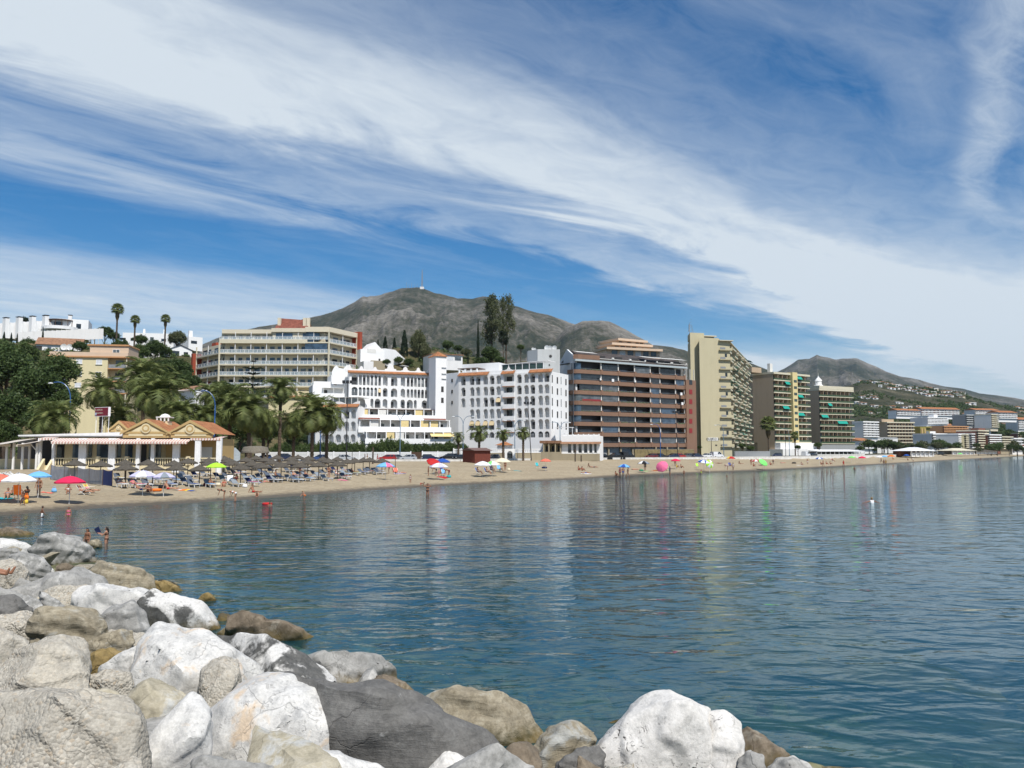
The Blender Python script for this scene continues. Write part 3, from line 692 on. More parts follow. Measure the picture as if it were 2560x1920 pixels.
def loggia(root,x,z,w,h,dep=1.3,arched=True,kind=None,wallm='white_wall',rail='rail_grey',y=0.0):
 w = max(w,.4);h = max(h,.5)
 n = mkobj('loggia',niche_mesh(w,h,dep,arched),wallm,root,(x,y,z))
 kind = kind or RG.choice(['left','left','full','right','none','open','open'])
 if kind != 'none':
  a,b = {'left': (-.46,.06),'right': (-.06,.46),'full': (-.44,.44),'open': (-.2,.3),'glazed': (-.48,.48),'awning': (-.46,.46)}[kind]
  hh = h*(.74 if arched else .88)
  if kind == 'glazed':
   mkobj('door',box_mesh('door',-w*.47,w*.47,0.25,0.30,0.02,hh),'glass_grey',n)
   for q in (-.47,-.02,.44): mkobj('door_frame',box_mesh('door_frame',w*q,w*q + .07,0.20,0.26,0.02,hh),'white_paint',n)
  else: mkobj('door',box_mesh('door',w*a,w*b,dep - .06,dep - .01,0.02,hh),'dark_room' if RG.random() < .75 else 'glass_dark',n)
  if kind == 'awning': mkobj('awning',MB().add([(-w/2,.1,h*.9),(w/2,.1,h*.9),(w/2,-.35,h*.45),(-w/2,-.35,h*.45)],[(0,1,2,3)]).mesh('awning'),'awning_stripe_yellow',n)
 if rail: mkobj('railing',rail_mesh(w*.99),rail,n)
 return n
def window_part(root,x,z,w,h,frame='white_paint',pane='glass_dark',y=0.0,rz=0.0,ox=0,oy=0,fr=0.08,sill=False):
 """a framed window proud of a wall: frame with its pane as sub-part"""
 w = round(w,2);h = round(h,2)
 def f():
  mb = MB();q = fr
  mb.box(-w/2,w/2,-.05,.06,h - q,h);mb.box(-w/2,w/2,-.05,.06,0,q);mb.box(-w/2,-w/2 + q,-.05,.06,q,h - q);mb.box(w/2 - q,w/2,-.05,.06,q,h - q)
  if w > 1.0: mb.box(-q/2,q/2,-.045,.06,q,h - q)
  return mb.mesh('window')
 o = mkobj('window',cached(('win',w,h,fr),f),frame,root,(x,y,z),rz)
 mkobj('pane',box_mesh('pane',-w/2 + fr*.6,w/2 - fr*.6,-.02,.03,fr*.6,h - fr*.6),pane,o)
 if sill: mkobj('sill',box_mesh('sill',-w/2 - .1,w/2 + .1,-.18,.02,-.1,-.01),'slab_white',o)
 return o
def dish(root,x,y,z,r=0.7,az=0.4):
 mb = MB();n = 14;pts = []
 for k,(rr,yy) in enumerate(((0.001,0.22),(0.5,0.16),(1.0,0))):
  for i in range(n): t = 2*math.pi*i/n;pts.append((r*rr*math.cos(t),r*yy,r + r*rr*math.sin(t)))
 mb.add(pts,[(k*n + i,k*n + (i + 1) % n,(k + 1)*n + (i + 1) % n,(k + 1)*n + i) for k in range(2) for i in range(n)]);mb.cyl((0,.2,r),(0,.3,-.1),.05,n=5);mb.cyl((0,.15*r,r),(0,-.5*r,r),.03,n=4)
 o = mb.build('satellite_dish','dish_white',root,loc=(x,y,z),rz=az);return o
# ================================================================== white arcade apartments, wing beside the tower
def white_left():
 S = .1808;U = lambda x: 780 + x*S;V = lambda y: 820 + y*S
 fc = Fac(U(500),211,U(1705),219);r = fc.root('apartment_building','white apartment house with three rows of round arches and wavy parapet beside the tower')
 ks = [(543,630),(645,685),(700,738),(752,793),(808,842),(862,898),(915,950),(978,1043),(1090,1177),(1225,1285),(1310,1347),(1362,1397),(1410,1447),(1460,1497),(1510,1547),(1562,1597),(1612,1690)]
 k3 = [(545,622),(648,735),(808,850),(868,948),(978,1043),(1090,1180),(1225,1285),(1312,1395),(1410,1447),(1517,1597),(1612,1692)]
 holes = []
 kinds = {0: ['full','none','full','none','glazed','glazed','open','none','left','none','full','full','none','glazed','glazed','full','glazed'],1: ['glazed']*6 + ['awning','open','left','none','none','none','none','right','full','full','none'],2: ['right','none','none','full','none','left','right','left','none','right','none']}
 for row,(cols,(yt0,yt1,yb0,yb1)) in enumerate(((ks,(640,695,785,822)),(ks,(812,860,932,977)),(k3,(968,1005,1104,1126)))):
  for i,(a,b) in enumerate(cols):
   t = (a - 540)/1150;x0,_ = fc.uv(U(a),1000);x1,_ = fc.uv(U(b),1000)
   _,z1 = fc.uv(U((a + b)/2),V(yt0 + (yt1 - yt0)*t));_,z0 = fc.uv(U((a + b)/2),V(yb0 + (yb1 - yb0)*t))
   holes.append((round(x0,2),round(x1,2),round(z0,2),round(z1,2),True,kinds[row][i]))
 zt = fc.uv(U(500),V(612))[1]
 for k in range(3):
  pass
 mb = wall_with_holes(MB(),0,fc.L,2.0,zt,holes);body(mb,0,fc.L,0,13,2.0,zt);mb.build('wall','white_wall',r)
 for h in holes: loggia(r,(h[0] + h[1])/2,h[2],h[1] - h[0],h[3] - h[2],kind=h[5])
 e = MB();e.add([(-.4,-.7,zt),(fc.L + .2,-.7,zt),(fc.L + .2,.6,zt + .62),(-.4,.6,zt + .62),(-.4,-.7,zt - .12),(fc.L + .2,-.7,zt - .12)],[(0,1,2,3),(4,5,1,0)]);e.box(-.4,fc.L + .2,-.65,0,zt - .14,zt - .12);e.build('tile_eave','tiles',r)
 def hump(c,w,h): return [(c - w,0),(c - w*.9,h*.35),(c - w*.55,h*.4),(c - w*.4,h*.8),(c,h),(c + w*.4,h*.8),(c + w*.55,h*.4),(c + w*.9,h*.35),(c + w,0)]
 px = lambda X: fc.uv(U(X),900)[0]
 for (c,w,h,base) in ((520,50,1.5,.6),(690,48,1.3,.6),(880,45,1.2,.6),(1095,85,2.3,.5),(1300,60,1.6,.5),(1480,45,1.4,.6),(1625,40,1.3,.6)):
  c0 = px(c);w0 = (px(c + w) - px(c - w))/2
  pts = [(c0 - w0,zt + .3)] + [(x,zt + base + z) for x,z in hump(c0,w0,h)] + [(c0 + w0,zt + .3)]
  MB().slab_xz(pts,.65,.95).build('parapet_scroll','white_wall',r)
 MB().box(0,fc.L,.62,.92,zt,zt + .95).build('parapet','white_wall',r)
 MB().slab_xz([(-4.2,zt - 3),(-4.2,zt + .3),(-3.6,zt + 1.6),(-3.0,zt + 2.1),(-2.4,zt + 1.4),(-1.2,zt + 1.2),(-.3,zt + 2.2),(-.02,zt + 2.2),(-.02,zt - 3)],3.0,3.3).build('roof_wall','white_wall',r)
 mb = MB();mb.box(-9,-.03,4,14,2,zt - 3.2);mb.box(-7.4,-.03,1.5,4,2,zt - 6.6);mb.box(-4,-.04,6,14,zt - 3.2,zt - .3);mb.build('stepped_wing','white_wall',r)
 mb = MB();mb.box(-7.2,-1.0,1.52,1.72,zt - 6.6,zt - 5.6);mb.box(-8.8,-4.2,4.02,4.2,zt - 3.2,zt - 2.3);mb.build('terrace_parapet','white_wall',r)
 mb = MB();mb.box(-6.5,-1,2.2,4,zt - 4.1,zt - 4.0);[mb.box(x,x + .12,2.25,2.37,zt - 5.7,zt - 4.1) for x in (-6.4,-3.8,-1.2)];mb.build('pergola','slab_white',r)
 MB().box(-3.3,-2.5,5.94,5.99,zt - 3.2,zt - 1.2).build('door','dark_room',r);MB().box(-6.2,-5.2,3.94,3.99,zt - 6.6,zt - 4.6).build('door','dark_room',r)
 def lev(x0,x1,yA,yB):
  a = fc.uv(U(x0),V(yA),-7)[1];return a
 for li,(x0,x1,ytop,ybot,off,yroof) in enumerate(((640,1815,1203,1262,-6.0,1130),(640,1925,1368,1428,-9.0,1275),(735,1965,1530,1580,-11.0,1440))):
  xa = fc.uv(U(x0),V(ytop),off)[0];xb = fc.uv(U(x1),V(ytop),off)[0];xm = U((x0 + x1)/2)
  zp = fc.uv(xm,V(ytop),off)[1];zb = fc.uv(xm,V(ybot),off)[1];zr = fc.uv(xm,V(yroof),off)[1]
  MB().box(xa,xb,off,off + .25,zb - .4,zp).build('terrace_parapet','white_wall',r)
  MB().box(xa + .05,xb - .05,off + .25,0.0 - .02 - li*.02,zb - .4 if li < 2 else 2.0,zb).build('terrace_floor','white_wall',r)
  back = off + 3.4
  MB().box(xa + .1,xb - .1,back,back + .2,zb,zr + (.35 if li else .6)).build('terrace_wall','white_old',r)
  MB().box(xa + .1,xb - .1,back - 2.9,back - .02,zr,zr + .12).build('terrace_roof','white_old' if li else 'wood_dark',r)
  nb = 9
  for i in range(nb + 1):
   x = xa + .3 + (xb - xa - .8)*i/nb;MB().box(x,x + .22,off + .28,off + .5,zb,zr).build('post','white_wall',r)
  for i in range(nb):
   x = xa + .3 + (xb - xa - .8)*(i + .5)/nb;k = RG.random()
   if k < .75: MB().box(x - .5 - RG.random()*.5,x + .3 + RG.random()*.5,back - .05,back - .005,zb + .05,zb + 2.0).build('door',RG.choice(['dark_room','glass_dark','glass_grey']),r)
   if k > .45: MB().box(x - 1.0,x + 1.0,off + .55,off + .6,zb + .1,zr - .1).build('canvas_screen',RG.choice(['awning_yellow','slab_white','awning_yellow']),r)
  if li == 1:
   for (c0,c1) in ((642,945),(1550,1860)):
    p = fc.uv(U(c0),V(1255),off)[0];q = fc.uv(U(c1),V(1255),off)[0]
    MB().add([(p,off - .1,zr + .15),(q,off - .1,zr + .15),(q,off + 1.2,zr + .6),(p,off + 1.2,zr + .6)],[(0,1,2,3)]).build('tile_eave','tiles_red',r)
  if li == 2:
   p = fc.uv(U(1640),V(1440),off)[0];q = fc.uv(U(1965),V(1440),off)[0]
   MB().add([(p,off + 1.6,zr + .1),(q,off + 1.6,zr + .1),(q,off - .9,zr - 1.1),(p,off - .9,zr - 1.1)],[(0,1,2,3)]).build('awning','awning_yellow',r)
 f2 = Fac(U(1702),213,U(1850),214.5);x0 = 0;zt2 = f2.uv(U(1780),V(392))[1];r2 = f2.root('stair_tower','slim white stair tower with small pyramid roof of orange tiles','tower')
 MB().box(0,f2.L,0,4.6,2.0,zt2).build('shaft','white_wall',r2)
 MB().add([(-.35,-.35,zt2),(f2.L + .35,-.35,zt2),(f2.L + .35,4.95,zt2),(-.35,4.95,zt2),(f2.L/2,2.3,zt2 + 1.55)],[(0,1,4),(1,2,4),(2,3,4),(3,0,4),(0,3,2,1)]).build('roof','tiles',r2)
 for (ya,yb) in ((810,885),(965,1035)):
  a,zb = f2.uv(U(1785),V(yb));b,zc = f2.uv(U(1820),V(ya));MB().box(a,b,-.05,.05,zb,zc).build('window','dark_room',r2)
 for yy in (545,630,700):
  zz_ = f2.uv(U(1780),V(yy))[1];MB().box(.55*f2.L,.98*f2.L,-.3,0.0,zz_,zz_ + .12).build('ledge','white_wall',r2)
white_left()
def white_garden_wing():
 S = .1808;U = lambda x: 780 + x*S;V = lambda y: 820 + y*S
 fc = Fac(U(40),207,U(628),203.5);r = fc.root('apartment_building','white arched garden wing half hidden by palms, with orange tile eave')
 holes = []
 for row,(yt,yb) in enumerate(((1118,1252),(1285,1425),(1462,1580))):
  for c,(a,b) in enumerate(((130,205),(228,308),(330,412),(440,520),(540,610))):
   x0,_ = fc.uv(U(a),1000);x1,_ = fc.uv(U(b),1000);m = (a + b)/2;d = (m - 575)*.012
   z1 = fc.uv(U(575),V(yt + 6))[1];z0 = fc.uv(U(575),V(yb))[1];holes.append((round(x0,2),round(x1,2),round(max(z0,2.2),2),round(z1,2),True,RG.choice(['none','open','none']) if (row,c) != (0,3) else 'full'))
 zt = fc.uv(U(575),V(1090))[1]
 mb = wall_with_holes(MB(),0,fc.L,2.0,zt,holes);body(mb,0,fc.L,0,9,2.0,zt);mb.build('wall','white_wall',r)
 for h in holes: loggia(r,(h[0] + h[1])/2,h[2],h[1] - h[0],h[3] - h[2],kind=h[5])
 e = MB();e.add([(-.3,-.6,zt),(fc.L + .2,-.6,zt),(fc.L + .2,.7,zt + .8),(-.3,.7,zt + .8),(-.3,-.6,zt - .1),(fc.L + .2,-.6,zt - .1)],[(0,1,2,3),(4,5,1,0)]);e.build('tile_eave','tiles',r)
 pts = [(fc.L*t,zt + .5 + 1.0*(abs(math.cos(t*math.pi*2.0))**1.5)) for t in np.linspace(0,1,25)]
 MB().slab_xz([(0,zt)] + pts + [(fc.L,zt)],.75,1.0).build('parapet','white_wall',r)
 mb = MB();mb.box(2,fc.L - 1,2,8,zt + 2.6,zt + 2.75);[mb.box(2 + i*(fc.L - 3.3)/5,2.14 + i*(fc.L - 3.3)/5,2.0,2.14,zt,zt + 2.6) for i in range(6)];mb.build('roof_pergola','slab_white',r)
 MB().box(3,fc.L - 1.5,2.2,2.25,zt + .2,zt + 2.3).build('glass_screen','glass_grey',r)
 x,z = fc.uv(U(675),V(1565));
 holes = [(.35,2.0,2.2,fc.uv(U(675),V(1462))[1],True,'full')]
 mb = MB().frame((fc.L + .02,.4,0));wall_with_holes(mb,0,2.6,2.0,holes[0][3] + .5,holes);body(mb,0,2.6,0,5,2.0,holes[0][3] + .5);mb.build('porch_wall','white_wall',r)
 loggia(r,fc.L + 1.195,2.2,1.65,holes[0][3] - 2.2,kind='full',y=.4,rail=None)
white_garden_wing()
def white_right():
 S = .1899;U = lambda x: 1080 + x*S;V = lambda y: 800 + y*S
 fc = Fac(U(345),221.5,U(1568),209);r = fc.root('apartment_building','tall white apartment block with five rows of arches and roof terrace next to brown building')
 cols = [(382,440),(498,556),(575,635),(675,735),(755,820),(843,905),(1117,1180),(1210,1272),(1292,1357),(1397,1460),(1480,1545)]
 tops = [(768,697),(908,845),(1049,992),(1196,1150),(1343,1303),(1492,1465)];bots = [(872,815),(1015,965),(1165,1120),(1315,1280),(1468,1435),(1600,1545)]
 x_of = lambda X: fc.uv(U(X),1000)[0]
 kin = [['full','left','full','right','full','right','full','right','full','none','full'],['full','open','none','right','full','none','full','right','full','none','none'],['none','none','none','left','full','awning','none','right','full','none','none'],
           ['none','none','none','none','none','right','full','right','full','none','none'],['none','awning','awning','awning','awning','none','none','none','full','none','none'],['none','left','full','full','full','glazed','glazed','glazed','glazed','glazed','glazed']]
 holes = []
 for k in range(6):
  zt_ = fc.uv(U(1512),V(tops[k][1]))[1];zb_ = max(fc.uv(U(1512),V(bots[k][1]))[1],2.3)
  for i,(a,b) in enumerate(cols):
   if i == 0 and k > 2: continue
   holes.append((round(x_of(a),2),round(x_of(b),2),round(zb_,2),round(zt_,2),True,kin[k][i]))
  if k < 5: holes.append((round(x_of(940),2),round(x_of(1080),2),round(zb_ - .25,2),round(zt_ - .05,2),False,'bal'))
 zt = fc.uv(U(1512),V(676))[1]
 mb = wall_with_holes(MB(),0,fc.L,2.0,zt,holes);body(mb,0,fc.L,0,12,2.0,zt);mb.build('wall','white_wall',r)
 for h in holes:
  if h[5] == 'bal':
   n = loggia(r,(h[0] + h[1])/2,h[2],h[1] - h[0],h[3] - h[2],dep=1.8,arched=False,kind='left',rail=None)
   w = h[1] - h[0];mkobj('parapet',box_mesh('parapet',-w/2 - .2,w/2 + .2,-.35,-.1,-.45,.75),'white_wall',n)
   mkobj('tile_strip',box_mesh('tile_strip',-w/2 - .25,w/2 + .25,-.42,-.08,-.62,-.46),'tiles',n)
  else: loggia(r,(h[0] + h[1])/2,h[2],h[1] - h[0],h[3] - h[2],kind=h[5])
 for (a,b) in ((345,745),(915,1090),(1280,1590)):
  p,q = x_of(a),x_of(b);MB().add([(p,-.6,zt - .1),(q,-.6,zt - .1),(q,.5,zt + .75),(p,.5,zt + .75),(p,-.6,zt - .25),(q,-.6,zt - .25)],[(0,1,2,3),(4,5,1,0)]).build('tile_eave','tiles',r)
 MB().box(0,fc.L,.55,.8,zt,zt + .9).build('parapet','white_wall',r)
 c0 = x_of(1000);MB().slab_xz([(c0 - 1.5,zt),(c0 - 1.2,zt + .9),(c0 - .5,zt + 1.1),(c0,zt + 1.9),(c0 + .5,zt + 1.1),(c0 + 1.2,zt + .9),(c0 + 1.5,zt)],.3,.52).build('parapet_scroll','white_wall',r)
 p,q = x_of(870),x_of(1420);zr = zt + 2.7
 mb = MB();mb.add([(p,2,zr),(q + 1.5,2,zr + .55),(q + 1.5,7,zr + .55),(p,7,zr),(p,2,zr - .14),(q + 1.5,2,zr + .41),(q + 1.5,7,zr + .41),(p,7,zr - .14)],[(0,1,2,3),(4,7,6,5),(4,5,1,0),(5,6,2,1)])
 [mb.box(p + i*(q - p)/6,p + i*(q - p)/6 + .13,2.05,2.2,zt,zr + .3*i/6) for i in range(7)];mb.build('roof_terrace_frame','white_paint',r)
 MB().box(p + .1,q - .1,2.3,2.35,zt + .2,zr - .1).build('glass_screen','glass_green',r)
 p,q = x_of(250),x_of(520);MB().box(p,q,3.5,8,zt + 2.2,zt + 2.4).build('pergola_roof','wood_dark',r)
 for i in range(4): MB().box(p + .3 + i*(q - p - .9)/3,p + .7 + i*(q - p - .9)/3,3.6,4.0,zt,zt + 2.2).build('post','white_wall',r)
 p,q = x_of(195),x_of(690);MB().box(p,q,8.5,14,zt - 2,zt + 4.1).build('roof_house','white_wall',r)
 f2 = Fac(U(150),226,U(345),221.6);zf = f2.uv(U(250),V(700))[1]
 a = np.array([*(f2.A),0]);
 mb = MB();pA = (np.dot(f2.A - fc.A,fc.X),np.dot(f2.A - fc.A,fc.N));mb.prism([(pA[0],pA[1]),(-.01,0.02),(-.01,12),(pA[0],14)],2.0,zf);mb.build('side_wing','white_wall',r)
 for yy in (805,950,1095):
  x_,z_ = f2.uv(U(265),V(yy + 15));t = x_/f2.L;cx = pA[0]*(1 - t);cyy = pA[1]*(1 - t)
  MB().box(-.28,.28,-.04,.04,0,.95).build('window','dark_room',r,loc=(cx,cyy - .02,z_),rz=f2.rz - fc.rz)
 for i,yy in enumerate((725,875,1030,1185,1335)):
  z_ = fc.uv(U(1568),V(yy + 95))[1]
  for yq,w in ((.9,.5),(4.3,.8),(6.8,.35),(10.2,.8)): MB().box(-.04,.05,yq - w/2,yq + w/2,0,2.0 if w < .6 else 1.7).build('window','dark_room' if w > .4 else 'glass_grey',r,loc=(fc.L,0,z_))
 f3 = Fac(U(1393),224,U(1690),224.5);z1 = f3.uv(U(1500),V(385))[1];r3 = f3.root('lift_house','bare concrete rooftop cube with round porthole and white satellite dishes','rooftop cube')
 MB().box(0,f3.L,0,7,zt - 3,z1).build('wall','concrete',r3);MB().prism([(-2.3,4),(-.02,.02),(-.02,7),(-2.3,7)],zt - 3,z1).build('side_wall','concrete',r3)
 x_,z_ = f3.uv(U(1560),V(477));MB().cyl((x_,-.06,z_),(x_,.1,z_),.42,n=18).build('porthole','dark_room',r3)
 x_,z_ = f3.uv(U(1545),V(605));MB().box(x_ - .2,x_ + .2,-.05,.05,z_,z_ + .5).build('window','dark_room',r3)
 for (X,rr) in ((1525,.75),(1565,.7),(1627,.72),(1340,.4),(1368,.35)): dish(r3,f3.uv(U(X),V(380))[0],2.5,z1,rr,-.5)
white_right()
def white_annex():
 S = .217;U = lambda x: 1340 + x*S;V = lambda y: 800 + y*S
 fc = Fac(U(60),205,U(735),201.5);r = fc.root('annex_building','low white annex with tall narrow windows and stone porch behind parked cars')
 X = lambda x: fc.uv(U(x),1130)[0];Z = lambda y: fc.uv(U(400),V(y))[1]
 zt = Z(1335);z0 = 1.9
 holes = [(X(a),X(b),Z(1530),Z(1425),False) for a,b in ((368,405),(428,462),(490,526),(553,590),(610,646),(668,698))]
 xa = X(295)
 mb = wall_with_holes(MB(),xa,fc.L,z0,zt,[tuple(round(q,2) for q in h[:4]) + (False,) for h in holes]);body(mb,xa,fc.L,0,7,z0,zt);mb.build('wall','white_wall',r)
 for h in holes:
  w,hh = h[1] - h[0],h[3] - h[2];n = mkobj('window',niche_mesh(w,hh,.35,False),'white_wall',r,((h[0] + h[1])/2,0,h[2]))
  mkobj('pane',box_mesh('pane',-w/2,w/2,.26,.32,0,hh),'glass_grey',n);mkobj('grille',rail_mesh(w,.75,4),'dark_metal',n);mkobj('pilaster',box_mesh('pilaster',w/2 + .12,w/2 + .55,-.12,0,-.2,hh + .1),'white_wall',n)
 ze = Z(1412);MB().add([(xa - .2,-1.0,ze - .35),(fc.L + .4,-1.0,ze - .35),(fc.L + .4,0,ze + .2),(xa - .2,0,ze + .2)],[(0,1,2,3)]).build('tile_eave','tiles_old',r)
 MB().box(xa,fc.L,-.3,0,z0,Z(1540)).build('stone_plinth','stone_wall',r)
 mb = MB();mb.box(-.3,xa,-.6,6,Z(1420),Z(1390));mb.build('porch_roof','tiles_old',r);MB().box(0,xa,2.5,6,z0,Z(1420)).build('porch_wall','cream_wall',r)
 for x in (90,150,225,285): MB().cyl((X(x),-.3,Z(1530)),(X(x),-.3,Z(1420)),.2,.17,n=10).build('column','stone_wall',r)
 for a,b in ((95,140),(160,215),(235,280)): loggia(r,(X(a) + X(b))/2,Z(1525),X(b) - X(a),Z(1425) - Z(1525),dep=.6,kind='full',wallm='cream_wall',rail=None,y=1.9)
 MB().box(0,xa,-.5,2.5,z0,Z(1520)).build('porch_floor','stone_wall',r)
 mb = MB();mb.box(X(200),X(400),3,6,zt + 2.2,zt + 2.3);[mb.box(X(x),X(x) + .1,3,3.1,zt,zt + 2.2) for x in (200,300,396)];mb.build('roof_pergola','white_paint',r)
 mb = MB();mb.box(xa,fc.L,.1,.2,zt,zt + .3);[mb.box(X(x),X(x) + .3,.05,.35,zt,zt + .45) for x in range(300,730,60)];mb.build('parapet','white_wall',r)
white_annex()
# ================================================================== brown apartment block
def brown():
 S = .217;U = lambda x: 1340 + x*S;V = lambda y: 800 + y*S
 fc = Fac(U(458),230,U(1745),252.5);r = fc.root('apartment_building','brown eight storey apartment block with long rounded balconies and dark glass')
 X = lambda x,y=1120: fc.uv(U(x),1100)[0]
 tl = [565,688,810,930,1055,1180,1300,1415]
 zp = [fc.uv(U(470),V(y))[1] for y in tl];fh = (zp[0] - zp[7])/7.0;zp = [zp[0] - fh*i for i in range(8)]
 L = fc.L;zroof = zp[0] + 2.35;ph = 1.15
 bays = [X(a) for a in (765,965,1155,1335,1460,1640)] + [L];step = X(1345)
 mb = MB();mb.box(1.6,L - .1,2.3,16,2.0,zroof);mb.build('core_wall','dark_room',r)
 g = Fac(U(262),243,U(458),231.5);pA = (float(np.dot(g.A - fc.A,fc.X)),float(np.dot(g.A - fc.A,fc.N)));zpk = g.uv(U(362),V(336))[1];ze = zroof - .4
 c,s = math.cos(g.rz - fc.rz),math.sin(g.rz - fc.rz);mb = MB().frame((pA[0],pA[1],0),g.rz - fc.rz)
 mb.slab_xz([(0,2),(g.L + .2,2),(g.L + .2,ze + 1.5),(g.L*.52,zpk),(0,ze + .8)],0,.5);mb.build('gable_wall','grey_white',r)
 MB().prism([(pA[0] + .4,pA[1] + .2),(.05,.9),(1.5,4.2),(1.5,16),(pA[0] + 2,pA[1] + 10)],2,ze).build('side_body','grey_white',r)
 for y in (540,658,778,898,1018,1138,1252):
  a,z = g.uv(U(336),V(y + 18));MB().frame((pA[0],pA[1],0),g.rz - fc.rz).box(a - .38,a + .38,-.04,.05,z,z + 1.25).build('window','dark_room',r)
 for i,z in enumerate(zp):
  for k in range(len(bays)):
   x0 = 1.4 if k == 0 else bays[k - 1];x1 = bays[k];yo = 0.0 if x1 <= step + .5 else .55
   mb = MB();t = .22
   if k == 0:
    pts = [(2.2 - 2.2*math.cos(a),2.2 - 2.2*math.sin(a)) for a in np.linspace(0,math.pi/2,7)] + [(x1,0)];pts = [(-.0,4.0)] + pts
    inn = [(p[0] + (t if p[1] > .01 and p[0] < 2.2 else 0),p[1] + t*(1 if p[1] < 2.2 else 0)) for p in pts]
    n = len(pts)
    mb.add([(x,y,z - ph) for x,y in pts] + [(x,y,z) for x,y in pts] + [(x,y,z) for x,y in inn] + [(x,y,z - ph) for x,y in inn],
                       [(j,j + 1,n + j + 1,n + j) for j in range(n - 1)] + [(n + j,n + j + 1,2*n + j + 1,2*n + j) for j in range(n - 1)] + [(2*n + j,2*n + j + 1,3*n + j + 1,3*n + j) for j in range(n - 1)])
    mb.prism([(x,y) for x,y in inn] + [(x1,3.0)],z - ph,z - ph + .2)
   else:
    mb.box(x0,x1,yo,yo + t,z - ph,z);mb.box(x0,x1,yo + t,3.0,z - ph,z - ph + .2)
   mb.box(x1 - .35,x1 + .35,yo - .12,yo + .5,z - ph + .05,z + .32)
   b = mb.build('balcony','brown_wall',r)
   mkobj('railing',MB().box(x0 + .3,x1 - .4,yo + .06,yo + .1,z + .28,z + .33).mesh('railing'),'rail_grey',b)
   MB().box(x1 - .16,x1 + .16,yo + .3,yo + .62,z,z + fh - ph if i else zroof).build('column','slab_white',r) if True else None
   gk = RG.random()
   if gk < .5: MB().box(x0 + .3,x1 - .3,yo + .34,yo + .38,z + .02,z + fh - ph - .02).build('glazing',RG.choice(['glass_dark','glass_blue','glass_grey','glass_dark']),r)
   else:
    w = x1 - x0;MB().box(x0 + w*.15,x0 + w*.75,2.2,2.28,z - ph + .2,z + .9).build('door',RG.choice(['glass_dark','glass_dark','glass_blue']),r)
   if RG.random() < .3:
    pl = MB();q = random.Random(i*31 + k)
    for _ in range(40):
     a,b_,c_ = x0 + .4 + q.random()*(x1 - x0 - .8),yo - .1 + q.random()*.3,z + q.random()*.35 - .15;pl.add([(a,b_,c_),(a + .2,b_ - .05,c_ + .1),(a + .1,b_ + .1,c_ + .25)],[(0,1,2)])
    mkobj('planter_foliage',pl.mesh('planter_foliage'),'leaf_mid',b)
  if i in (0,1,3,4,5):
   pts = [(2.2 - 1.95*math.cos(a),2.2 - 1.95*math.sin(a)) for a in np.linspace(0,math.pi/2,7)]
   mb = MB();[mb.quad((a[0],a[1],z),(b_[0],b_[1],z),(b_[0],b_[1],z + fh - ph),(a[0],a[1],z + fh - ph)) for a,b_ in zip(pts[:-1],pts[1:])];mb.build('glazing','glass_blue' if i != 3 else 'glass_grey',r)
 MB().box(2.4,bays[0] - .4,-.02,.03,zp[3],zp[3] + .55).build('awning','shutter_red',r)
 mb = MB();mb.box(-.2,L + .3,-.35,1.0,zroof,zroof + .55);mb.build('gutter','gutter_grey',r)
 zr2 = zroof + .55;mb = MB()
 for (x0,x1,hgt) in ((2.5,step,3.1),(step + .02,L + .3,2.7)): mb.add([(x0,-.3,zr2),(x1,-.3,zr2),(x1,5.2,zr2 + hgt),(x0,5.2,zr2 + hgt),(x0,10.7,zr2),(x1,10.7,zr2)],[(0,1,2,3),(3,2,5,4),(1,5,2),(0,3,4)])
 mb.build('roof','roof_slate',r);MB().prism([(.2,1.2),(1.2,.1),(9,.1),(9,1.4)],zr2 + .002,zr2 + 1.5).build('roof_parapet','brown_wall',r)
 for (a,b) in ((715,905),(905,1105),(1105,1285),(1410,1585),(1590,1760)):
  p,q = X(a),X(b);zc = zr2 + .75;mb = MB();mb.box(p,q,.3,2.2,zc - .15,zc);mb.box(p,p + .35,.2,.6,zc,zc + .5);mb.box(q - .35,q,.2,.6,zc,zc + .5);mb.build('roof_terrace','slab_white',r)
  MB().box(p + 1.5,q - 2,1.6,2.1,zc + .02,zc + 1.0).build('roof_window','dark_room',r)
 for (a,b) in ((500,730),(1260,1440),(1440,1600),(1590,1770)):
  p,q = X(a),X(b);MB().add([(p,.5,zr2 + 2.2),(q,.3,zr2 + 2.1),(q,3,zr2 + 2.7),(p,3,zr2 + 2.8)],[(0,1,2,3)]).build('roof_canopy','slab_white',r)
 f4 = Fac(U(1747),252.6,U(1862),255.5);ang = f4.rz - fc.rz;o = (L + .05,.2,0);zb = zp[0] - ph
 MB().frame(o,ang).box(0,f4.L,0,10,2.0,zb).build('end_block','brown_wall',r)
 for i,y in enumerate((690,800,912,1025,1138,1248)):
  a,z = f4.uv(U(1788),V(y + 55));wn = MB().box(-.75,.75,-.06,.05,0,1.5).build('window','shutter_red' if i else 'glass_dark',r,loc=(o[0] + a*math.cos(ang),o[1] + a*math.sin(ang),z),rz=ang)
 for k in range(3): MB().frame(o,ang).box(.3 + 1.9*k,.5 + 1.9*k,.2,.4,zb,zroof).build('post','slab_white',r)
 MB().box(2.2,L + 4,1.2,2.2,2.0,zp[7] - ph).build('ground_wall','grey_wall',r)
 for k in range(9): MB().box(3 + k*(L - 2)/9,3.5 + k*(L - 2)/9,.5,1.0,2.0,zp[7] - ph).build('pillar','stone_wall',r)
 for k in range(3): MB().box(L - 4 + k*2,L - 3 + k*2,1.1,1.18,2.1,4.0).build('door','shutter_red',r)
 for (i,a) in ((1,745),(1,1145),): dish(r,X(a),-.3,zp[i] + .1,.42,.2)
 for (i,a) in ((1,890),(2,1680),(3,1690)): MB().box(X(a) - .4,X(a) + .4,-.2,0.02,zp[i] - .1,zp[i] + .75).build('air_conditioner','white_paint',r)
brown()
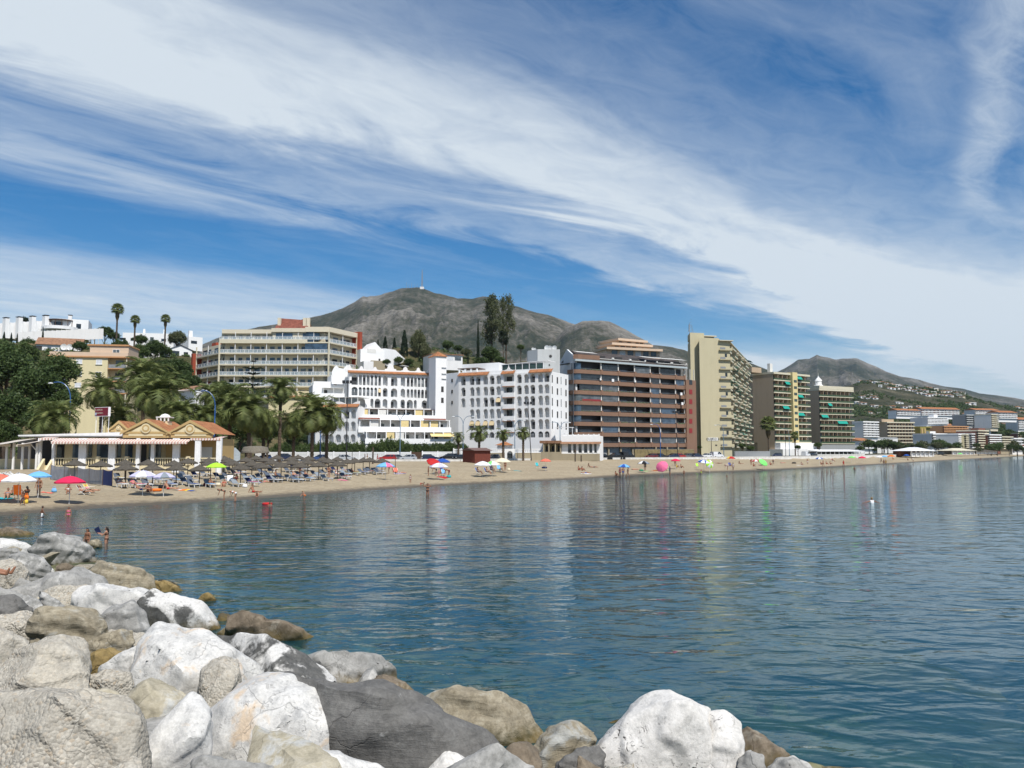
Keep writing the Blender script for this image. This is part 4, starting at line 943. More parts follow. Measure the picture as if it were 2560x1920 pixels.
# ================================================================== tall slab tower with saw-tooth balconies
def tower():
 S = .229;U = lambda x: 1700 + x*S;V = lambda y: 780 + y*S
 fc = Fac(U(232),268,U(575),271);r = fc.root('apartment_tower','tall cream tower with plain windowless gable wall and aerial mast on its roof','tower')
 zt = fc.uv(U(400),V(285))[1];L = fc.L;z0 = 2.0
 sd = Fac(U(575),271,U(812),338);ang = sd.rz - fc.rz;SL = sd.L
 Xl = fc.uv(U(430),1000)[0]
 c,s = math.cos(ang),math.sin(ang);e = lambda a,b: (L + a*c - b*s,a*s + b*c)
 MB().prism([(0,0),(Xl,0),e(SL,3.2),e(SL,13.5),(SL*c*.97,SL*s*.97)],z0,zt).build('wall','tower_cream',r)
 MB().prism([(-2.1,2.4),(1.8,2.4),(8,14),(4,16)],z0,zt - .3).build('recessed_wing','tower_cream',r)
 MB().prism([(Xl,-.01),(L - .2,-.01),e(3,2.6),(Xl + 1,4)],z0,zt - .6).build('front_wing','tower_cream',r)
 zc = fc.uv(U(250),V(218))[1];MB().prism([(-2.1,2.42),(3.2,2.42),(6.2,10),(.9,10)],zt - .31,zc).build('roof_house','tower_cream',r);MB().box(1.0,8,2.5,10,zt + .9,zt + 1.2).build('roof_slab','slab_cream',r);MB().box(1.4,7.4,3.2,9.5,zt - .1,zt + .9).build('roof_vent','dark_room',r)
 mb = MB();hz = fc.uv(U(275),V(85))[1]
 for dx in (0,.9): mb.cyl((.2 + dx,7,zc),(.2 + dx,7,hz - dx),.07,n=5)
 for k in range(6): mb.cyl((.2,7,zc + .6 + k*.9),(1.1,7,zc + .9 + k*.9),.035,n=4)
 for dx in (-1.0,2.2): mb.cyl((dx,7,zc),(.6,7,zc + 3.5),.035,n=4)
 for k in range(3): mb.box(-.15,.15,6.8,7.1,hz - 3.2 + k*.9,hz - 2.5 + k*.9)
 mb.build('aerial_mast','rail_grey',r)
 nf = 12;fh = 3.05;ztop = zt - 1.0
 for i in range(nf):
  z = ztop - 3.2 - i*3.27
  if z < 4: break
  b = MB();b.box(Xl + .15,L + .3,-.75,0,z,z + .18);b.box(Xl + .15,L + .3,-.78,-.66,z + .18,z + .95 if i % 3 else z + .8);ob = b.build('end_balcony','tower_cream',r)
  mkobj('railing',MB().box(Xl + .25,Xl + 2.2,-.80,-.70,z + .35,z + 1.0).mesh('railing'),'rail_grey',ob)
  MB().box(Xl + 2.4,Xl + 3.2,-.06,.0,z + .2,z + 2.2).build('window','glass_dark',r) if i % 2 else None
  nb = 8;w = SL/nb
  for k in range(nb):
   a0 = k*w;st = 1.0 + .55*((k + i) % 2);b = MB().frame((L,0,0),ang)
   up = 1.6 if k % 2 else 0.0;zq = z + up
   b.box(a0 + .1,a0 + w - .15,1.6 - st,3.4,zq - .16,zq);b.box(a0 + .1,a0 + w - .15,1.6 - st,1.6 - st + .1,zq,zq + .32)
   b.add([(a0 + .1,1.6 - st,zq + .3),(a0 + .1,3.3,zq + .3),(a0 + .1,3.3,zq + 1.3),(a0 + .1,2.0 - st,zq + 1.0)],[(0,1,2,3)])
   ob = b.build('balcony','slab_cream',r)
   g = MB().frame((L,0,0),ang);g.box(a0 + .15,a0 + w - .2,1.64 - st,1.68 - st,zq + .32,zq + .98);mkobj('railing',g.mesh('railing'),'green_rail',ob)
   g = MB().frame((L,0,0),ang);g.box(a0 + .2,a0 + w - .2,3.15,3.2,zq,zq + 2.5);mkobj('window',g.mesh('window'),RG.choice(['glass_green','glass_dark','glass_grey']),ob)
   if RG.random() < .16: g = MB().frame((L,0,0),ang);g.add([(a0 + .2,3.0,zq + 2.6),(a0 + w - .2,3.0,zq + 2.6),(a0 + w - .2,1.2 - st,zq + 1.5),(a0 + .2,1.2 - st,zq + 1.5)],[(0,1,2,3)]);mkobj('awning',g.mesh('awning'),'awning_green',ob)
 MB().prism([(Xl,-1.0),(L + .5,-1.2),e(2.5,0.2),e(SL*.98,1.2),e(SL*.98,3.3),(Xl + .5,3)],zt - .95,zt - .7).build('roof_slab','slab_cream',r)
 a,zb = fc.uv(U(300),V(1405));b_,zc2 = fc.uv(U(415),V(1370));MB().box(a,b_,-.10,-.02,zb,zc2).build('name_board','slab_white',r)
 cu = bpy.data.curves.new('lettering','FONT');cu.body = 'OLIMPO  II';cu.size = (zc2 - zb)*.95;cu.extrude = .01;cu.align_x = 'CENTER';cu.align_y = 'CENTER';cu.materials.append(M('dark_metal'))
 t0 = bpy.data.objects.new('lettering',cu);COL.objects.link(t0);me = t0.to_mesh().copy();me.materials.clear();me.materials.append(M('dark_metal'));t0.to_mesh_clear();bpy.data.objects.remove(t0)
 t = bpy.data.objects.new('lettering',me);COL.objects.link(t);t.parent = r;t.location = ((a + b_)/2,-.13,(zb + zc2)/2);t.rotation_euler = (R(90),0,0);t.scale = (1.0,1,1)
 for X in (395,455): x,z = fc.uv(U(X),V(1462));MB().box(x - .35,x + .35,-.04,.03,z,z + .45).build('vent','dark_room',r)
tower()
# ================================================================== generic balcony slab blocks
def slab_block(name,label,fc,zt,z0,floors,bays,depth,wallm,slabm,glassm,side=None,railm='green_rail',parap=.35,rec=1.6,piers=True,awn=(),win_parts=True,extra=None,group=None,cat='building',proud=0.0):
 r = fc.root(name,label,cat,group);L = fc.L;fh = (zt - 1.0 - z0)/floors
 MB().box(0,L,rec,depth,z0,zt - .3).build('wall',wallm,r)
 MB().box(-.15,L + .15,-.15 - proud,depth,zt - .9,zt).build('roof_parapet',slabm,r)
 for i in range(floors):
  z = z0 + i*fh
  b = MB();b.box(0,L,-proud,rec,z - .12,z + .1);b.box(0,L,-proud,.1 - proud,z + .1,z + .1 + parap);ob = b.build('balcony',slabm,r)
  if railm: mkobj('railing',MB().box(.05,L - .05,.0,.04,z + .1 + parap,z + 1.1).mesh('railing'),railm,ob)
  for k in range(bays):
   x0 = L*k/bays;w = L/bays
   if win_parts: MB().box(x0 + w*(.08 + .1*RG.random()),x0 + w*(.7 + .22*RG.random()),rec - .06,rec - .005,z + .15,z + fh*.82).build('window',RG.choice(glassm),r)
   if piers and k: MB().box(x0 - .1,x0 + .1,.15,rec,z + .1,z + fh - .12).build('partition',wallm,r)
  if not win_parts: MB().box(.3,L - .3,rec - .06,rec - .005,z + .15,z + fh*.82).build('window',glassm[0],r)
 for (i,x0,x1) in awn:
  z = z0 + (i + 1)*fh - .2;MB().add([(x0*L,.2,z),(x1*L,.2,z),(x1*L,-.9,z - fh*.5),(x0*L,-.9,z - fh*.5)],[(0,1,2,3)]).build('awning','awning_green',r)
 if side is not None: side(r,fc,zt,z0)
 return r
def gable_left(uA,dA,mat):
 def f(r,fc,zt,z0):
  p = at(uA,1125,dA)[:2];a = (float(np.dot(p - fc.A,fc.X)),float(np.dot(p - fc.A,fc.N)))
  n = (a[0] + 2,a[1] + 12);MB().prism([(a[0],a[1]),(-.01,.4),(-.01,10),n],z0 - 1,zt - .2).build('gable_wall',mat,r)
 return f
def blocks_right():
 S = .229;U = lambda x: 1700 + x*S;V = lambda y: 780 + y*S
 fc = Fac(U(1045),368,U(1440),384);zt = fc.uv(U(1200),V(668))[1];z0 = fc.uv(U(1200),V(1425))[1]
 def side(r,fc,zt,z0):
  gable_left(U(818),392,'tan_wall')(r,fc,zt,1.0)
  x0,x1 = fc.uv(U(1212),1000)[0],fc.uv(U(1265),1000)[0];MB().box(x0,x1,-1.2,3,z0,zt + .4).build('stair_shaft','yellow_col',r)
  for i in range(10): MB().box(x0 + .8,x1 - .6,-1.26,-1.19,z0 + 1.2 + i*3.0,z0 + 2.4 + i*3.0).build('window','glass_green',r)
  MB().box(-8,-1,6,11,zt - .2,zt + 2.2).build('roof_house','tan_wall',r);MB().box(fc.L*.1,fc.L*.17,4,5.5,zt,zt + 4.4).build('chimney','slab_white',r)
  xs = (0,fc.L);MB().box(0,fc.L,-2.6,2,z0 - 3.1,z0 - .2).build('arcade','white_wall',r)
  for k in range(9): loggia(r,(k + .5)*fc.L/9,z0 - 2.7,fc.L/9*.62,2.2,dep=.3,kind='glazed',y=-2.62,rail=None)
  MB().box(-1,fc.L + 1,-4.5,3,1.9,z0 - 3.15).build('terrace','white_old',r)
 slab_block('apartment_building','tan twin bay apartment block with yellow stair shaft and green awnings',fc,zt,z0,11,8,12,'tan_wall','slab_cream',['glass_green','glass_dark','glass_grey','glass_grey'],side,awn=((9,.3,.42),(5,.22,.38),(10,.62,.76),(7,.64,.78),(4,.58,.80)),parap=.25)
 fc = Fac(U(1540),416,U(1915),428);zt = fc.uv(U(1700),V(845))[1];z0 = fc.uv(U(1700),V(1440))[1]
 def side2(r,fc,zt,z0):
  gable_left(U(1438),428,'tan_wall')(r,fc,zt + .3,1.0);MB().box(0,fc.L,-.2,12,zt - .02,zt + 1.6).build('roof_parapet','slab_cream',r);MB().box(0,fc.L,.3,10,1.5,z0 - .15).build('base','grey_wall',r)
  z = zt + 1.6;x = fc.uv(U(1603),900)[0]
  rt = empty('domed_turret',(*fc.loc(x,6),z),0,'small white domed lookout turret on a flat roof','turret')
  MB().lathe([(2.3,-.4),(2.3,.9),(1.6,1.0),(1.6,3.0),(1.9,3.1),(1.4,4.0),(.6,4.7),(.5,5.2),(.1,5.5),(.04,7.4)],n=12).build('dome','white_wall',rt)
 slab_block('apartment_building','nine storey block with dark green balconies and pale slab edges',fc,zt,z0,9,8,12,'tan_wall','slab_cream',['glass_green','glass_green','glass_grey','glass_dark'],side2,awn=((3,.5,.78),(6,.24,.34),(4,.04,.22)),parap=.12)
 fc = Fac(U(1468),372,U(1990),392);r = fc.root('beach_restaurant','long open restaurant with flat white canopy roof below green balcony block');zt = fc.uv(U(1700),V(1500))[1];zb = fc.uv(U(1700),V(1518))[1]
 MB().add([(0,-1.5,zb),(fc.L,-1.5,zb),(fc.L,7,zt),(0,7,zt),(0,-1.5,zb - .25),(fc.L,-1.5,zb - .25),(fc.L,7,zb - .25),(0,7,zb - .25)],[(0,1,2,3),(4,7,6,5),(4,5,1,0),(5,6,2,1),(7,4,0,3)]).build('roof','white_paint',r)
 for k in range(12): MB().box(k*(fc.L - .2)/11,k*(fc.L - .2)/11 + .2,-1.2,-1.0,.8,zb - .26).build('post','white_paint',r)
 MB().box(.3,fc.L - .3,4.5,7,1,zb - .27).build('back_wall','grey_wall',r);MB().box(.2,fc.L - .2,-1.15,-1.02,1.2,2.6).build('parapet','slab_white',r)
 MB().box(fc.L*.02,fc.L*.26,7.5,9,zt - .1,zt + 1.3).build('awning','blue_awning',r)
blocks_right()
# ================================================================== hotel on the slope behind
def hotel():
 S = .208;U = lambda x: 460 + x*S;V = lambda y: 780 + y*S
 seg = [Fac(U(108),248,U(385),236),Fac(U(385),236,U(1720),236.5),Fac(U(1720),236.5,U(2060),249)]
 fm = seg[1];r = fm.root('hotel_building','cream hotel with white balcony rails and dark red end walls above the palms')
 zl = [fm.uv(U(800),V(y))[1] for y in (491,627,758,890)];fh = (zl[0] - zl[3])/3
 levels = [zl[0] + fh,zl[0],zl[1],zl[2],zl[3],zl[3] - fh]
 ztop = zl[0] + 2*fh
 Y0 = 14.0
 for si,f in enumerate(seg):
  o = (float(np.dot(f.A - fm.A,fm.X)),float(np.dot(f.A - fm.A,fm.N)),0);a = f.rz - fm.rz
  top = ztop - .2 if si != 0 else levels[0]
  MB().frame(o,a).box(0,f.L,1.9,14,Y0,top - .3).build('wall','hotel_cream',r)
  nb = {0: 2,1: 7,2: 2}[si]
  for li,z in enumerate(levels):
   if si == 0 and li == 0: continue
   xs0,xs1 = 0,f.L
   b = MB().frame(o,a);b.box(xs0,xs1,0,1.9,z - .35,z);
   if li == 0 and si < 2: b.box(xs0,f.L*(.80 if si == 1 else 1),-.05,.2,z - .4,z + .75)
   ob = b.build('balcony','slab_cream',r)
   n = {0: 8,1: 26,2: 8}[si];zr0,zr1 = (z + .05,z + 1.05) if not (li == 0 and si < 2) else (z + .8,z + 1.6)
   q = MB().frame(o,a)
   x_s = 0
   q.box(x_s,f.L,.04,.12,zr1 - .09,zr1);q.box(x_s,f.L,.04,.10,zr0,zr0 + .08)
   for k in range(n + 1): q.box(x_s + (f.L - x_s - .09)*k/n,x_s + (f.L - x_s - .09)*k/n + .09,.04,.12,zr0 + .08,zr1 - .09)
   mkobj('railing',q.mesh('railing'),'white_paint',ob)
   g = MB().frame(o,a);g.box(.1,f.L - .1,.07,.09,zr0,zr1 - .1);mkobj('rail_glass',g.mesh('rail_glass'),'glass_rail',ob)
   for k in range(nb):
    x0 = f.L*k/nb;w = f.L/nb
    for t in range(2):
     p = x0 + w*(.1 + .45*t + .08*RG.random());wd = w*(.2 + .2*RG.random())
     MB().frame(o,a).box(p,p + wd,1.83,1.895,z + .02,z + 2.1).build('window',RG.choice(['glass_blue','glass_blue','glass_dark','glass_grey']),r)
    if k: MB().frame(o,a).box(x0 - .08,x0 + .08,.2,.36,z,z + fh - .36).build('post','white_paint',r)
  for x in (0.0,f.L): MB().frame(o,a).box(x - .16,x + .16,-.02,.3,Y0,(ztop if si == 2 else levels[0]) - .1).build('column','slab_cream',r)
 o2 = seg[2];oo = (float(np.dot(o2.A - fm.A,fm.X)),float(np.dot(o2.A - fm.A,fm.N)),0);a2 = o2.rz - fm.rz
 xa,xb = fm.uv(U(1450),900)[0],fm.L;MB().box(xa,xb,-.1,14,ztop - .25,ztop + 1.25).build('roof_parapet','hotel_cream',r);MB().frame(oo,a2).box(0,o2.L + .4,-.1,14,ztop - .22,ztop + 1.2).build('roof_parapet','hotel_cream',r)
 x0,x1 = fm.uv(U(1050),900)[0],fm.uv(U(1455),900)[0];MB().box(x0,x1,.6,12,levels[0],ztop - .3).build('penthouse','hotel_cream',r);MB().box(x0 - .2,x1 - .01,0,12,ztop - .29,ztop + .85).build('roof_parapet','hotel_cream',r)
 MB().add([(x0 + .5,.6,ztop + .85),(x1 + .4,.6,ztop + .85),(x1,5,ztop + 4.0),(x0 + 1.4,5,ztop + 4.6),(x1,9,ztop + .85),(x0,9,ztop + .85)],[(0,1,2,3),(3,2,4,5)]).build('roof','tiles_red',r)
 for x in (x0 + 8.6,x1 - .3,x0 + 1): MB().box(x,x + .9,2,3,ztop + .9,ztop + 4.3).build('chimney','hotel_cream',r)
 for k in range(2): MB().box(x0 + 1 + k*8,x0 + 6 + k*8,.5,.58,levels[0] + .5,ztop - .6).build('window','glass_blue',r)
 x2,x3 = fm.uv(U(550),900)[0],fm.uv(U(1050),900)[0];MB().box(x2,x3 - .2,2.2,12,levels[0],ztop - .5).build('penthouse','hotel_cream',r);MB().box(x2 - 3,x3,1.2,12,ztop - .6,ztop + .6).build('roof_parapet','hotel_cream',r)
 for k in range(2): MB().box(x2 + 3 + k*5.6,x2 + 8 + k*5.6,2.1,2.18,levels[0] + .4,ztop - .9).build('window','glass_dark',r)
 MB().box(fm.uv(U(1460),900)[0],fm.uv(U(1545),900)[0],.3,.36,levels[0] + .1,ztop - .3).build('window','glass_blue',r);MB().box(fm.uv(U(1450),900)[0],fm.uv(U(1715),900)[0],.16,.2,levels[1] + .3,levels[0] - .4).build('glazing','glass_blue',r)
 MB().frame(oo,a2).box(o2.L,o2.L + 1.3,-1.0,13,Y0,ztop + 1.6).build('end_wall','red_panel',r)
 o0 = seg[0];q = (float(np.dot(o0.A - fm.A,fm.X)),float(np.dot(o0.A - fm.A,fm.N)),0);MB().frame(q,o0.rz - fm.rz).box(-1.2,0,-1.0,13,Y0,zl[0] + 1.2).build('end_wall','red_panel',r);MB().frame(q,o0.rz - fm.rz).box(4.4,7.4,3,13,zl[0] + .5,levels[0] + 1.0).build('end_wall','red_panel',r)
 MB().box(fm.uv(U(1050),1000)[0],fm.uv(U(1660),1000)[0],-1.6,2,levels[5] - .5,levels[4] - 1.6).build('lower_storey','cream_wall',r)
 MB().add([(fm.uv(U(1040),1000)[0],-2.4,levels[5] - .3),(fm.uv(U(1670),1000)[0],-2.4,levels[5] - .3),(fm.uv(U(1670),1000)[0],-1.5,levels[5] + .4),(fm.uv(U(1040),1000)[0],-1.5,levels[5] + .4)],[(0,1,2,3)]).build('tile_eave','tiles',r)
 MB().box(fm.uv(U(1040),1000)[0],fm.uv(U(1660),1000)[0],-1.9,2,8,levels[5] - .52).build('base_wall','cream_wall',r)
_defs['glass_rail'] = lambda: _glassrail()
def _glassrail():
 t = NT('glass_rail');b = t.n('ShaderNodeBsdfPrincipled');b.inputs['Base Color'].default_value = (.5,.58,.6,1);b.inputs['Roughness'].default_value = .1
 tp = t.n('ShaderNodeBsdfTransparent');m = t.n('ShaderNodeMixShader');m.inputs[0].default_value = .35;t.link(tp.outputs[0],m.inputs[1]);t.link(b.outputs[0],m.inputs[2]);t.link(m.outputs[0],t.out.inputs[0]);return t.m
hotel()
# ================================================================== cream house and hillside villas
def cream_house():
 S = .244;U = lambda x: 0 + x*S;V = lambda y: 740 + y*S
 fc = Fac(U(505),197,U(1310),200);r = fc.root('apartment_building','pale yellow four storey house with white shutters and side balconies among trees')
 X = lambda x: fc.uv(U(x),900)[0];Z = lambda y: fc.uv(U(900),V(y))[1]
 z0 = 6.0;zt = Z(630)
 MB().box(X(725),X(1105),0,10,z0,zt).build('wall','cream_wall',r);MB().box(X(510),X(725) - .01,1.6,10,z0,zt).build('side_wall','peach_wall',r);MB().box(X(1105) + .01,X(1305),1.6,10,z0,zt).build('side_wall','cream_wall',r)
 MB().box(X(495),X(1325),-.4,10.3,zt,zt + .35).build('eave','orange_wall',r);MB().box(X(505),X(1310),-.1,10,zt + .35,Z(575)).build('roof_parapet','peach_wall',r)
 MB().box(X(910),X(1308),.5,9,Z(575) - .2,Z(505)).build('attic','peach_wall',r);MB().box(X(885),X(1315),.2,9.4,Z(505),Z(490)).build('attic_eave','orange_wall',r)
 window_part(r,(X(1145) + X(1218))/2,Z(590),X(1218) - X(1145),Z(540) - Z(590),y=.48,pane='glass_grey')
 for (a,b,ya,yb,pane) in ((782,845,645,695,'shutter_white'),(985,1048,650,698,'shutter_white'),(780,845,765,818,'shutter_white'),(985,1045,775,818,'glass_dark'),(778,843,888,935,'shutter_white')): window_part(r,(X(a) + X(b))/2,Z(yb),X(b) - X(a),Z(ya) - Z(yb),pane=pane,y=-.02,sill=True)
 for (xa,xb) in ((510,722),(1108,1305)):
  for yb in (735,865,990):
   MB().box(X(xa),X(xb),-.2,1.6,Z(yb) - .25,Z(yb)).build('balcony','orange_wall',r);MB().box(X(xa) + .2,X(xb) - .2,-.15,-.1,Z(yb),Z(yb) + .9).build('railing','rail_grey',r)
   m = (X(xa) + X(xb))/2;MB().box(m - .9,m + .9,1.5,1.58,Z(yb),Z(yb) + 2.1).build('door','glass_grey' if yb != 865 else 'dark_room',r)
  MB().box(X(xb) - .25,X(xb),-.15,.1,z0,zt).build('column','slab_cream',r)
cream_house()
def villa(label,u0,u1,vt,vb,d,wallm='white_wall',roof=None,wins=(),depth=8,tilt=4,zb=None,group=None,extra=None,name='villa'):
 fc = Fac(u0,d,u1,d + tilt);zt = fc.uv((u0 + u1)/2,vt)[1];z0 = fc.uv((u0 + u1)/2,vb)[1] - 2.5 if zb is None else zb
 r = fc.root(name,label,'house',group);MB().box(0,fc.L,0,depth,z0,zt).build('wall',wallm,r)
 if roof == 'gable':
  h = fc.L*.22;MB().add([(-.4,-.5,zt),(fc.L + .4,-.5,zt),(fc.L + .4,depth/2,zt + h),(-.4,depth/2,zt + h),(fc.L + .4,depth + .5,zt),(-.4,depth + .5,zt)],[(0,1,2,3),(3,2,4,5),(1,4,2),(0,3,5)]).build('roof','tiles_old',r)
 elif roof == 'front':
  h = fc.L*.2;MB().slab_xz([(-.3,zt),(fc.L + .3,zt),(fc.L/2,zt + h)],0,depth).build('gable',wallm,r);MB().add([(-.5,-.4,zt - .1),(fc.L/2,-.4,zt + h + .15),(fc.L/2,depth,zt + h + .15),(-.5,depth,zt - .1),(fc.L + .5,-.4,zt - .1),(fc.L + .5,depth,zt - .1)],[(0,1,2,3),(1,4,5,2)]).build('roof','tiles_old',r)
 elif roof == 'eave': MB().box(-.3,fc.L + .3,-.4,depth + .3,zt,zt + .25).build('roof','tiles_old',r)
 for (a,b,va,vb2,m) in wins:
  x0 = fc.uv(a,900)[0];x1 = fc.uv(b,900)[0];zc = fc.uv((a + b)/2,va)[1];ze = fc.uv((a + b)/2,vb2)[1]
  MB().box(x0,x1,-.05,.05,ze,zc).build('window',m,r)
 if extra: extra(r,fc,zt,z0)
 return r
def hill_left():
 S = .244;U = lambda x: x*S;V = lambda y: 740 + y*S
 for k,(xa,xb) in enumerate(((-120,15),(15,150),(150,285),(285,420),(420,555))):
  yt = 275 - k*8
  def ex(r,fc,zt,z0,xa=xa,xb=xb,yt=yt):
   p = fc.uv(U(xa + 25),800)[0];q = fc.uv(U(xa + 68),800)[0];zc = fc.uv(U(xa + 40),V(yt - 35))[1]
   MB().box(p,q,-1.2,1.0,z0,zc).build('chimney','white_wall',r);MB().box(p - .1,q + .1,-1.3,1.1,zc + .25,zc + .45).build('chimney_cap','dark_metal',r);MB().box(p + .2,q - .2,-1,.8,zc,zc + .25).build('chimney_vent','dark_room',r)
   p2 = fc.uv(U(xb - 5),800)[0];MB().slab_xz([(q,z0),(p2,z0),(p2,z0 + .5),(p2 - (p2 - q)*.3,zt - 1.6),(q,zt - .9)],-1.6,-.02).build('stair_wall','white_wall',r);MB().box(p2 - 2.6,p2 - 1.5,-.06,.02,zt - 3.6,zt - 1.6).build('window','dark_room',r)
  villa(['white terraced villa with square chimney, cut by left picture edge','second white terraced villa from left with square chimney','white terraced villa with chimney in middle of row','fourth white terraced villa with chimney and stepped wall','fifth white terraced villa next to round balcony house'][k],U(xa),U(xb),V(yt),V(370),300 + k,depth=9,extra=ex,group='white terraced villas on the hill')
 def ex(r,fc,zt,z0):
  p = fc.uv(U(700),800)[0];q = fc.uv(U(738),800)[0];zc = fc.uv(U(715),V(205))[1];MB().box(p,q,-.8,1,z0,zc).build('chimney','white_wall',r);MB().box(p - .1,q + .1,-.9,1.1,zc + .2,zc + .4).build('chimney_cap','dark_metal',r);MB().box(p + .2,q - .2,-.6,.8,zc,zc + .2).build('chimney_vent','dark_room',r)
  c = fc.uv(U(615),800)[0];zb = fc.uv(U(615),V(330))[1];MB().lathe([(6.2,-.9),(6.4,-.8),(6.4,.4),(6.1,.4),(6.1,-.8)],(c,1,zb),n=20).build('round_balcony','white_wall',r);MB().lathe([(4.6,2.9),(4.6,3.2),(4.3,3.2)],(c,1,zb),n=18).build('pergola_ring','wood_dark',r);MB().lathe([(4.0,0),(4.0,2.9)],(c,2,zb),n=16).build('round_room','white_wall',r)
  for k in range(6): t = math.pi*(1.1 + .16*k);MB().box(c + 4.4*math.cos(t) - .1,c + 4.4*math.cos(t) + .1,1 + 4.4*math.sin(t) - .1,1 + 4.4*math.sin(t) + .1,zb,zb + 2.9).build('post','wood_dark',r)
  MB().box(c - 1.8,c + 1.2,-2.2,-1.9,zb,zb + 2.2).build('window','glass_dark',r)
 villa('white hilltop villa with round pergola balcony and tall chimney',U(525),U(850),V(235),V(370),306,depth=12,extra=ex,wins=((U(765),U(815),V(285),V(335),'glass_dark'),(U(680),U(695),V(280),V(305),'dark_room')))
 a = at(U(180),V(440),292);b = at(U(1060),V(400),300);mb = MB();L = float(np.hypot(*(b - a)[:2]));rz = math.atan2(b[1] - a[1],b[0] - a[0])
 r = empty('retaining_wall',(a[0],a[1],0),rz,'long white panelled retaining wall below the hilltop villas','wall');z1 = a[2];z2 = b[2]
 for k in range(18):
  x0 = L*k/18;zt = z1 + 2.6 + (z2 - z1)*k/18;MB().box(x0 + .06,x0 + L/18 - .06,0,.3,zt - 4,zt).build('panel','white_old',r);MB().box(x0 - .06 + .001,x0 + .06,-.06,.36,zt - 7,zt + .2).build('post','white_old',r)
 villa('long low white row house on the hill between slender palms',U(1210),U(1740),V(380),V(470),318,wins=((U(1215),U(1280),V(428),V(450),'glass_dark'),(U(1330),U(1375),V(430),V(458),'glass_dark'),(U(1530),U(1568),V(422),V(470),'glass_grey'),(U(1645),U(1695),V(438),V(465),'glass_dark'),(U(1460),U(1500),V(425),V(455),'glass_dark')),extra=lambda r,fc,zt,z0: [MB().box(fc.L*t,fc.L*t + .7,2,3,zt,zt + 2).build('chimney','white_wall',r) for t in (.37,.77)])
 villa('small white flat roofed house at the right end of the hill row',U(1895),U(2040),V(415),V(495),314,wins=((U(1950),U(2012),V(458),V(488),'glass_dark'),),extra=lambda r,fc,zt,z0: MB().box(1,2.4,2,3,zt,zt + 2.6).build('chimney','white_wall',r))
 villa('white bungalow with tiled roof and two dishes above the pale yellow house',U(320),U(780),V(500),V(600),240,'white_old','gable',wins=((U(335),U(425),V(510),V(570),'dark_room'),(U(480),U(520),V(520),V(560),'glass_grey'),(U(680),U(750),V(530),V(560),'glass_dark')),extra=lambda r,fc,zt,z0: [dish(r,fc.L*t,-1.0,zt - 1.6,.95,0) for t in (.63,.76)])
 villa('tiny white cube house with one window on the slope',U(1475),U(1600),V(515),V(600),255,roof='eave',wins=((U(1512),U(1535),V(540),V(565),'dark_room'),))
 villa('white two storey villa with arched terrace left of the hotel',U(1690),U(1935),V(548),V(735),262,roof='front',wins=((U(1750),U(1835),V(562),V(612),'glass_dark'),(U(1880),U(1925),V(575),V(608),'glass_dark'),(U(1703),U(1740),V(643),V(668),'dark_room'),(U(1760),U(1780),V(648),V(668),'dark_room'),(U(1815),U(1840),V(645),V(685),'dark_room')),extra=lambda r,fc,zt,z0: MB().box(-.5,fc.L + .3,-2.2,-1.95,fc.uv(U(1800),V(715))[1],fc.uv(U(1800),V(690))[1]).build('terrace_parapet','white_wall',r))
 villa('white house corner with steep orange tile roof in front of the hotel',484,540,975,1040,170,roof='front',depth=7)
 S = .1808;U = lambda x: 780 + x*S;V = lambda y: 820 + y*S
 villa('white stepped villa with stone wall right of the hotel',U(650),U(985),V(300),V(520),246,wins=((U(920),U(945),V(425),V(480),'dark_room'),(U(760),U(885),V(290),V(345),'slab_white')),extra=lambda r,fc,zt,z0: (MB().slab_xz([(fc.L*.3,zt),(fc.L*.62,zt + 2.6),(fc.L*.98,zt - .2)],.5,8).build('gable','white_wall',r),MB().box(fc.L*.4,fc.L*.95,-1.5,-.02,z0,zt - 3.5).build('stone_wall','stone_wall',r),MB().box(0,fc.L*.4,-3,-.03,z0,zt - 4).build('terrace','white_old',r)))
 villa('plain white villa with sloping roofline beside dark cypress trees',U(985),U(1135),V(290),V(420),250,depth=6,extra=lambda r,fc,zt,z0: (MB().slab_xz([(fc.L,z0),(fc.L,zt),(fc.L + 8.5,zt - 4.6),(fc.L + 8.5,z0)],0,6).build('wing','white_wall',r),MB().box(fc.L + 1,fc.L + 6,-2.5,-.02,zt - 5.2,zt - 5).build('porch_roof','white_old',r)))
 villa('white bungalow with shallow orange roof behind the stair tower',U(1640),U(2075),V(372),V(470),248,'white_old','eave',wins=((U(1870),U(1950),V(390),V(445),'shutter_white'),(U(1975),U(2060),V(400),V(450),'glass_grey')),depth=9)
 S = .217;U = lambda x: 1340 + x*S;V = lambda y: 800 + y*S
 r = None
 for k,(x0,x1,ya,yb) in enumerate(((950,1295,225,275),(880,1355,275,325),(820,1470,325,420))):
  fc = Fac(U(x0),318 - k*3,U(x1),326 - k*3)
  if r is None: r = fc.root('apartment_building','pink terraced building with stepped storeys rising behind the brown block');f0 = fc
  o = (float(np.dot(fc.A - f0.A,f0.X)),float(np.dot(fc.A - f0.A,f0.N)),0);zt = fc.uv(U((x0 + x1)/2),V(ya))[1];zb = fc.uv(U((x0 + x1)/2),V(yb))[1]
  MB().frame(o,fc.rz - f0.rz).box(.5,fc.L - .5,1.2,12,zb - (0 if k < 2 else 25),zt - .6).build('storey','peach_wall',r);MB().frame(o,fc.rz - f0.rz).box(0,fc.L,-.6,12.5,zt - .9,zt).build('storey_roof','orange_wall' if False else 'peach_wall',r)
  for q in range(6): MB().frame(o,fc.rz - f0.rz).box(fc.L*(.12 + .14*q),fc.L*(.22 + .14*q),1.1,1.18,zb + .4,zt - 1.0).build('window',RG.choice(['glass_grey','shutter_white','glass_dark']),r)
hill_left()
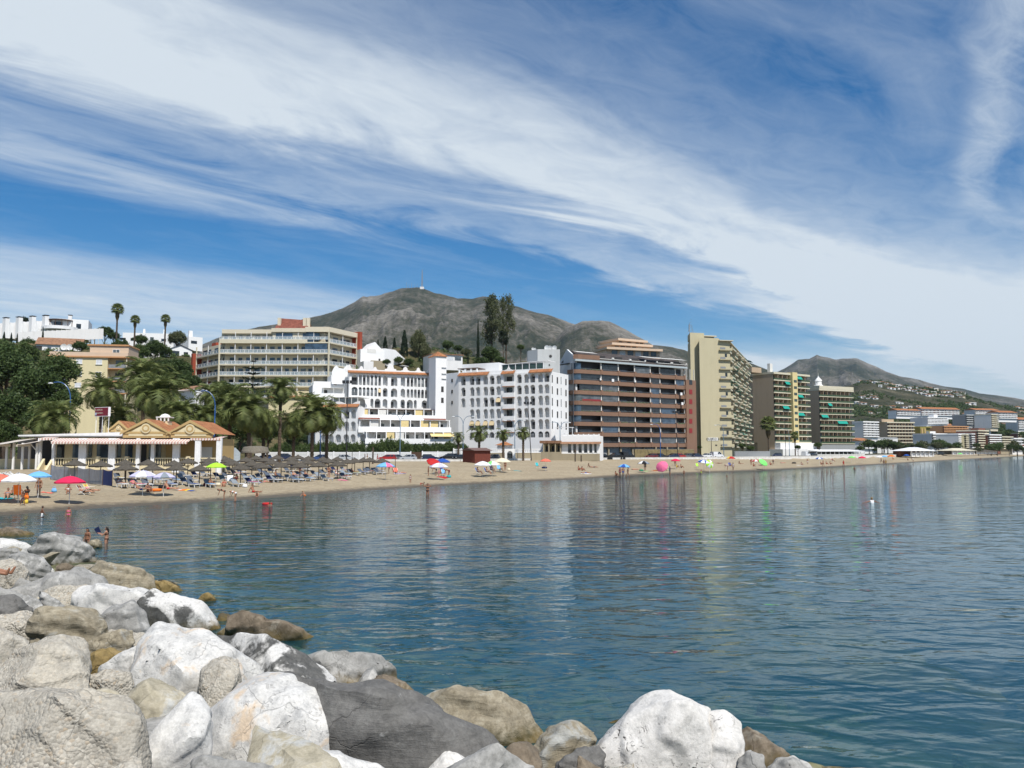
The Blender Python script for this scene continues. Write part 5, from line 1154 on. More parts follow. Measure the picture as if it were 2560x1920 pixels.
# ================================================================== trees and palms in place
def plants():
 PL = [(137,1045,56,122,'date palm directly behind the left awnings of the restaurant'),(256,979,52,142,'date palm rising behind the red restaurant sign'),(361,943,62,152,'tallest big date palm in front of the pale yellow house'),(400,987,72,141,'wide date palm behind the roof chimney of the restaurant'),
          (531,986,44,152,'date palm in front of the orange gable house'),(508,1045,46,138,'low date palm beside the blue lamp post right of restaurant'),(576,1005,62,142,'full date palm below left part of the hotel'),(624,1023,66,139,'full date palm with hanging fronds right of thatched hut'),(702,973,42,152,'date palm on a tall bare trunk in front of the hotel'),
          (782,1030,62,141,'date palm behind the middle blue lamp post'),(818,1045,46,144,'date palm against the white arched garden wing'),(455,1035,50,136,'date palm behind the right gable of the restaurant'),(660,1055,44,148,'lower date palm between two larger palms below the hotel'),(300,1040,46,150,'date palm behind the middle of the restaurant roof'),(735,1060,40,156,'shaded date palm in front of white garden wing')]
 for u,v,r,d,lb in PL: palm_px(lb,u,v,r,d)
 for u,v,r,d,lb in ((1198,1083,27,192,'small bushy palm in front of the white arches'),(1258,1086,20,194,'small palm behind the tiled kiosk roof'),(1308,1082,20,193,'young palm with stout trunk before white arcade'),(1146,1092,17,194,'smallest palm at the corner of the terraces')): palm_px(lb,u,v,r,d,nf=30,full=False,group='young palms at the white building')
 for u,v,r,d,lb in ((294,775,14,288,'tallest slender fan palm on the hill skyline'),(338,801,11,290,'middle slender fan palm on the hill skyline'),(414,799,11,290,'right slender fan palm on the hill skyline'),(1920,1062,18,345,'fan palm in front of the tan twin bay block'),(1987,1090,9,350,'short fan palm by the white arcade')): fan_px(lb,u,v,r,d)
 T = [
  (18,925,78,172,'leaf_dark','large dark tree at the left edge of the picture'),(95,965,70,168,'leaf_dark','dark broad tree below the hillside bungalow'),(150,925,52,178,'leaf_mid','leafy tree left of the pale yellow house'),(35,1030,66,150,'leaf_dark','dark tree behind the far left awnings'),(112,1050,56,146,'leaf_dark','dark tree behind the left date palm'),(168,1000,40,165,'leaf_mid','tree in front of the pale yellow house corner'),(5,1085,46,128,'leaf_dark','low tree beside the left end of the restaurant'),(60,885,40,215,'leaf_mid','tree on the slope below the white terraced row'),(20,880,36,225,'leaf_mid','bushy tree on the slope at left edge'),
  (330,905,34,216,'leaf_dark','tree between pale yellow house and tiny cube house'),(300,868,28,236,'leaf_dark','tree above the roof of the pale yellow house'),(352,880,26,245,'leaf_mid','tree below the tiny cube house'),(390,872,30,250,'leaf_dark','tree between the cube house and arched villa'),(445,925,40,214,'leaf_dark','dark tree below the arched villa'),(410,925,36,210,'leaf_dark','dark tree behind the tallest date palm'),(470,955,34,205,'leaf_dark','dark tree beside the red end wall'),(200,865,20,232,'leaf_dark','tree behind the bungalow with dishes'),
  (238,832,14,306,'leaf_dark','small dark hilltop tree right of the round balcony villa'),(262,828,22,308,'leaf_dark','hilltop tree left of the tallest fan palm'),(284,840,18,307,'leaf_dark','hilltop tree at the foot of the tallest fan palm'),(352,848,20,300,'leaf_mid','tree in front of the long low row house'),(442,846,25,298,'leaf_olive','round light green tree before the hill row'),(415,878,18,258,'leaf_dark','palm like tree beside arched villa'),(70,858,22,280,'leaf_mid','bush below the terraced villas'),
  (540,1060,40,172,'leaf_dark','dark tree behind the palms right of restaurant'),(600,1075,38,176,'leaf_dark','dark tree behind the thatched hut'),(670,1078,36,178,'leaf_dark','dark tree behind the thatched parasols'),(560,975,30,200,'leaf_dark','tree below the left wing of the hotel'),(735,1090,32,186,'leaf_dark','dark tree in shade of tall palm'),(445,1075,36,160,'leaf_dark','dark tree behind the right restaurant gable'),(380,1075,36,162,'leaf_dark','dark tree behind the restaurant chimney'),
  (1046,868,22,262,'leaf_olive','tall light green tree behind the white arcade'),(1064,885,16,260,'leaf_olive','light green tree beside the tall one behind arcade'),(1022,908,14,256,'leaf_dark','dark shrub tree left of the light green trees'),(997,900,14,254,'leaf_mid','shrub tree in front of the sloping white villa'),(1120,862,18,286,'leaf_mid','bush on the hill behind the orange pyramid roof'),(1080,905,16,255,'leaf_dark','dark bush behind the scrolled parapet'),(966,905,12,243,'leaf_dark','small dark tree on white villa terrace'),
  (1226,885,26,266,'leaf_dark','dark bush at the foot of the eucalyptus trees'),(1205,905,22,262,'leaf_dark','shrub on slope above the white roof house'),(1302,868,12,290,'leaf_mid','round bush on dry hillside crest'),(1165,880,16,284,'leaf_olive','brownish shrub left of slim cypress'),(1145,870,14,290,'leaf_dark','dark shrub on crest behind bungalow'),(1250,900,16,264,'leaf_mid','green shrub low on the dry hillside'),
  (1856,1114,11,282,'leaf_mid','round tree at the foot of the tall cream tower'),(1876,1120,11,290,'leaf_mid','second round tree beside the tall cream tower'),(1995,1118,9,345,'leaf_dark','bush below the white arcade terrace'),(1748,1118,7,266,'leaf_dark','small bush between brown block and cream tower'),(2045,1112,11,380,'leaf_dark','dark tree between tan block and green balcony block')]
 for i,(u,v,r,d,m,lb) in enumerate(T):
  tall = {1046: 46,1064: 32}.get(u);tree_px('tree',lb,u,v,r,d,tall,kind='round' if r > 24 or tall else 'low',mat=m,group='trees between the buildings')
 for u,v0,v1,w,d,lb in ((1011,829,905,14,262,'broad dark cypress behind the white villas'),(963,843,885,9,272,'dark cypress behind the sloping white villa'),(945,850,880,5,276,'smallest cypress right of hotel'),(986,846,880,7,274,'thin cypress between two larger ones'),(1195,807,892,6,270,'very slim tall cypress on the dry hill'),(1170,885,915,5,258,'small cypress beside the bungalow dish'),
                              (10,832,862,6,290,'cypress at the left edge below the villas'),(28,834,862,5,288,'second cypress below the terraced villas'),(43,836,858,4,288,'third cypress below the terraced villas'),(107,822,862,5,286,'lone cypress in front of retaining wall')):
  c = at(u,(v0 + v1)/2,d);h = (v1 - v0)*d/F;g = gz(c[0],d);tree('cypress_tree',lb,(c[0],d,min(g,c[2] - h/2)),w*d/F,max(h/2,(at(u,v0,d)[2] - g)/2),kind='cypress',mat='leaf_cypress',trunk_h=.1,cat='tree',group='cypresses on the hill')
 for u,v,rx,rz,d,lb in ((1230,812,44,66,284,'tall airy eucalyptus with several leaning crowns'),(1266,806,27,64,288,'narrow tall eucalyptus at right of pair'),(1258,850,18,22,286,'dark low tree between the eucalyptus trunks')): tree_px('eucalyptus_tree',lb,u,v,rx,d,rz,kind='euc',mat='leaf_olive' if u != 1258 else 'leaf_cypress',group='eucalyptus pair on the hill')
 d = 205;c = at(633,930,d);g = gz(c[0],d);zt = at(633,893,d)[2];zb = g;o = empty('norfolk_pine',(c[0],d,g),0,'norfolk pine with flat branch tiers before the hotel','tree')
 MB().cyl((0,0,0),(0,0,zt - g),.35,.05,8).build('trunk','bark',o)
 for v,w in ((905,8),(925,26),(937,20),(952,34),(966,26),(978,38),(992,30)):
  z = at(633,v,d)[2] - g;rad = w*d/F
  for k in range(7):
   t = k*2*math.pi/7 + v;mb = MB();q = random.Random(v*7 + k)
   mb.tube([(0,0,0),(rad*.6,0,.1*rad),(rad,0,.28*rad)],[.07,.05,.02],4)
   for j in range(110):
    x = rad*(.15 + .85*q.random());y = (q.random() - .5)*rad*.45*(1.15 - x/rad);zz_ = .12*x + .06*rad*q.random() + .05*rad;s = .16
    mb.add([(x - s,y - s*.5,zz_),(x + s,y - s*.3,zz_ + .1),(x + s*.3,y + s,zz_ + s*q.random())],[(0,1,2)])
   mb.build('branch','leaf_pine',o,loc=(0,0,z),rz=t)
 tree_px('pine_tree','dark pine top behind the terraced white villas',63,800,10,325,14,kind='low',mat='leaf_pine')
 q = random.Random(3);k = 0
 for u in range(700,1165,19):
  d = 200 + (u - 700)*.012;k += 1;tall = 8*math.exp(-((u - 975)/40.0)**2)
  tree_px('garden_shrub','leafy garden shrub in the green belt behind the white fence',u + q.uniform(-4,4),1117 - q.uniform(0,6) - tall*.6,19 + q.uniform(-2,4) + tall*.4,d,20 + tall,kind='low',mat=q.choice(['leaf_mid','leaf_dark','leaf_mid']),cat='shrub',group='garden shrubs behind the white fence')
 g = np.random.default_rng(5);V = [];
 x = g.uniform(-210,45,5200);y = g.uniform(170,330,5200);rr = g.random(5200);r2 = g.random(5200)
 ok = (hill(x,y) > 1.5) & ~((x > -5) & (x < 22) & (y > 255) & (rr < .93)) & ~((x > -60) & (r2 < .55));x,y = x[ok][:1600],y[ok][:1600];C = np.stack([x,y,ground_z(x,y)],1);S = g.uniform(.7,2.0,len(x));per = 42
 cen = np.repeat(C,per,0);sz = np.repeat(S,per);m = len(cen);d = g.normal(0,1,(m,3));d/= np.linalg.norm(d,axis=1)[:,None];d[:,2] = np.abs(d[:,2])*.9
 cen = cen + d*(sz*g.random(m)**.4)[:,None];a = g.normal(0,1,(m,3));a/= np.linalg.norm(a,axis=1)[:,None];b = np.cross(a,d);b/= np.linalg.norm(b,axis=1)[:,None] + 1e-9
 s = (.28*(.6 + g.random(m)))[:,None];Vv = np.stack([cen - a*s,cen + b*s*.6,cen + a*s,cen - b*s*.6],1).reshape(-1,3)
 o = mkobj('hillside_undergrowth',np_mesh('hillside_undergrowth',Vv,np.arange(len(Vv)).reshape(-1,4),False),'leaf_mid');tag(o,'dense green scrub covering the slope between the villas','undergrowth',kind='stuff')
plants()
# ================================================================== town and villages further along the bay
def town():
 S = .208;U = lambda x: 2100 + x*S;V = lambda y: 860 + y*S
 def blk(label,x0,x1,yt,yb,d,fl,bays,wallm,slabm='slab_white',gl=('glass_dark','glass_grey'),tilt=10,side=None,depth=16,roofm=None,rail=None,parap=.55,name='apartment_building',box=None,piers=True,rec=1.4,group=None,tile=False):
  fc = Fac(U(x0),d,U(x1),d + tilt);xm = U((x0 + x1)/2);zt = fc.uv(xm,V(yt))[1];z0 = fc.uv(xm,V(yb))[1]
  def sd(r,fc,zt,z0):
   if side:
    p = at(U(side[0]),1125,d + side[1])[:2];q2 = (p - fc.A);sx,sy = float(np.dot(q2,fc.X)),float(np.dot(q2,fc.N));fh = (zt - 1 - z0)/fl;sa = math.atan2(.3 - sy,-.02 - sx)
    for i in range(fl):
     for t in (.2,.5,.8): MB().box(-.8,.8,-.06,.06,.9,2.2).build('window',gl[0],r,loc=(sx + (-.02 - sx)*t,sy + (.3 - sy)*t,z0 + i*fh),rz=sa) if fl > 1 else None
    p = at(U(side[0]),1125,d + side[1])[:2];a = (float(np.dot(p - fc.A,fc.X)),float(np.dot(p - fc.A,fc.N)));MB().prism([a,(-.02,.3),(-.02,depth),(a[0] + 1,a[1] + depth)],z0 - 1,zt - .2).build('side_wall',side[2],r)
   if box: a,_ = fc.uv(U(box[0]),1000);b,_ = fc.uv(U(box[1]),1000);MB().box(a,b,3,9,zt - .01,fc.uv(xm,V(box[2]))[1]).build('roof_house',wallm,r)
   if tile: h = (zt - z0)*.14 + 1.5;MB().add([(-.6,-.8,zt + .02),(fc.L + .6,-.8,zt + .02),(fc.L + .6,depth/2,zt + h),(-.6,depth/2,zt + h),(fc.L + .6,depth,zt + .02),(-.6,depth,zt + .02)],[(0,1,2,3),(3,2,4,5),(1,4,2),(0,3,5)]).build('roof','tiles',r)
   MB().box(0,fc.L,rec,depth,z0 - 4,z0 - .13).build('base',wallm,r)
  return slab_block(name,label,fc,zt,z0,fl,bays,depth,wallm,slabm,list(gl),sd,railm=rail,parap=parap,piers=piers,rec=rec,group=group)
 blk('white six storey block with long balconies right of the green balcony block',290,480,930,1115,600,6,4,'white_wall','white_wall',side=(212,14,'white_old'))
 blk('orange roofed white house in front of the white balcony block',250,415,1165,1255,540,3,4,'white_wall','white_wall',tile=True,tilt=18,group=None)
 blk('cream slab block with seven rows of pale balconies',580,910,937,1225,640,7,9,'tan_wall','slab_cream',('glass_dark','dark_room'),side=(488,22,'tan_wall'),box=(525,670,905),tilt=8)
 blk('olive yellow tower block with blank vertical stripes',1045,1112,992,1235,655,1,1,'olive_wall','olive_wall',side=(920,12,'olive_wall'),parap=3,piers=False)
 f = Fac(U(975),652,U(1045),654);r = f.root('apartment_tower','mustard stair tower beside the olive yellow block','tower');zt = f.uv(U(1000),V(1000))[1];MB().box(0,f.L,0,10,5,zt).build('wall','olive_wall',r);[MB().box(f.L*t,f.L*t + 1.6,-.6,-.01,6,zt - 1).build('rib','ochre_wall',r) for t in (.1,.6)]
 blk('white terraced row with red roof edges high above the town',1000,1460,785,860,900,3,10,'white_wall','white_wall',('glass_grey','tiles_red'),tile=True,tilt=20,depth=12)
 blk('white terraced row left of the red edged row',705,985,800,855,880,2,7,'white_wall','white_wall',('glass_dark','glass_grey'),tilt=15,tile=True,depth=12)
 blk('white office block with dark window bands on the slope',1070,1320,880,960,780,4,6,'white_wall','white_wall',('glass_dark','glass_blue'),side=(1010,10,'grey_white'),box=(1150,1195,845))
 blk('grey apartment block on the slope',1540,1750,850,965,800,4,6,'grey_wall','concrete',('glass_dark','glass_grey'))
 blk('beige corner tower with small balconies on slope',1840,1930,845,1000,790,6,3,'hotel_cream','slab_cream',('glass_dark','dark_room'),side=(1758,12,'grey_white'))
 blk('white terraces climbing the slope at the right',1935,2155,825,895,860,3,6,'white_wall','white_wall',('glass_dark','glass_grey'),tile=True)
 blk('pale terraces behind the grey block',1650,1935,795,860,930,3,7,'white_old','white_wall',('glass_grey','glass_dark'),tile=True)
 blk('long orange building between slope and seafront',1260,1560,985,1060,700,3,8,'orange_wall','orange_wall',('dark_room','glass_dark'),tilt=14)
 blk('grey white seafront block right of the mustard tower',1125,1300,1075,1230,600,5,5,'grey_white','white_old',('glass_grey','glass_dark'))
 blk('white seafront block with curved pale balconies',1430,1520,1080,1245,590,6,3,'white_wall','white_wall',('glass_dark','glass_grey'),side=(1310,14,'grey_white'))
 blk('yellow narrow seafront block',1522,1580,1085,1245,592,6,2,'cream_wall','slab_cream',('glass_dark','dark_room'))
 blk('dark grey seafront block beside the red brick flats',1590,1665,1075,1250,596,6,3,'grey_wall','grey_white',('glass_dark','glass_blue'))
 blk('tall red brick flats with cream corner towers',1670,1800,1035,1250,600,7,4,'brick_wall','slab_cream',('glass_dark','dark_room'),box=(1700,1780,1010))
 blk('lower red brick flats with white balconies',1805,1950,1085,1255,604,6,5,'brick_wall','white_wall',('glass_dark','glass_grey'))
 blk('beige stepped flats behind the red brick flats',1955,2090,1110,1260,620,5,4,'stone_wall','slab_cream',('glass_dark','glass_grey'))
 blk('pale flats at the right end of the seafront',2095,2215,1130,1270,640,4,4,'white_old','white_wall',('glass_dark','glass_grey'))
 blk('brown flats cut by the right picture edge',2150,2330,1070,1180,760,4,6,'brick_wall','slab_cream',('glass_dark','glass_grey'))
 blk('white flats at right picture edge on slope',2165,2380,910,1020,900,5,6,'white_old','white_wall',('glass_dark','glass_grey'),tile=True)
 def pav(label,x0,x1,yt,ye,yb,d,roofm,red=False):
  fc = Fac(U(x0),d,U(x1),d + 8);r = fc.root('beach_pavilion',label,'pavilion','beach pavilions along the far sand');xm = U((x0 + x1)/2);zt,ze,zb = [fc.uv(xm,V(y))[1] for y in (yt,ye,yb)];L = fc.L
  MB().add([(-1,-1,ze),(L + 1,-1,ze),(L + 1,11,ze),(-1,11,ze),(L*.3,5,zt),(L*.7,5,zt)],[(0,1,5,4),(1,2,5),(2,3,4,5),(3,0,4),(0,3,2,1)]).build('roof',roofm,r)
  for k in range(6): MB().box(L*k/5.2,L*k/5.2 + .5,0,.5,zb - 1,ze).build('post','white_paint',r)
  MB().box(.5,L - .5,6,10,zb - 1,ze - .02).build('back_wall','grey_wall' if not red else 'brick_wall',r);MB().box(0,L,0.5,.7,zb - 1,zb + .9).build('parapet','white_paint',r)
 pav('white hip roofed beach pavilion with red ridge',860,1130,1242,1285,1328,372,'white_paint',True);pav('pale roofed beach restaurant further along the sand',1355,1620,1252,1282,1308,470,'slab_cream');pav('low thatched beach restaurant near the far end',1645,1890,1268,1292,1303,520,'thatch')
 from mathutils.bvhtree import BVHTree
 vh = bpy.data.objects['village_hill'].data;bvh = BVHTree.FromPolygons([v.co[:] for v in vh.vertices],[tuple(p.vertices) for p in vh.polygons])
 def on_hill(u,v):
  d = Vector(ray(u,v)).normalized();h = bvh.ray_cast(Vector((0,0,CAMZ)),d,3000);return np.array(h[0]) if h[0] is not None else None
 q = random.Random(21);names = 0
 HS = [(250,435),(355,438),(380,445),(440,450),(470,452),(505,450),(485,490),(560,462),(590,465),(620,468),(660,485),(690,482),(720,488),(755,500),(600,515),(640,520),(690,520),(730,525),(770,530),(820,540),(860,540),(900,548),(950,540),(1000,545),(1030,550),(960,575),(1010,590),(1060,600),(1100,598),(1140,600),(1180,595),(1220,600),(1260,605),(1290,560),(1330,555),(1370,560),(1400,580),(1440,610),(1470,625),(1430,570),(1350,610),(1310,600),(1240,560),(1130,570),(1470,575),(840,515),(905,510),(1050,500),(1090,520),(1160,530),(280,620),(320,610),(360,605),(400,620),(430,640),(340,640),(210,690),(250,695),(290,700),(400,730),(440,735),(480,740),(580,740),(640,740),(700,695),(730,700),(790,745),(850,745),(950,735),(330,810),(370,815),(480,820),(560,830),(640,800),(1500,830),(1530,835),(1980,950),(2020,960),(1700,770),(1760,780),(2100,755),(2140,750),(2180,760),(2190,800),(1545,705),(1600,702)]
 for (x,y) in HS:
  w = q.uniform(40,72);h = q.uniform(19,31);p = on_hill(U(x),V(y + h))
  if p is None: p = on_hill(U(x),V(y + h + 12))
  if p is None: continue
  d = p[1];W = w*S*d/F;Hh = h*S*d/F*.8;o = empty('hillside_house',(p[0],p[1],p[2]),q.uniform(-.5,.3),'small pale house among trees on the far village hillside','house','houses on the far village hill')
  m = q.choice(['white_wall','white_wall','white_old','white_wall','hotel_cream']);D = W*.8;MB().box(-W/2,W/2,0,D,-4,Hh).build('wall',m,o)
  rf = q.choice(['tiles_old','tiles_old','tiles','slab_white']);k = Hh*.3;MB().add([(-W/2 - .3,-.4,Hh),(W/2 + .3,-.4,Hh),(W/2 + .3,D/2,Hh + k),(-W/2 - .3,D/2,Hh + k),(W/2 + .3,D,Hh),(-W/2 - .3,D,Hh)],[(0,1,2,3),(3,2,4,5),(1,4,2),(0,3,5)]).build('roof',rf,o)
  MB().box(-W*.3,W*.1,-.06,.02,Hh*.2,Hh*.75).build('window','glass_dark',o)
 for i in range(95):
  x = q.uniform(230,2330);y = q.uniform(985,1190);dd = float(np.interp(y,[985,1190],[850,640])) + q.uniform(-30,30);u = U(x);p = at(u,1100,dd)
  if float(wall_side(np.array([p[0]]),np.array([dd]))[0]) < 45: continue
  g_ = gz(p[0],dd);pv = at(u,V(y),dd)[2];W = q.uniform(8,17);Hh = q.uniform(5,9);zb = max(g_,pv - 4);o = empty('town_house',(p[0],dd,zb),q.uniform(-.6,.3),'small house squeezed between the larger blocks of the far town','house','small houses of the far town');m = q.choice(['white_wall','white_old','hotel_cream','grey_white','white_wall','peach_wall']);D = W*.8
  MB().box(-W/2,W/2,0,D,-9,Hh).build('wall',m,o);k = W*.14 if q.random() < .6 else .3;MB().add([(-W/2 - .3,-.4,Hh),(W/2 + .3,-.4,Hh),(W/2 + .3,D/2,Hh + k),(-W/2 - .3,D/2,Hh + k),(W/2 + .3,D,Hh),(-W/2 - .3,D,Hh)],[(0,1,2,3),(3,2,4,5),(1,4,2),(0,3,5)]).build('roof',q.choice(['tiles_old','tiles','slab_white']) if k > .4 else 'slab_white',o)
  for fl in range(int(Hh//2.8)):
   mb = MB();[mb.box(-W/2 + W*(t + .5)/4 - .6,-W/2 + W*(t + .5)/4 + .6,-.07,.02,fl*2.8 + .9,fl*2.8 + 2.2) for t in range(4)];mb.build('window_row','glass_dark',o)
 for i in range(60):
  x = q.uniform(200,2300);y = q.uniform(1000,1240);dd = float(np.interp(y,[1000,1240],[800,500]));p = at(U(x),V(y),dd);g_ = gz(p[0],dd);rr = q.uniform(3,6);tree('tree','rounded tree among the houses of the far town',(p[0],dd,max(g_,p[2] - rr*2)),rr,rr*.8,kind='far',mat=q.choice(['leaf_dark','leaf_mid','leaf_olive']),group='trees of the far town')
 for i,(x,y,r,d,lb) in enumerate(((440,1215,60,470,'dark tree left of the far grove by the sand'),(500,1195,75,480,'large dark tree in front of the cream slab block'),(570,1190,80,485,'largest tree of the far grove'),(640,1210,65,480,'tree at the right of the far grove'),(420,1270,30,450,'small light bush near the orange roofed house'),(710,1235,50,480,'tree under the cream slab balconies'),(790,1240,45,480,'low tree left of the white hip roofed pavilion'),(950,1215,45,520,'tree below the mustard tower'),
   (1160,1215,65,500,'tree right of the white hip roofed pavilion'),(1220,1225,65,505,'broad dark tree beside the blue kiosk'),(1290,1215,50,510,'tree before the grey white seafront block'),(1340,1240,40,510,'small tree left of the pale roofed restaurant'),(1890,1250,45,560,'tree before the lower red brick flats'),(2030,1255,30,580,'small round tree near the far end'),(2125,1250,45,580,'dark round tree near right picture edge'),(1770,1240,35,560,'tree before the tall red brick flats'),(2200,1265,30,600,'bush at the right picture edge'),(1010,1255,35,430,'bush behind the hip roofed pavilion'))): tree_px('tree',lb,U(x),V(y),r*S*1.1,d,kind='low',mat=('leaf_dark','leaf_mid','leaf_olive')[i % 3],group='trees along the far sand')
 g = np.random.default_rng(8);N = 3400;P = []
 xs = g.uniform(150,2300,N);t = g.random(N)
 for x,tt in zip(xs,t):
  u = U(x);top = np.interp(u,[a for a,b in RV],[b for a,b in RV]);v = top + (1112 - top)*(1 - tt) + 2;h = on_hill(u,v)
  if h is not None and fbm(np.array([h[0]*.012]),np.array([h[1]*.012]),3,66)[0] > .49: P.append(h)
 C = np.array(P);N = len(C);per = 16;sz = np.repeat(g.uniform(2.2,5.5,N),per);cen = np.repeat(C,per,0);m = len(cen);d = g.normal(0,1,(m,3));d/= np.linalg.norm(d,axis=1)[:,None];d[:,2] = np.abs(d[:,2])*.8
 cen = cen + d*(sz*g.random(m)**.4)[:,None];a = g.normal(0,1,(m,3));a/= np.linalg.norm(a,axis=1)[:,None];b = np.cross(a,d);b/= np.linalg.norm(b,axis=1)[:,None] + 1e-9;s = (1.1*(.6 + g.random(m)))[:,None]
 Vv = np.stack([cen - a*s,cen + b*s*.6,cen + a*s,cen - b*s*.6],1).reshape(-1,3)
 o = mkobj('far_woods',np_mesh('far_woods',Vv,np.arange(len(Vv)).reshape(-1,4),False),'leaf_dark');tag(o,'dark woods covering the far village hill','woods',kind='stuff')
 o = empty('transmitter_mast',tuple(at(1055,719,3690)),0,'tall lattice transmitter mast on the main summit','mast');H = 73*0 + (at(1055,674,3690)[2] - at(1055,719,3690)[2])
 for k in range(3): t = k*2.094;MB().cyl((3.6*math.cos(t),3.6*math.sin(t),-6),(.6*math.cos(t),.6*math.sin(t),H),1.5,.8,5).build('leg','rail_grey',o)
 for i in range(14): z = H*i/14;w = 3.2 - 2.7*i/14;mb = MB();[mb.cyl((w*math.cos(a),w*math.sin(a),z),(w*.9*math.cos(a + 2.094),w*.9*math.sin(a + 2.094),z + H/14),.25,n=4) for a in (0,2.094,4.188)];mb.build('brace','rail_grey',o)
 MB().box(-9,9,-6,6,-8,3).build('hut','white_old',o)
 for i,(u,h) in enumerate(((1016,14),(1029,13),(1043,10),(1022,8),(1037,9))): p = at(u,719,3690);MB().cyl((0,0,-8),(0,0,h*1.85),.9,.5,5).build('relay_aerial','rail_grey',loc=tuple(p));tag(COL.objects[-1],'thin relay aerial on the summit left of the tall mast','aerial','relay aerials on the summit')
town()
# ================================================================== breakwater rocks
def S_bw(x,y):
 d = bw_dist(x,y);return np.clip(0.245*d,-1.6,2.75)
def on_bw(u,v):
 d = ray(u,v);k = np.arange(2.0,60,0.05);X,Y,Z = d[0]*k,d[1]*k,CAMZ + d[2]*k;g = S_bw(X,Y);i = int(np.argmax(Z <= np.maximum(g,-.3)));return np.array([X[i],Y[i],Z[i]])
def rockmat(name,base,dark,light,patch=None,patch_lo=.55,speck=0.0,strata=0.0,algae=True,rough=.85,bscale=1.0,pits=0.0):
 def f():
  t = NT(name);co = t.coord('World');rn = t.rnd();
  off = t.n('ShaderNodeVectorMath',operation='ADD');cb = t.n('ShaderNodeCombineXYZ');t.link(t.math('MULTIPLY',rn,37.0),cb.inputs[0]);t.link(t.math('MULTIPLY',rn,11.0),cb.inputs[2]);t.link(co,off.inputs[0]);t.link(cb.outputs[0],off.inputs[1]);P = off.outputs[0]
  n1 = t.noise(P,1.1,5,.62,.6);n2 = t.noise(P,5.5,6,.68,.3);n3 = t.noise(P,26,4,.7)
  c = t.ramp(n2,[(0.28,dark),(0.48,base),(0.74,light)])
  if patch is not None:
   pf = t.ramp(t.math('ADD',t.math('MULTIPLY',n1,.8),t.math('MULTIPLY',n2,.2)),[(patch_lo - .03,0),(patch_lo + .03,1)]);c = t.mix(pf,c,patch)
  h = t.math('ADD',t.math('MULTIPLY',n2,.5),t.math('MULTIPLY',n3,.22))
  if strata:
   mp = t.n('ShaderNodeMapping');mp.inputs['Rotation'].default_value = (.5,.25,.3);mp.inputs['Scale'].default_value = (1.2,1.2,9);t.link(P,mp.inputs[0]);sn = t.noise(mp.outputs[0],1.6,5,.65,.4)
   c = t.mix(t.math('MULTIPLY',t.ramp(sn,[(.35,1),(.55,0)]),strata),c,dark);h = t.math('ADD',h,t.math('MULTIPLY',sn,.7))
  if speck:
   vo = t.n('ShaderNodeTexVoronoi');t.link(P,vo.inputs['Vector']);vo.inputs['Scale'].default_value = 30*bscale
   vc = t.ramp(t.n('ShaderNodeSeparateColor').outputs[0] if False else vo.outputs['Color'],[(0.1,tuple(a*.55 for a in base)),(.4,base),(.7,light),(.95,(.40,.30,.19))])
   big = t.ramp(t.noise(P,.9,3,.6),[(.38,.35),(.62,1)])
   c = t.mix(t.math('MULTIPLY',big,speck),c,vc);h = t.math('SUBTRACT',h,t.math('MULTIPLY',vo.outputs['Distance'],t.math('MULTIPLY',big,.8)))
  if pits:
   pn = t.noise(P,9,3,.75,1.2);pm = t.noise(P,1.3,2,.5);pf = t.math('MULTIPLY',t.ramp(pn,[(.60,0),(.64,1)]),t.ramp(pm,[(.4,0),(.55,1)]));c = t.mix(t.math('MULTIPLY',pf,pits),c,(.05,.045,.04));h = t.math('SUBTRACT',h,t.math('MULTIPLY',pf,.5))
  dv = t.n('ShaderNodeVectorMath',operation='ADD');dn = t.n('ShaderNodeVectorMath',operation='SCALE');dn.inputs['Scale'].default_value = .35;t.link(t.noise(P,2.2,3,.6,out='Color'),dn.inputs[0]);t.link(P,dv.inputs[0]);t.link(dn.outputs[0],dv.inputs[1])
  ed = t.voro(dv.outputs[0],1.5,'DISTANCE_TO_EDGE');cf = t.ramp(ed,[(.0,1),(.012,0)]);cm = t.math('MULTIPLY',cf,t.ramp(t.noise(P,.8,2,.5),[(.5,0),(.62,.45)]));c = t.mix(cm,c,tuple(a*.4 for a in dark));h = t.math('SUBTRACT',h,t.math('MULTIPLY',cm,.6))
  cell = t.n('ShaderNodeTexVoronoi');t.link(dv.outputs[0],cell.inputs['Vector']);cell.inputs['Scale'].default_value = 1.5;sc_ = t.n('ShaderNodeSeparateColor');t.link(cell.outputs['Color'],sc_.inputs[0]);c = t.mix(1.0,c,t.ramp(sc_.outputs[0],[(0,.9),(1,1.04)]),'MULTIPLY')
  gs = t.ramp(t.noise(P,2.6,6,.7,.8),[(.56,0),(.68,.32)]);c = t.mix(gs,c,tuple(.5*(a + b) for a,b in zip(dark,(.12,.12,.115))))
  c = t.mix(1.0,c,t.ramp(n3,[(.3,.8),(.7,1.08)]),'MULTIPLY')
  if algae:
   sp = t.n('ShaderNodeSeparateXYZ');t.link(co,sp.inputs[0]);wz = t.math('ADD',sp.outputs[2],t.math('MULTIPLY',t.math('SUBTRACT',n2,.5),.5))
   c = t.mix(t.ramp(wz,[(.02,1),(.30,0)]),c,t.ramp(n1,[(.4,(.045,.042,.018)),(.6,(.14,.10,.035))]))
  t.bsdf(c,rough,.25,normal=t.bump(h,.55,.05));return t.m
 _defs[name] = f
rockmat('rock_white',(.56,.55,.52),(.36,.36,.35),(.66,.65,.61),(.58,.47,.35),.60,pits=.25);rockmat('rock_bright',(.62,.60,.56),(.46,.45,.42),(.70,.68,.64),None,pits=.95)
rockmat('rock_grey',(.29,.285,.265),(.18,.177,.165),(.39,.38,.355),(.47,.46,.43),.57);rockmat('rock_slate',(.145,.14,.13),(.09,.088,.083),(.21,.205,.19),(.55,.54,.51),.66,strata=.4)
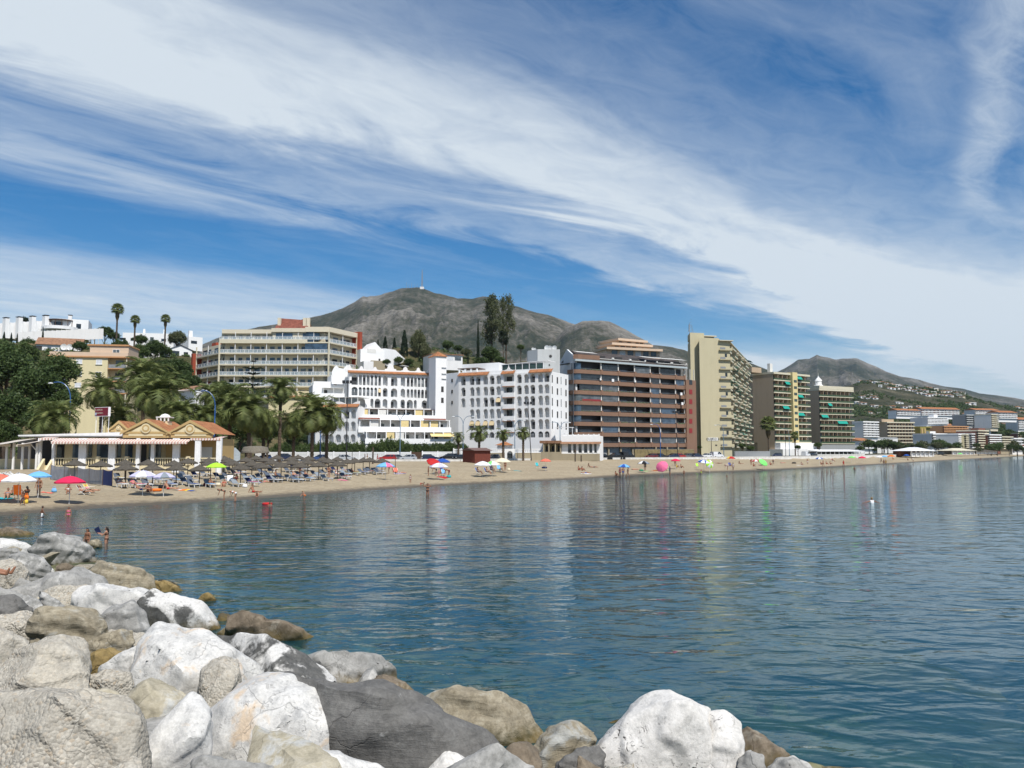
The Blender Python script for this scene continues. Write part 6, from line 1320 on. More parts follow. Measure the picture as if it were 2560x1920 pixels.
rockmat('rock_mottled',(.10,.10,.094),(.06,.06,.058),(.16,.155,.145),(.60,.59,.56),.50,pits=.5);rockmat('rock_tan',(.30,.26,.185),(.16,.135,.09),(.42,.38,.29),(.36,.36,.33),.60,strata=.55)
rockmat('rock_brown',(.17,.135,.095),(.09,.072,.05),(.26,.215,.155),(.25,.22,.17),.62);rockmat('rock_ochre',(.25,.18,.07),(.13,.095,.04),(.36,.27,.13),None);rockmat('rock_cream',(.40,.36,.265),(.26,.235,.17),(.50,.46,.37),(.46,.46,.43),.56)
rockmat('rock_conglomerate',(.40,.37,.31),(.27,.25,.21),(.52,.49,.42),(.47,.43,.35),.55,speck=.75);rockmat('rock_dark',(.06,.055,.048),(.03,.028,.025),(.10,.09,.075),None)
def hull_mesh(pts,voxel,cuts=()):
 bm = bmesh.new()
 for p in pts: bm.verts.new(p)
 r = bmesh.ops.convex_hull(bm,input=bm.verts)
 bmesh.ops.delete(bm,geom=[e for e in set(r['geom_interior'] + r['geom_unused']) if isinstance(e,bmesh.types.BMVert)],context='VERTS')
 for co,no in cuts:
  r = bmesh.ops.bisect_plane(bm,geom=bm.verts[:] + bm.edges[:] + bm.faces[:],plane_co=co,plane_no=no,clear_outer=True);bmesh.ops.holes_fill(bm,edges=[e for e in bm.edges if e.is_boundary])
 bmesh.ops.remove_doubles(bm,verts=bm.verts,dist=voxel*.4);bmesh.ops.triangulate(bm,faces=bm.faces[:])
 for _ in range(7):
  L = [e for e in bm.edges if e.calc_length() > voxel*1.7]
  if not L: break
  bmesh.ops.subdivide_edges(bm,edges=L,cuts=1);bmesh.ops.triangulate(bm,faces=[f for f in bm.faces if len(f.verts) > 3])
 for _ in range(2): bmesh.ops.smooth_vert(bm,verts=bm.verts,factor=.35,use_axis_x=True,use_axis_y=True,use_axis_z=True)
 me = bpy.data.meshes.new('rock');bm.to_mesh(me);bm.free();return me
def roughen(me,size,seed,kind):
 n = len(me.vertices);co = np.empty(n*3,np.float32);me.vertices.foreach_get('co',co);co = co.reshape(-1,3);no = np.empty(n*3,np.float32);me.vertices.foreach_get('normal',no);no = no.reshape(-1,3)
 o = Vector((seed*3.7,seed*1.3,seed*2.1));out = np.empty(n);ax = Vector((math.sin(seed*5),math.cos(seed*3),.5 + .5*math.sin(seed))).normalized();cong = kind == 'rock_conglomerate';lay = kind in ('rock_slate','rock_tan','rock_grey')
 for i in range(n):
  p = Vector(co[i]);a = mnoise.fractal(p*(1.6/size) + o,.9,2.1,3)*.022*size
  b = (abs(mnoise.noise(p*(3.2/size) + o*2)) - .2)*-.035*size
  if lay: q = p.x*.25 + p.y*.2 + p.z;s = q*5.5/max(size,.7) + mnoise.noise(p*1.2 + o)*.8;b += (abs((s % 1) - .5) - .25)*.05*size
  s2 = (p.x*ax[0] + p.y*ax[1] + p.z*ax[2])*3.2/size + mnoise.noise(p*(1.6/size) + o)*1.1;f2 = s2 - math.floor(s2);b += (min(f2*6,1.0) - f2)*.030*size
  c = mnoise.noise(p*8 + o)*.012 + mnoise.noise(p*17 + o)*.006
  if cong: c += mnoise.noise(p*26)*.012
  out[i] = a + b + c
 co = co + no*out[:,None];me.vertices.foreach_set('co',co.astype(np.float32).ravel());me.polygons.foreach_set('use_smooth',np.ones(len(me.polygons),bool));me.update();me.set_sharp_from_angle(angle=R(30))
def rock(label,poly,mat,lift=.12,thick=.34,tilt=.62,group='boulders of the breakwater',at_v=None,name='boulder',seed=None,z_at=None):
 poly = np.array(poly,float);uc,vc = poly.mean(0);vb = poly[:,1].max();vt = poly[:,1].min();i = int(np.argmax(poly[:,1]))
 base = on_bw(uc,min(at_v or (vb*.55 + vc*.45),1935)) if z_at is None else on_z(uc,vb,z_at)
 D = base[1];size = max(np.ptp(poly[:,0]),np.ptp(poly[:,1])*1.15)*D/F
 view = base - np.array([0,0,CAMZ]);hv = np.array([view[0],view[1],0]);hv/= np.linalg.norm(hv)
 n = -hv*tilt + np.array([0,0,1])*(1 - tilt);n/= np.linalg.norm(n);cpt = base + np.array([0,0,lift*size*.4])
 def hit(u,v):
  d = ray(u,v);k = np.dot(cpt - np.array([0,0,CAMZ]),n)/np.dot(d,n);return np.array([0,0,CAMZ]) + d*k
 pc = poly.mean(0);O = np.array([hit(*(pc + (w_ - pc)*1.07)) for w_ in poly]);C = O.mean(0);q = np.random.default_rng(seed if seed is not None else int(uc*7 + vc));
 ext = min(np.ptp(poly[:,0]),np.ptp(poly[:,1])*1.6)*D/F;th = thick*ext
 fr = [C + (O[j] - C)*(.35 + .45*q.random()) + n*th*(.55 + .75*q.random()) for j in q.choice(len(O),min(len(O),5),replace=False)]
 low = [p - np.array([0,0,.42*ext]) - hv*.05*ext for p,w_ in zip(O,poly) if w_[1] > vc]
 pts = list(O) + fr + low + [C + (p - C)*.8 - n*th*1.5 - np.array([0,0,.25*th]) for p in O] + [C + (p - C)*1.0 - n*th*.55 for p in O]
 cuts = [];PA = np.array(pts);t1 = np.cross(n,[0,0,1.0]);t1/= np.linalg.norm(t1);t2 = np.cross(n,t1)
 for _ in range(6):
  w = n + t1*q.uniform(-.95,.95) + t2*q.uniform(-.95,.95);w/= np.linalg.norm(w);h = np.sort(PA @ w);lo,hi = float(O.mean(0) @ w),float(h[-1]);cuts.append((Vector(w*(lo + (hi - lo)*q.uniform(.60,.88))),Vector(w)))
 me = hull_mesh([Vector(p) for p in pts],max(.024,size/(34 if size < 1.2 else 46 if size < 2.5 else 60)),cuts);roughen(me,size,(uc*.13 + vc*.07) % 50,mat)
 o = mkobj(name,me,mat);tag(o,label,'rock',group);return o
Z5 = lambda L: [(x*.3797,1300 + y*.3797) for x,y in L]
Z6 = lambda L: [(500 + x*.3617,1500 + y*.3617) for x,y in L]
Z7 = lambda L: [(1200 + x*.4069,1500 + y*.4069) for x,y in L]
def rocks():
 K = [
  (Z5([(0,50),(60,50),(140,80),(210,80),(245,110),(240,150),(150,165),(60,150),(0,130)]),'rock_brown','brown flat boulder farthest out at the left edge of the breakwater'),
  (Z5([(-60,120),(90,130),(150,160),(205,185),(130,205),(-60,200)]),'rock_white','long pale slab at the left edge left of the balanced boulder'),
  (Z5([(-40,195),(110,190),(140,220),(60,245),(-40,250)]),'rock_grey','low grey rock at left edge above the bather legs'),
  (Z5([(60,240),(150,218),(280,250),(335,300),(310,365),(200,375),(110,355)]),'rock_grey','shaded grey rock under the left end of the balanced boulder'),
  (Z5([(205,195),(270,135),(350,108),(440,105),(530,130),(590,185),(640,250),(632,288),(500,297),(400,290),(310,250),(235,222)]),'rock_grey','large balanced grey boulder with pale top beside the bathing children'),
  (Z5([(-40,275),(60,255),(130,285),(185,335),(110,395),(-40,410)]),'rock_conglomerate','pebbly boulder beside the bather legs at left edge'),
  (Z5([(370,300),(430,288),(480,300),(510,340),(440,360),(375,355)]),'rock_brown','small brown block wedged under the balanced boulder'),
  (Z5([(570,325),(660,275),(740,285),(860,340),(1000,370),(1028,440),(960,478),(880,460),(760,440),(640,380)]),'rock_tan','long tan slab sloping from the balanced boulder to the water'),
  (Z5([(1010,405),(1090,415),(1160,445),(1215,480),(1190,505),(1100,500),(1000,480)]),'rock_ochre','orange weed covered rock at the water below the tan slab'),
  (Z5([(1050,392),(1140,425),(1222,462),(1212,492),(1150,470),(1060,425)]),'rock_dark','thin dark rock edge beside the orange rock'),
  (Z5([(40,445),(180,405),(400,375),(440,350),(520,335),(580,345),(650,385),(795,440),(800,480),(560,450),(420,440),(300,475),(150,500),(50,480)]),'rock_grey','long grey slab with a white crest in the middle left'),
  (Z5([(295,465),(430,425),(565,430),(490,505),(400,535),(315,515)]),'rock_conglomerate','pebbly ledge tucked under the long grey slab'),
  (Z5([(-60,500),(90,508),(180,560),(220,600),(110,650),(-60,650)]),'rock_slate','striped slate slab at the left picture edge'),
  (Z5([(145,515),(210,490),(275,560),(285,610),(190,600)]),'rock_grey','small grey plate leaning right of the striped slate slab'),
  (Z5([(262,475),(335,530),(455,592),(300,612),(268,545)]),'rock_grey','triangular grey plate below the pebbly ledge'),
  (Z5([(475,545),(500,460),(560,430),(660,425),(800,475),(830,510),(1000,472),(970,560),(720,610),(570,575)]),'rock_white','white boulder with grey cap in the centre left'),
  (Z5([(930,540),(1010,472),(1080,488),(1250,550),(1360,600),(1430,700),(1437,748),(1300,735),(1160,680),(960,690)]),'rock_mottled','grey and white boulder above the largest white boulder'),
  (Z5([(640,660),(760,570),(870,540),(950,600),(972,690),(950,770),(925,860),(800,815),(700,735)]),'rock_grey','upright grey boulder face left of the largest white boulder'),
  (Z5([(700,690),(745,668),(785,690),(760,725),(705,718)]),'rock_conglomerate','fist shaped pebbly stone resting on the grey boulder face'),
  (Z5([(205,695),(235,620),(330,605),(480,600),(560,590),(640,630),(690,720),(680,765),(540,810),(300,832),(240,780)]),'rock_tan','creased tan boulder at left between the pebbly blocks'),
  (Z5([(-60,650),(120,620),(232,608),(232,670),(180,735),(-60,720)]),'rock_conglomerate','pebbly block under the striped slate slab'),
  (Z5([(-60,700),(100,720),(182,790),(172,850),(60,910),(-60,950)]),'rock_conglomerate','pebbly block at the left edge above the two biggest pebbly blocks'),
  (Z5([(540,840),(640,790),(740,750),(855,733),(868,795),(820,865),(700,865),(600,875)]),'rock_tan','small tan stone under the upright grey boulder'),
  (Z5([(570,910),(620,865),(720,850),(820,872),(790,920),(680,970),(595,975)]),'rock_ochre','brown stone behind the striped white rock'),
  (Z5([(-60,960),(120,850),(300,815),(520,808),(565,865),(575,970),(560,1100),(480,1180),(380,1150),(200,1110),(-60,1120)]),'rock_conglomerate','second biggest pebbly block at the left edge'),
  (Z5([(665,970),(810,888),(945,828),(970,905),(885,1010),(740,1030)]),'rock_white','striped white rock left of the largest white boulder'),
  (Z5([(590,1020),(700,990),(860,1010),(880,1110),(795,1175),(690,1150),(600,1110)]),'rock_conglomerate','small pebbly lump below the striped white rock'),
  (Z5([(500,1190),(600,1130),(700,1112),(780,1140),(795,1210),(640,1240),(530,1230)]),'rock_cream','small cream stone above the biggest pebbly block'),
  (Z5([(935,810),(1000,730),(1060,692),(1200,698),(1310,720),(1440,800),(1560,870),(1625,960),(1745,1032),(1640,1100),(1400,1210),(1220,1180),(1060,1080),(900,1120),(870,1070)]),'rock_white','largest white boulder with pinkish stains in the middle of the breakwater'),
  (Z5([(820,1210),(900,1110),(1000,1048),(1120,1105),(1225,1170),(1130,1300),(1000,1420),(935,1450),(865,1280)]),'rock_cream','yellowish boulder below the largest white boulder'),
  (Z5([(1325,985),(1400,918),(1480,902),(1565,938),(1580,1050),(1535,1140),(1485,1215),(1400,1290),(1335,1190)]),'rock_conglomerate','pebbly oval lump stuck on the largest white boulder'),
  (Z5([(-80,1105),(160,1108),(330,1138),(440,1170),(500,1212),(640,1218),(860,1230),(930,1330),(968,1440),(905,1525),(780,1570),(740,1700),(-80,1800)]),'rock_conglomerate','biggest pebbly block in the bottom left corner'),
  (Z5([(930,1535),(1010,1400),(1140,1250),(1250,1148),(1312,1158),(1372,1250),(1388,1335),(1362,1545),(1220,1640),(1130,1680),(960,1590)]),'rock_white','pointed pale grey boulder at the bottom between yellowish and white boulders'),
  (Z6([(130,218),(230,178),(330,198),(420,250),(475,305),(300,290),(150,260)]),'rock_cream','cream rock tip behind the black and white boulder'),
  (Z6([(112,155),(140,93),(208,88),(215,190),(150,225)]),'rock_dark','dark pitted knob beside the long brown rock'),
  (Z6([(205,105),(300,93),(400,120),(560,180),(700,230),(850,290),(918,330),(912,378),(800,388),(690,395),(560,320),(400,240),(300,190),(205,190)]),'rock_brown','long dark brown rock running into the water'),
  (Z6([(100,240),(170,228),(300,240),(470,305),(560,328),(640,378),(720,440),(850,480),(925,560),(920,620),(740,605),(560,575),(440,560),(320,460),(250,345)]),'rock_mottled','black and white patched boulder right of the largest white boulder'),
  (Z6([(705,400),(850,373),(960,388),(1100,388),(1250,408),(1322,460),(1355,560),(1280,600),(1040,640),(910,625),(890,520),(760,445)]),'rock_grey','cracked grey boulder with a dark hole at the water'),
  (Z6([(1030,635),(1180,560),(1250,518),(1380,568),(1450,618),(1495,680),(1465,730),(1250,690)]),'rock_brown','grey brown rock behind the dark grey slab'),
  ([(1035,1760),(1048,1722),(1079,1715),(1115,1722),(1169,1738),(1224,1750),(1281,1758),(1316,1776),(1352,1821),(1338,1842),(1298,1866),(1250,1866),(1180,1840),(1105,1810)],'rock_tan','rough tan boulder at the water right of the dark grey slab'),
  (Z7([(-5,600),(60,538),(130,558),(190,600),(255,645),(180,660),(80,640)]),'rock_ochre','small yellow rock behind the rough tan boulder'),
  (Z6([(420,560),(520,532),(750,578),(1000,620),(1250,660),(1480,720),(1620,820),(1850,920),(2050,1000),(2190,1060),(2230,1260),(1400,1300),(1050,1200),(800,1000),(600,800)]),'rock_slate','huge dark grey slab with white veins at the bottom centre'),
  (Z6([(45,920),(70,830),(200,700),(300,610),(430,558),(530,560),(640,630),(870,820),(1050,922),(1180,960),(1290,918),(1365,1040),(1290,1068),(1110,1090),(850,1060),(600,1130),(400,1145),(100,1095)]),'rock_white','big white boulder with shaded underside on the dark grey slab'),
  ([(440,1950),(480,1900),(514,1892),(548,1895),(600,1904),(690,1920),(700,1970),(450,1980)],'rock_grey','bluish grey rock at the bottom edge below the pointed pale boulder'),
  ([(715,1940),(730,1903),(751,1885),(780,1876),(834,1884),(880,1896),(955,1920),(960,1980),(730,1990)],'rock_white','white rock at the bottom edge below the big shaded white boulder'),
  ([(1045,1930),(1085,1903),(1123,1882),(1142,1888),(1172,1908),(1190,1940),(1120,1985)],'rock_bright','white rock corner poking up at the bottom of the dark grey slab'),
  ([(278,1925),(310,1898),(335,1886),(352,1900),(356,1960),(280,1970)],'rock_conglomerate','small pebbly stone at the bottom edge beside the biggest pebbly block'),
  (Z7([(300,1080),(330,920),(420,788),(480,763),(600,763),(682,808),(708,885),(580,990),(440,1100)]),'rock_tan','blunt tan and grey boulder left of the bright white boulder'),
  (Z7([(420,1120),(480,1010),(600,950),(720,890),(760,930),(660,1060),(560,1140)]),'rock_slate','low dark rock between the blunt tan boulder and the bright white boulder'),
  ([(1230,1930),(1262,1880),(1300,1858),(1340,1862),(1352,1900),(1330,1960),(1260,1970)],'rock_brown','brown rock wedged right of the dark grey slab at the bottom edge'),
  (Z7([(685,815),(760,768),(885,728),(830,850),(720,920)]),'rock_brown','brown rock wedged behind the bright white boulder'),
  (Z7([(600,1100),(760,878),(890,728),(960,648),(1010,598),(1090,573),(1140,568),(1175,600),(1280,640),(1390,680),(1400,900),(1360,1120),(1000,1250)]),'rock_bright','bright white boulder with dark pits at the bottom right'),
  (Z7([(1325,1110),(1340,880),(1362,760),(1385,692),(1500,688),(1592,750),(1602,800),(1595,900),(1605,1110),(1480,1180)]),'rock_bright','smooth white pillar rock at the right of the bright white boulder'),
  (Z7([(1585,810),(1650,788),(1780,870),(1895,952),(1880,985),(1770,1040),(1700,1020),(1600,960)]),'rock_brown','brown flat slab at the water right of the white pillar rock'),
  (Z7([(1590,970),(1660,922),(1735,958),(1765,1060),(1640,1110),(1590,1060)]),'rock_grey','grey round stone at the foot of the white pillar rock'),
  (Z7([(1765,1050),(1830,980),(1920,962),(2010,1000),(2065,1060),(1960,1110),(1800,1110)]),'rock_grey','lowest grey stone at the bottom right of the rocks'),
 ]
 for poly,m,lb in K:
  thin = m in ('rock_slate',) or 'slab' in lb or 'gest pebbly block' in lb
  rock(lb,poly,m,thick=.24 if thin else .34,tilt=.42 if thin else .6)
 for lb,poly,m in (('isolated pale rock in the water beside the bathing children',[(217,1364),(228,1353),(245,1350),(253,1354),(254,1366),(245,1372),(226,1371)],'rock_tan'),('small yellow rock standing in the water below the orange rock',[(496,1498),(506,1487),(518,1484),(533,1491),(540,1500),(518,1506)],'rock_ochre')): rock(lb,poly,m,z_at=-.05,thick=.5,group='rocks in the water')
 for lb,poly in (('wide weedy rock under water left of the bright white boulder',Z7([(270,600),(420,560),(600,550),(760,580),(850,680),(700,720),(450,720),(320,680)])),('pale rock under water right of the bright white boulder',Z7([(1700,660),(1800,630),(1890,650),(1900,710),(1800,725)])),('weedy rock under water near the right corner',Z7([(1900,850),(2100,800),(2212,860),(2200,940),(2000,950)])),('sunken rock off the cracked grey boulder',Z6([(1400,520),(1600,500),(1750,560),(1600,600),(1450,590)]))):
  p = np.array(poly);c = p.mean(0);O = [on_z(u,v,-.55) for u,v in p];C = np.mean(O,0)
  pts = O + [C + (q - C)*.6 + np.array([0,0,.20]) for q in O] + [C + (q - C)*1.2 - np.array([0,0,1.0]) for q in O];s = np.ptp(np.array(O),0).max();me = hull_mesh([Vector(q) for q in pts],max(.05,s/32));roughen(me,s*.5,c[0] % 9,'rock_tan');[setattr(v_,'co',Vector((v_.co.x,v_.co.y,min(v_.co.z,-.10 - .15*(v_.co.z + .5) if v_.co.z > -.2 else v_.co.z)))) for v_ in me.vertices];tag(mkobj('sunken_rock',me,'rock_weed'),lb,'rock','rocks under water')
 q = np.random.default_rng(77);sm = hull_mesh([Vector(q.normal(0,1,3)*np.array([1,.8,.55])) for _ in range(22)],.2);roughen(sm,1.8,7.7,'rock_tan');sm.materials.append(M('rock_weed'));n = 0
 for _ in range(900):
  if n >= 70: break
  x,y = q.uniform(-14,9),q.uniform(7,30);d = float(bw_dist(np.array([x]),np.array([y]))[0])
  if d > -.2 or d < -4.5: continue
  s = q.uniform(.12,.42);o = bpy.data.objects.new('sunken_stone',sm);COL.objects.link(o);o.location = (x,y,-.22 - s*.8 + d*.1);o.scale = (s*q.uniform(.9,1.6),s,s*.5);o.rotation_euler = (0,0,q.uniform(0,6));tag(o,'weedy stone lying under shallow water beside the breakwater','stone','stones under shallow water');n += 1
 x = np.arange(-45,14,.35);y = np.arange(-4,46,.35);X,Y = np.meshgrid(x,y);d = bw_dist(X,Y);Z = S_bw(X,Y) - .75 + (fbm(X*1.1,Y*1.1,3,71) - .5)*.8;Z = np.where(d < -.5,np.minimum(Z,-.9),Z);tag(mkobj('breakwater_core',np_mesh('breakwater_core',np.stack([X,Y,Z],-1).reshape(-1,3),grid_faces(len(y),len(x))),'rock_dark'),'dark rubble under the breakwater boulders','rubble',kind='structure')
 q = np.random.default_rng(12);base = []
 for k in range(6):
  pts = [Vector(q.normal(0,1,3)*np.array([1,.8,.65])) for _ in range(22)];me = hull_mesh(pts,.16);roughen(me,1.8,k*3.1,'rock_grey');base.append(me)
 mats = ['rock_grey','rock_tan','rock_brown','rock_cream','rock_grey','rock_conglomerate'];n = 0
 for _ in range(6000):
  if n >= 190: break
  x,y = q.uniform(-36,9),q.uniform(-2,42);d = float(bw_dist(np.array([x]),np.array([y]))[0])
  if d < -.3 or d > 16 or (abs(x) < 1.2 and abs(y) < 1.5): continue
  z = float(S_bw(np.array([x]),np.array([y]))[0]);u,v = px_of((x,y,z)) if y > 1 else (-999,0)
  s = q.uniform(.22,.5);k = int(q.integers(6));mkey = cached(('fill',k),lambda: base[k]);me = cached(('fillm',k),lambda: mkey)
  if not me.materials: me.materials.append(M(mats[k]))
  o = bpy.data.objects.new('filler_stone',me);COL.objects.link(o);o.location = (x,y,z - .26 - .2*s);o.scale = (s*q.uniform(.8,1.4),s,s*q.uniform(.7,1));o.rotation_euler = tuple(q.uniform(-.6,.6,2)) + (q.uniform(0,6.28),);tag(o,'small filler stone in a gap between the breakwater boulders','stone','filler stones between the boulders');n += 1
_defs['rock_weed'] = lambda: flat('rock_weed',(.13,.125,.05),rough=.9,var=.5,scale=5)
rocks()
# ================================================================== people
defflat('skin_a',(0.42,0.22,0.14),rough=.5,var=.05);defflat('skin_b',(0.30,0.145,0.085),rough=.5,var=.05);defflat('skin_c',(0.20,0.095,0.055),rough=.5,var=.05)
defflat('hair_dark',(0.012,0.008,0.006),rough=.5);defflat('hair_brown',(0.05,0.025,0.012),rough=.5);defflat('hair_blond',(0.30,0.20,0.09),rough=.5);defflat('hair_grey',(0.35,0.34,0.32),rough=.6)
for nm,c in (('red',(.45,.02,.02)),('black',(.012,.012,.014)),('white',(.75,.75,.75)),('blue',(.02,.08,.35)),('pink',(.75,.15,.28)),('navy',(.012,.02,.07)),('orange',(.75,.17,.02)),('brown',(.10,.045,.025)),('green',(.02,.22,.12)),('grey',(.22,.25,.28)),('yellow',(.70,.50,.06)),('teal',(.02,.38,.42)),('sky',(.16,.42,.72)),('lilac',(.50,.48,.68)),('crimson',(.62,.02,.08)),('lime',(.38,.72,.04)),('cream',(.70,.62,.46)),('coral',(.78,.16,.10)),('lightgreen',(.20,.70,.16)),('wine',(.16,.02,.03))): defflat('cloth_' + nm,c,rough=.8,var=.08)
BASE = dict(pel=(0,0,.95),che=(0,0,1.27),nec=(0,-.005,1.46),hea=(0,.02,1.60),shL=(-.185,0,1.40),shR=(.185,0,1.40),elL=(-.245,-.02,1.13),elR=(.245,-.02,1.13),wrL=(-.26,.06,.90),wrR=(.26,.06,.90),hiL=(-.09,0,.90),hiR=(.09,0,.90),knL=(-.10,.02,.49),knR=(.10,.02,.49),anL=(-.10,-.03,.085),anR=(.10,-.03,.085),toL=(-.12,.13,.035),toR=(.12,.13,.035))
POSES = {
 'stand': {},'walk': dict(knL=(-.10,.18,.51),anL=(-.10,.22,.10),toL=(-.11,.37,.06),knR=(.10,-.08,.48),anR=(.10,-.30,.15),toR=(.11,-.16,.05),elL=(-.24,-.14,1.14),wrL=(-.24,-.06,.90),elR=(.24,.10,1.14),wrR=(.22,.26,.95)),
 'armsup': dict(elL=(-.36,.02,1.45),elR=(.36,.02,1.45),wrL=(-.16,-.06,1.62),wrR=(.16,-.06,1.62)),'hold': dict(elL=(-.20,.18,1.20),wrL=(-.10,.42,1.30),elR=(.20,.18,1.20),wrR=(.10,.42,1.30)),
 'bend': dict(che=(0,.30,1.10),nec=(0,.46,1.14),hea=(0,.60,1.14),shL=(-.18,.42,1.12),shR=(.18,.42,1.12),elL=(-.20,.50,.86),elR=(.20,.50,.86),wrL=(-.16,.58,.62),wrR=(.16,.58,.62),pel=(0,-.05,.95),hiL=(-.09,-.05,.9),hiR=(.09,-.05,.9)),
 'sit': dict(pel=(0,0,.13),che=(0,-.10,.44),nec=(0,-.10,.63),hea=(0,-.06,.77),shL=(-.185,-.10,.57),shR=(.185,-.10,.57),elL=(-.26,.06,.40),elR=(.26,.06,.40),wrL=(-.16,.28,.45),wrR=(.16,.28,.45),hiL=(-.09,.02,.12),hiR=(.09,.02,.12),knL=(-.13,.36,.44),knR=(.13,.36,.44),anL=(-.12,.52,.08),anR=(.12,.52,.08),toL=(-.13,.67,.04),toR=(.13,.67,.04)),
 'sitlong': dict(pel=(0,0,.13),che=(0,-.16,.42),nec=(0,-.20,.61),hea=(0,-.17,.75),shL=(-.185,-.19,.55),shR=(.185,-.19,.55),elL=(-.24,-.32,.30),elR=(.24,-.32,.30),wrL=(-.26,-.40,.06),wrR=(.26,-.40,.06),hiL=(-.09,.02,.12),hiR=(.09,.02,.12),knL=(-.11,.45,.16),knR=(.11,.45,.16),anL=(-.10,.86,.08),anR=(.10,.86,.08),toL=(-.12,.93,.22),toR=(.12,.93,.22)),
 'chair': dict(pel=(0,0,.40),che=(0,-.12,.71),nec=(0,-.16,.90),hea=(0,-.13,1.04),shL=(-.185,-.14,.84),shR=(.185,-.14,.84),elL=(-.27,.02,.62),elR=(.27,.02,.62),wrL=(-.24,.26,.60),wrR=(.24,.26,.60),hiL=(-.09,.02,.40),hiR=(.09,.02,.40),knL=(-.12,.45,.46),knR=(.12,.45,.46),anL=(-.12,.62,.08),anR=(.12,.62,.08),toL=(-.13,.77,.04),toR=(.13,.77,.04)),
 'recline': dict(pel=(0,0,.40),che=(0,-.26,.58),nec=(0,-.42,.72),hea=(0,-.50,.84),shL=(-.185,-.38,.67),shR=(.185,-.38,.67),elL=(-.28,-.20,.50),elR=(.28,-.20,.50),wrL=(-.22,.04,.48),wrR=(.22,.04,.48),hiL=(-.09,.03,.38),hiR=(.09,.03,.38),knL=(-.11,.46,.46),knR=(.11,.46,.46),anL=(-.10,.88,.38),anR=(.10,.88,.38),toL=(-.12,.95,.50),toR=(.12,.95,.50)),
 'lie': dict(pel=(0,0,.11),che=(0,-.32,.12),nec=(0,-.51,.13),hea=(0,-.66,.14),shL=(-.185,-.45,.11),shR=(.185,-.45,.11),elL=(-.30,-.22,.07),elR=(.30,-.22,.07),wrL=(-.28,.02,.06),wrR=(.28,.02,.06),hiL=(-.09,.05,.11),hiR=(.09,.05,.11),knL=(-.11,.44,.22),knR=(.11,.46,.10),anL=(-.11,.82,.08),anR=(.11,.88,.08),toL=(-.13,.88,.22),toR=(.13,.95,.20)),
 'crawl': dict(pel=(0,-.22,.42),che=(0,.10,.44),nec=(0,.27,.48),hea=(0,.40,.55),shL=(-.17,.22,.44),shR=(.17,.22,.44),elL=(-.20,.26,.24),elR=(.20,.28,.24),wrL=(-.19,.34,.05),wrR=(.19,.38,.05),hiL=(-.09,-.24,.40),hiR=(.09,-.24,.40),knL=(-.13,-.18,.07),knR=(.13,-.10,.07),anL=(-.13,-.56,.08),anR=(.13,-.50,.08),toL=(-.13,-.66,.04),toR=(.13,-.62,.04)),
 'squat': dict(pel=(0,-.10,.28),che=(0,.08,.56),nec=(0,.18,.72),hea=(0,.26,.84),shL=(-.18,.14,.67),shR=(.18,.14,.67),elL=(-.22,.32,.46),elR=(.22,.32,.46),wrL=(-.12,.44,.28),wrR=(.12,.44,.28),hiL=(-.09,-.08,.27),hiR=(.09,-.08,.27),knL=(-.16,.26,.48),knR=(.16,.26,.48),anL=(-.14,.04,.09),anR=(.14,.04,.09),toL=(-.16,.19,.04),toR=(.16,.19,.04)),
 'spread': dict(elL=(-.46,.04,1.30),elR=(.46,.04,1.30),wrL=(-.70,.10,1.24),wrR=(.70,.10,1.24))}
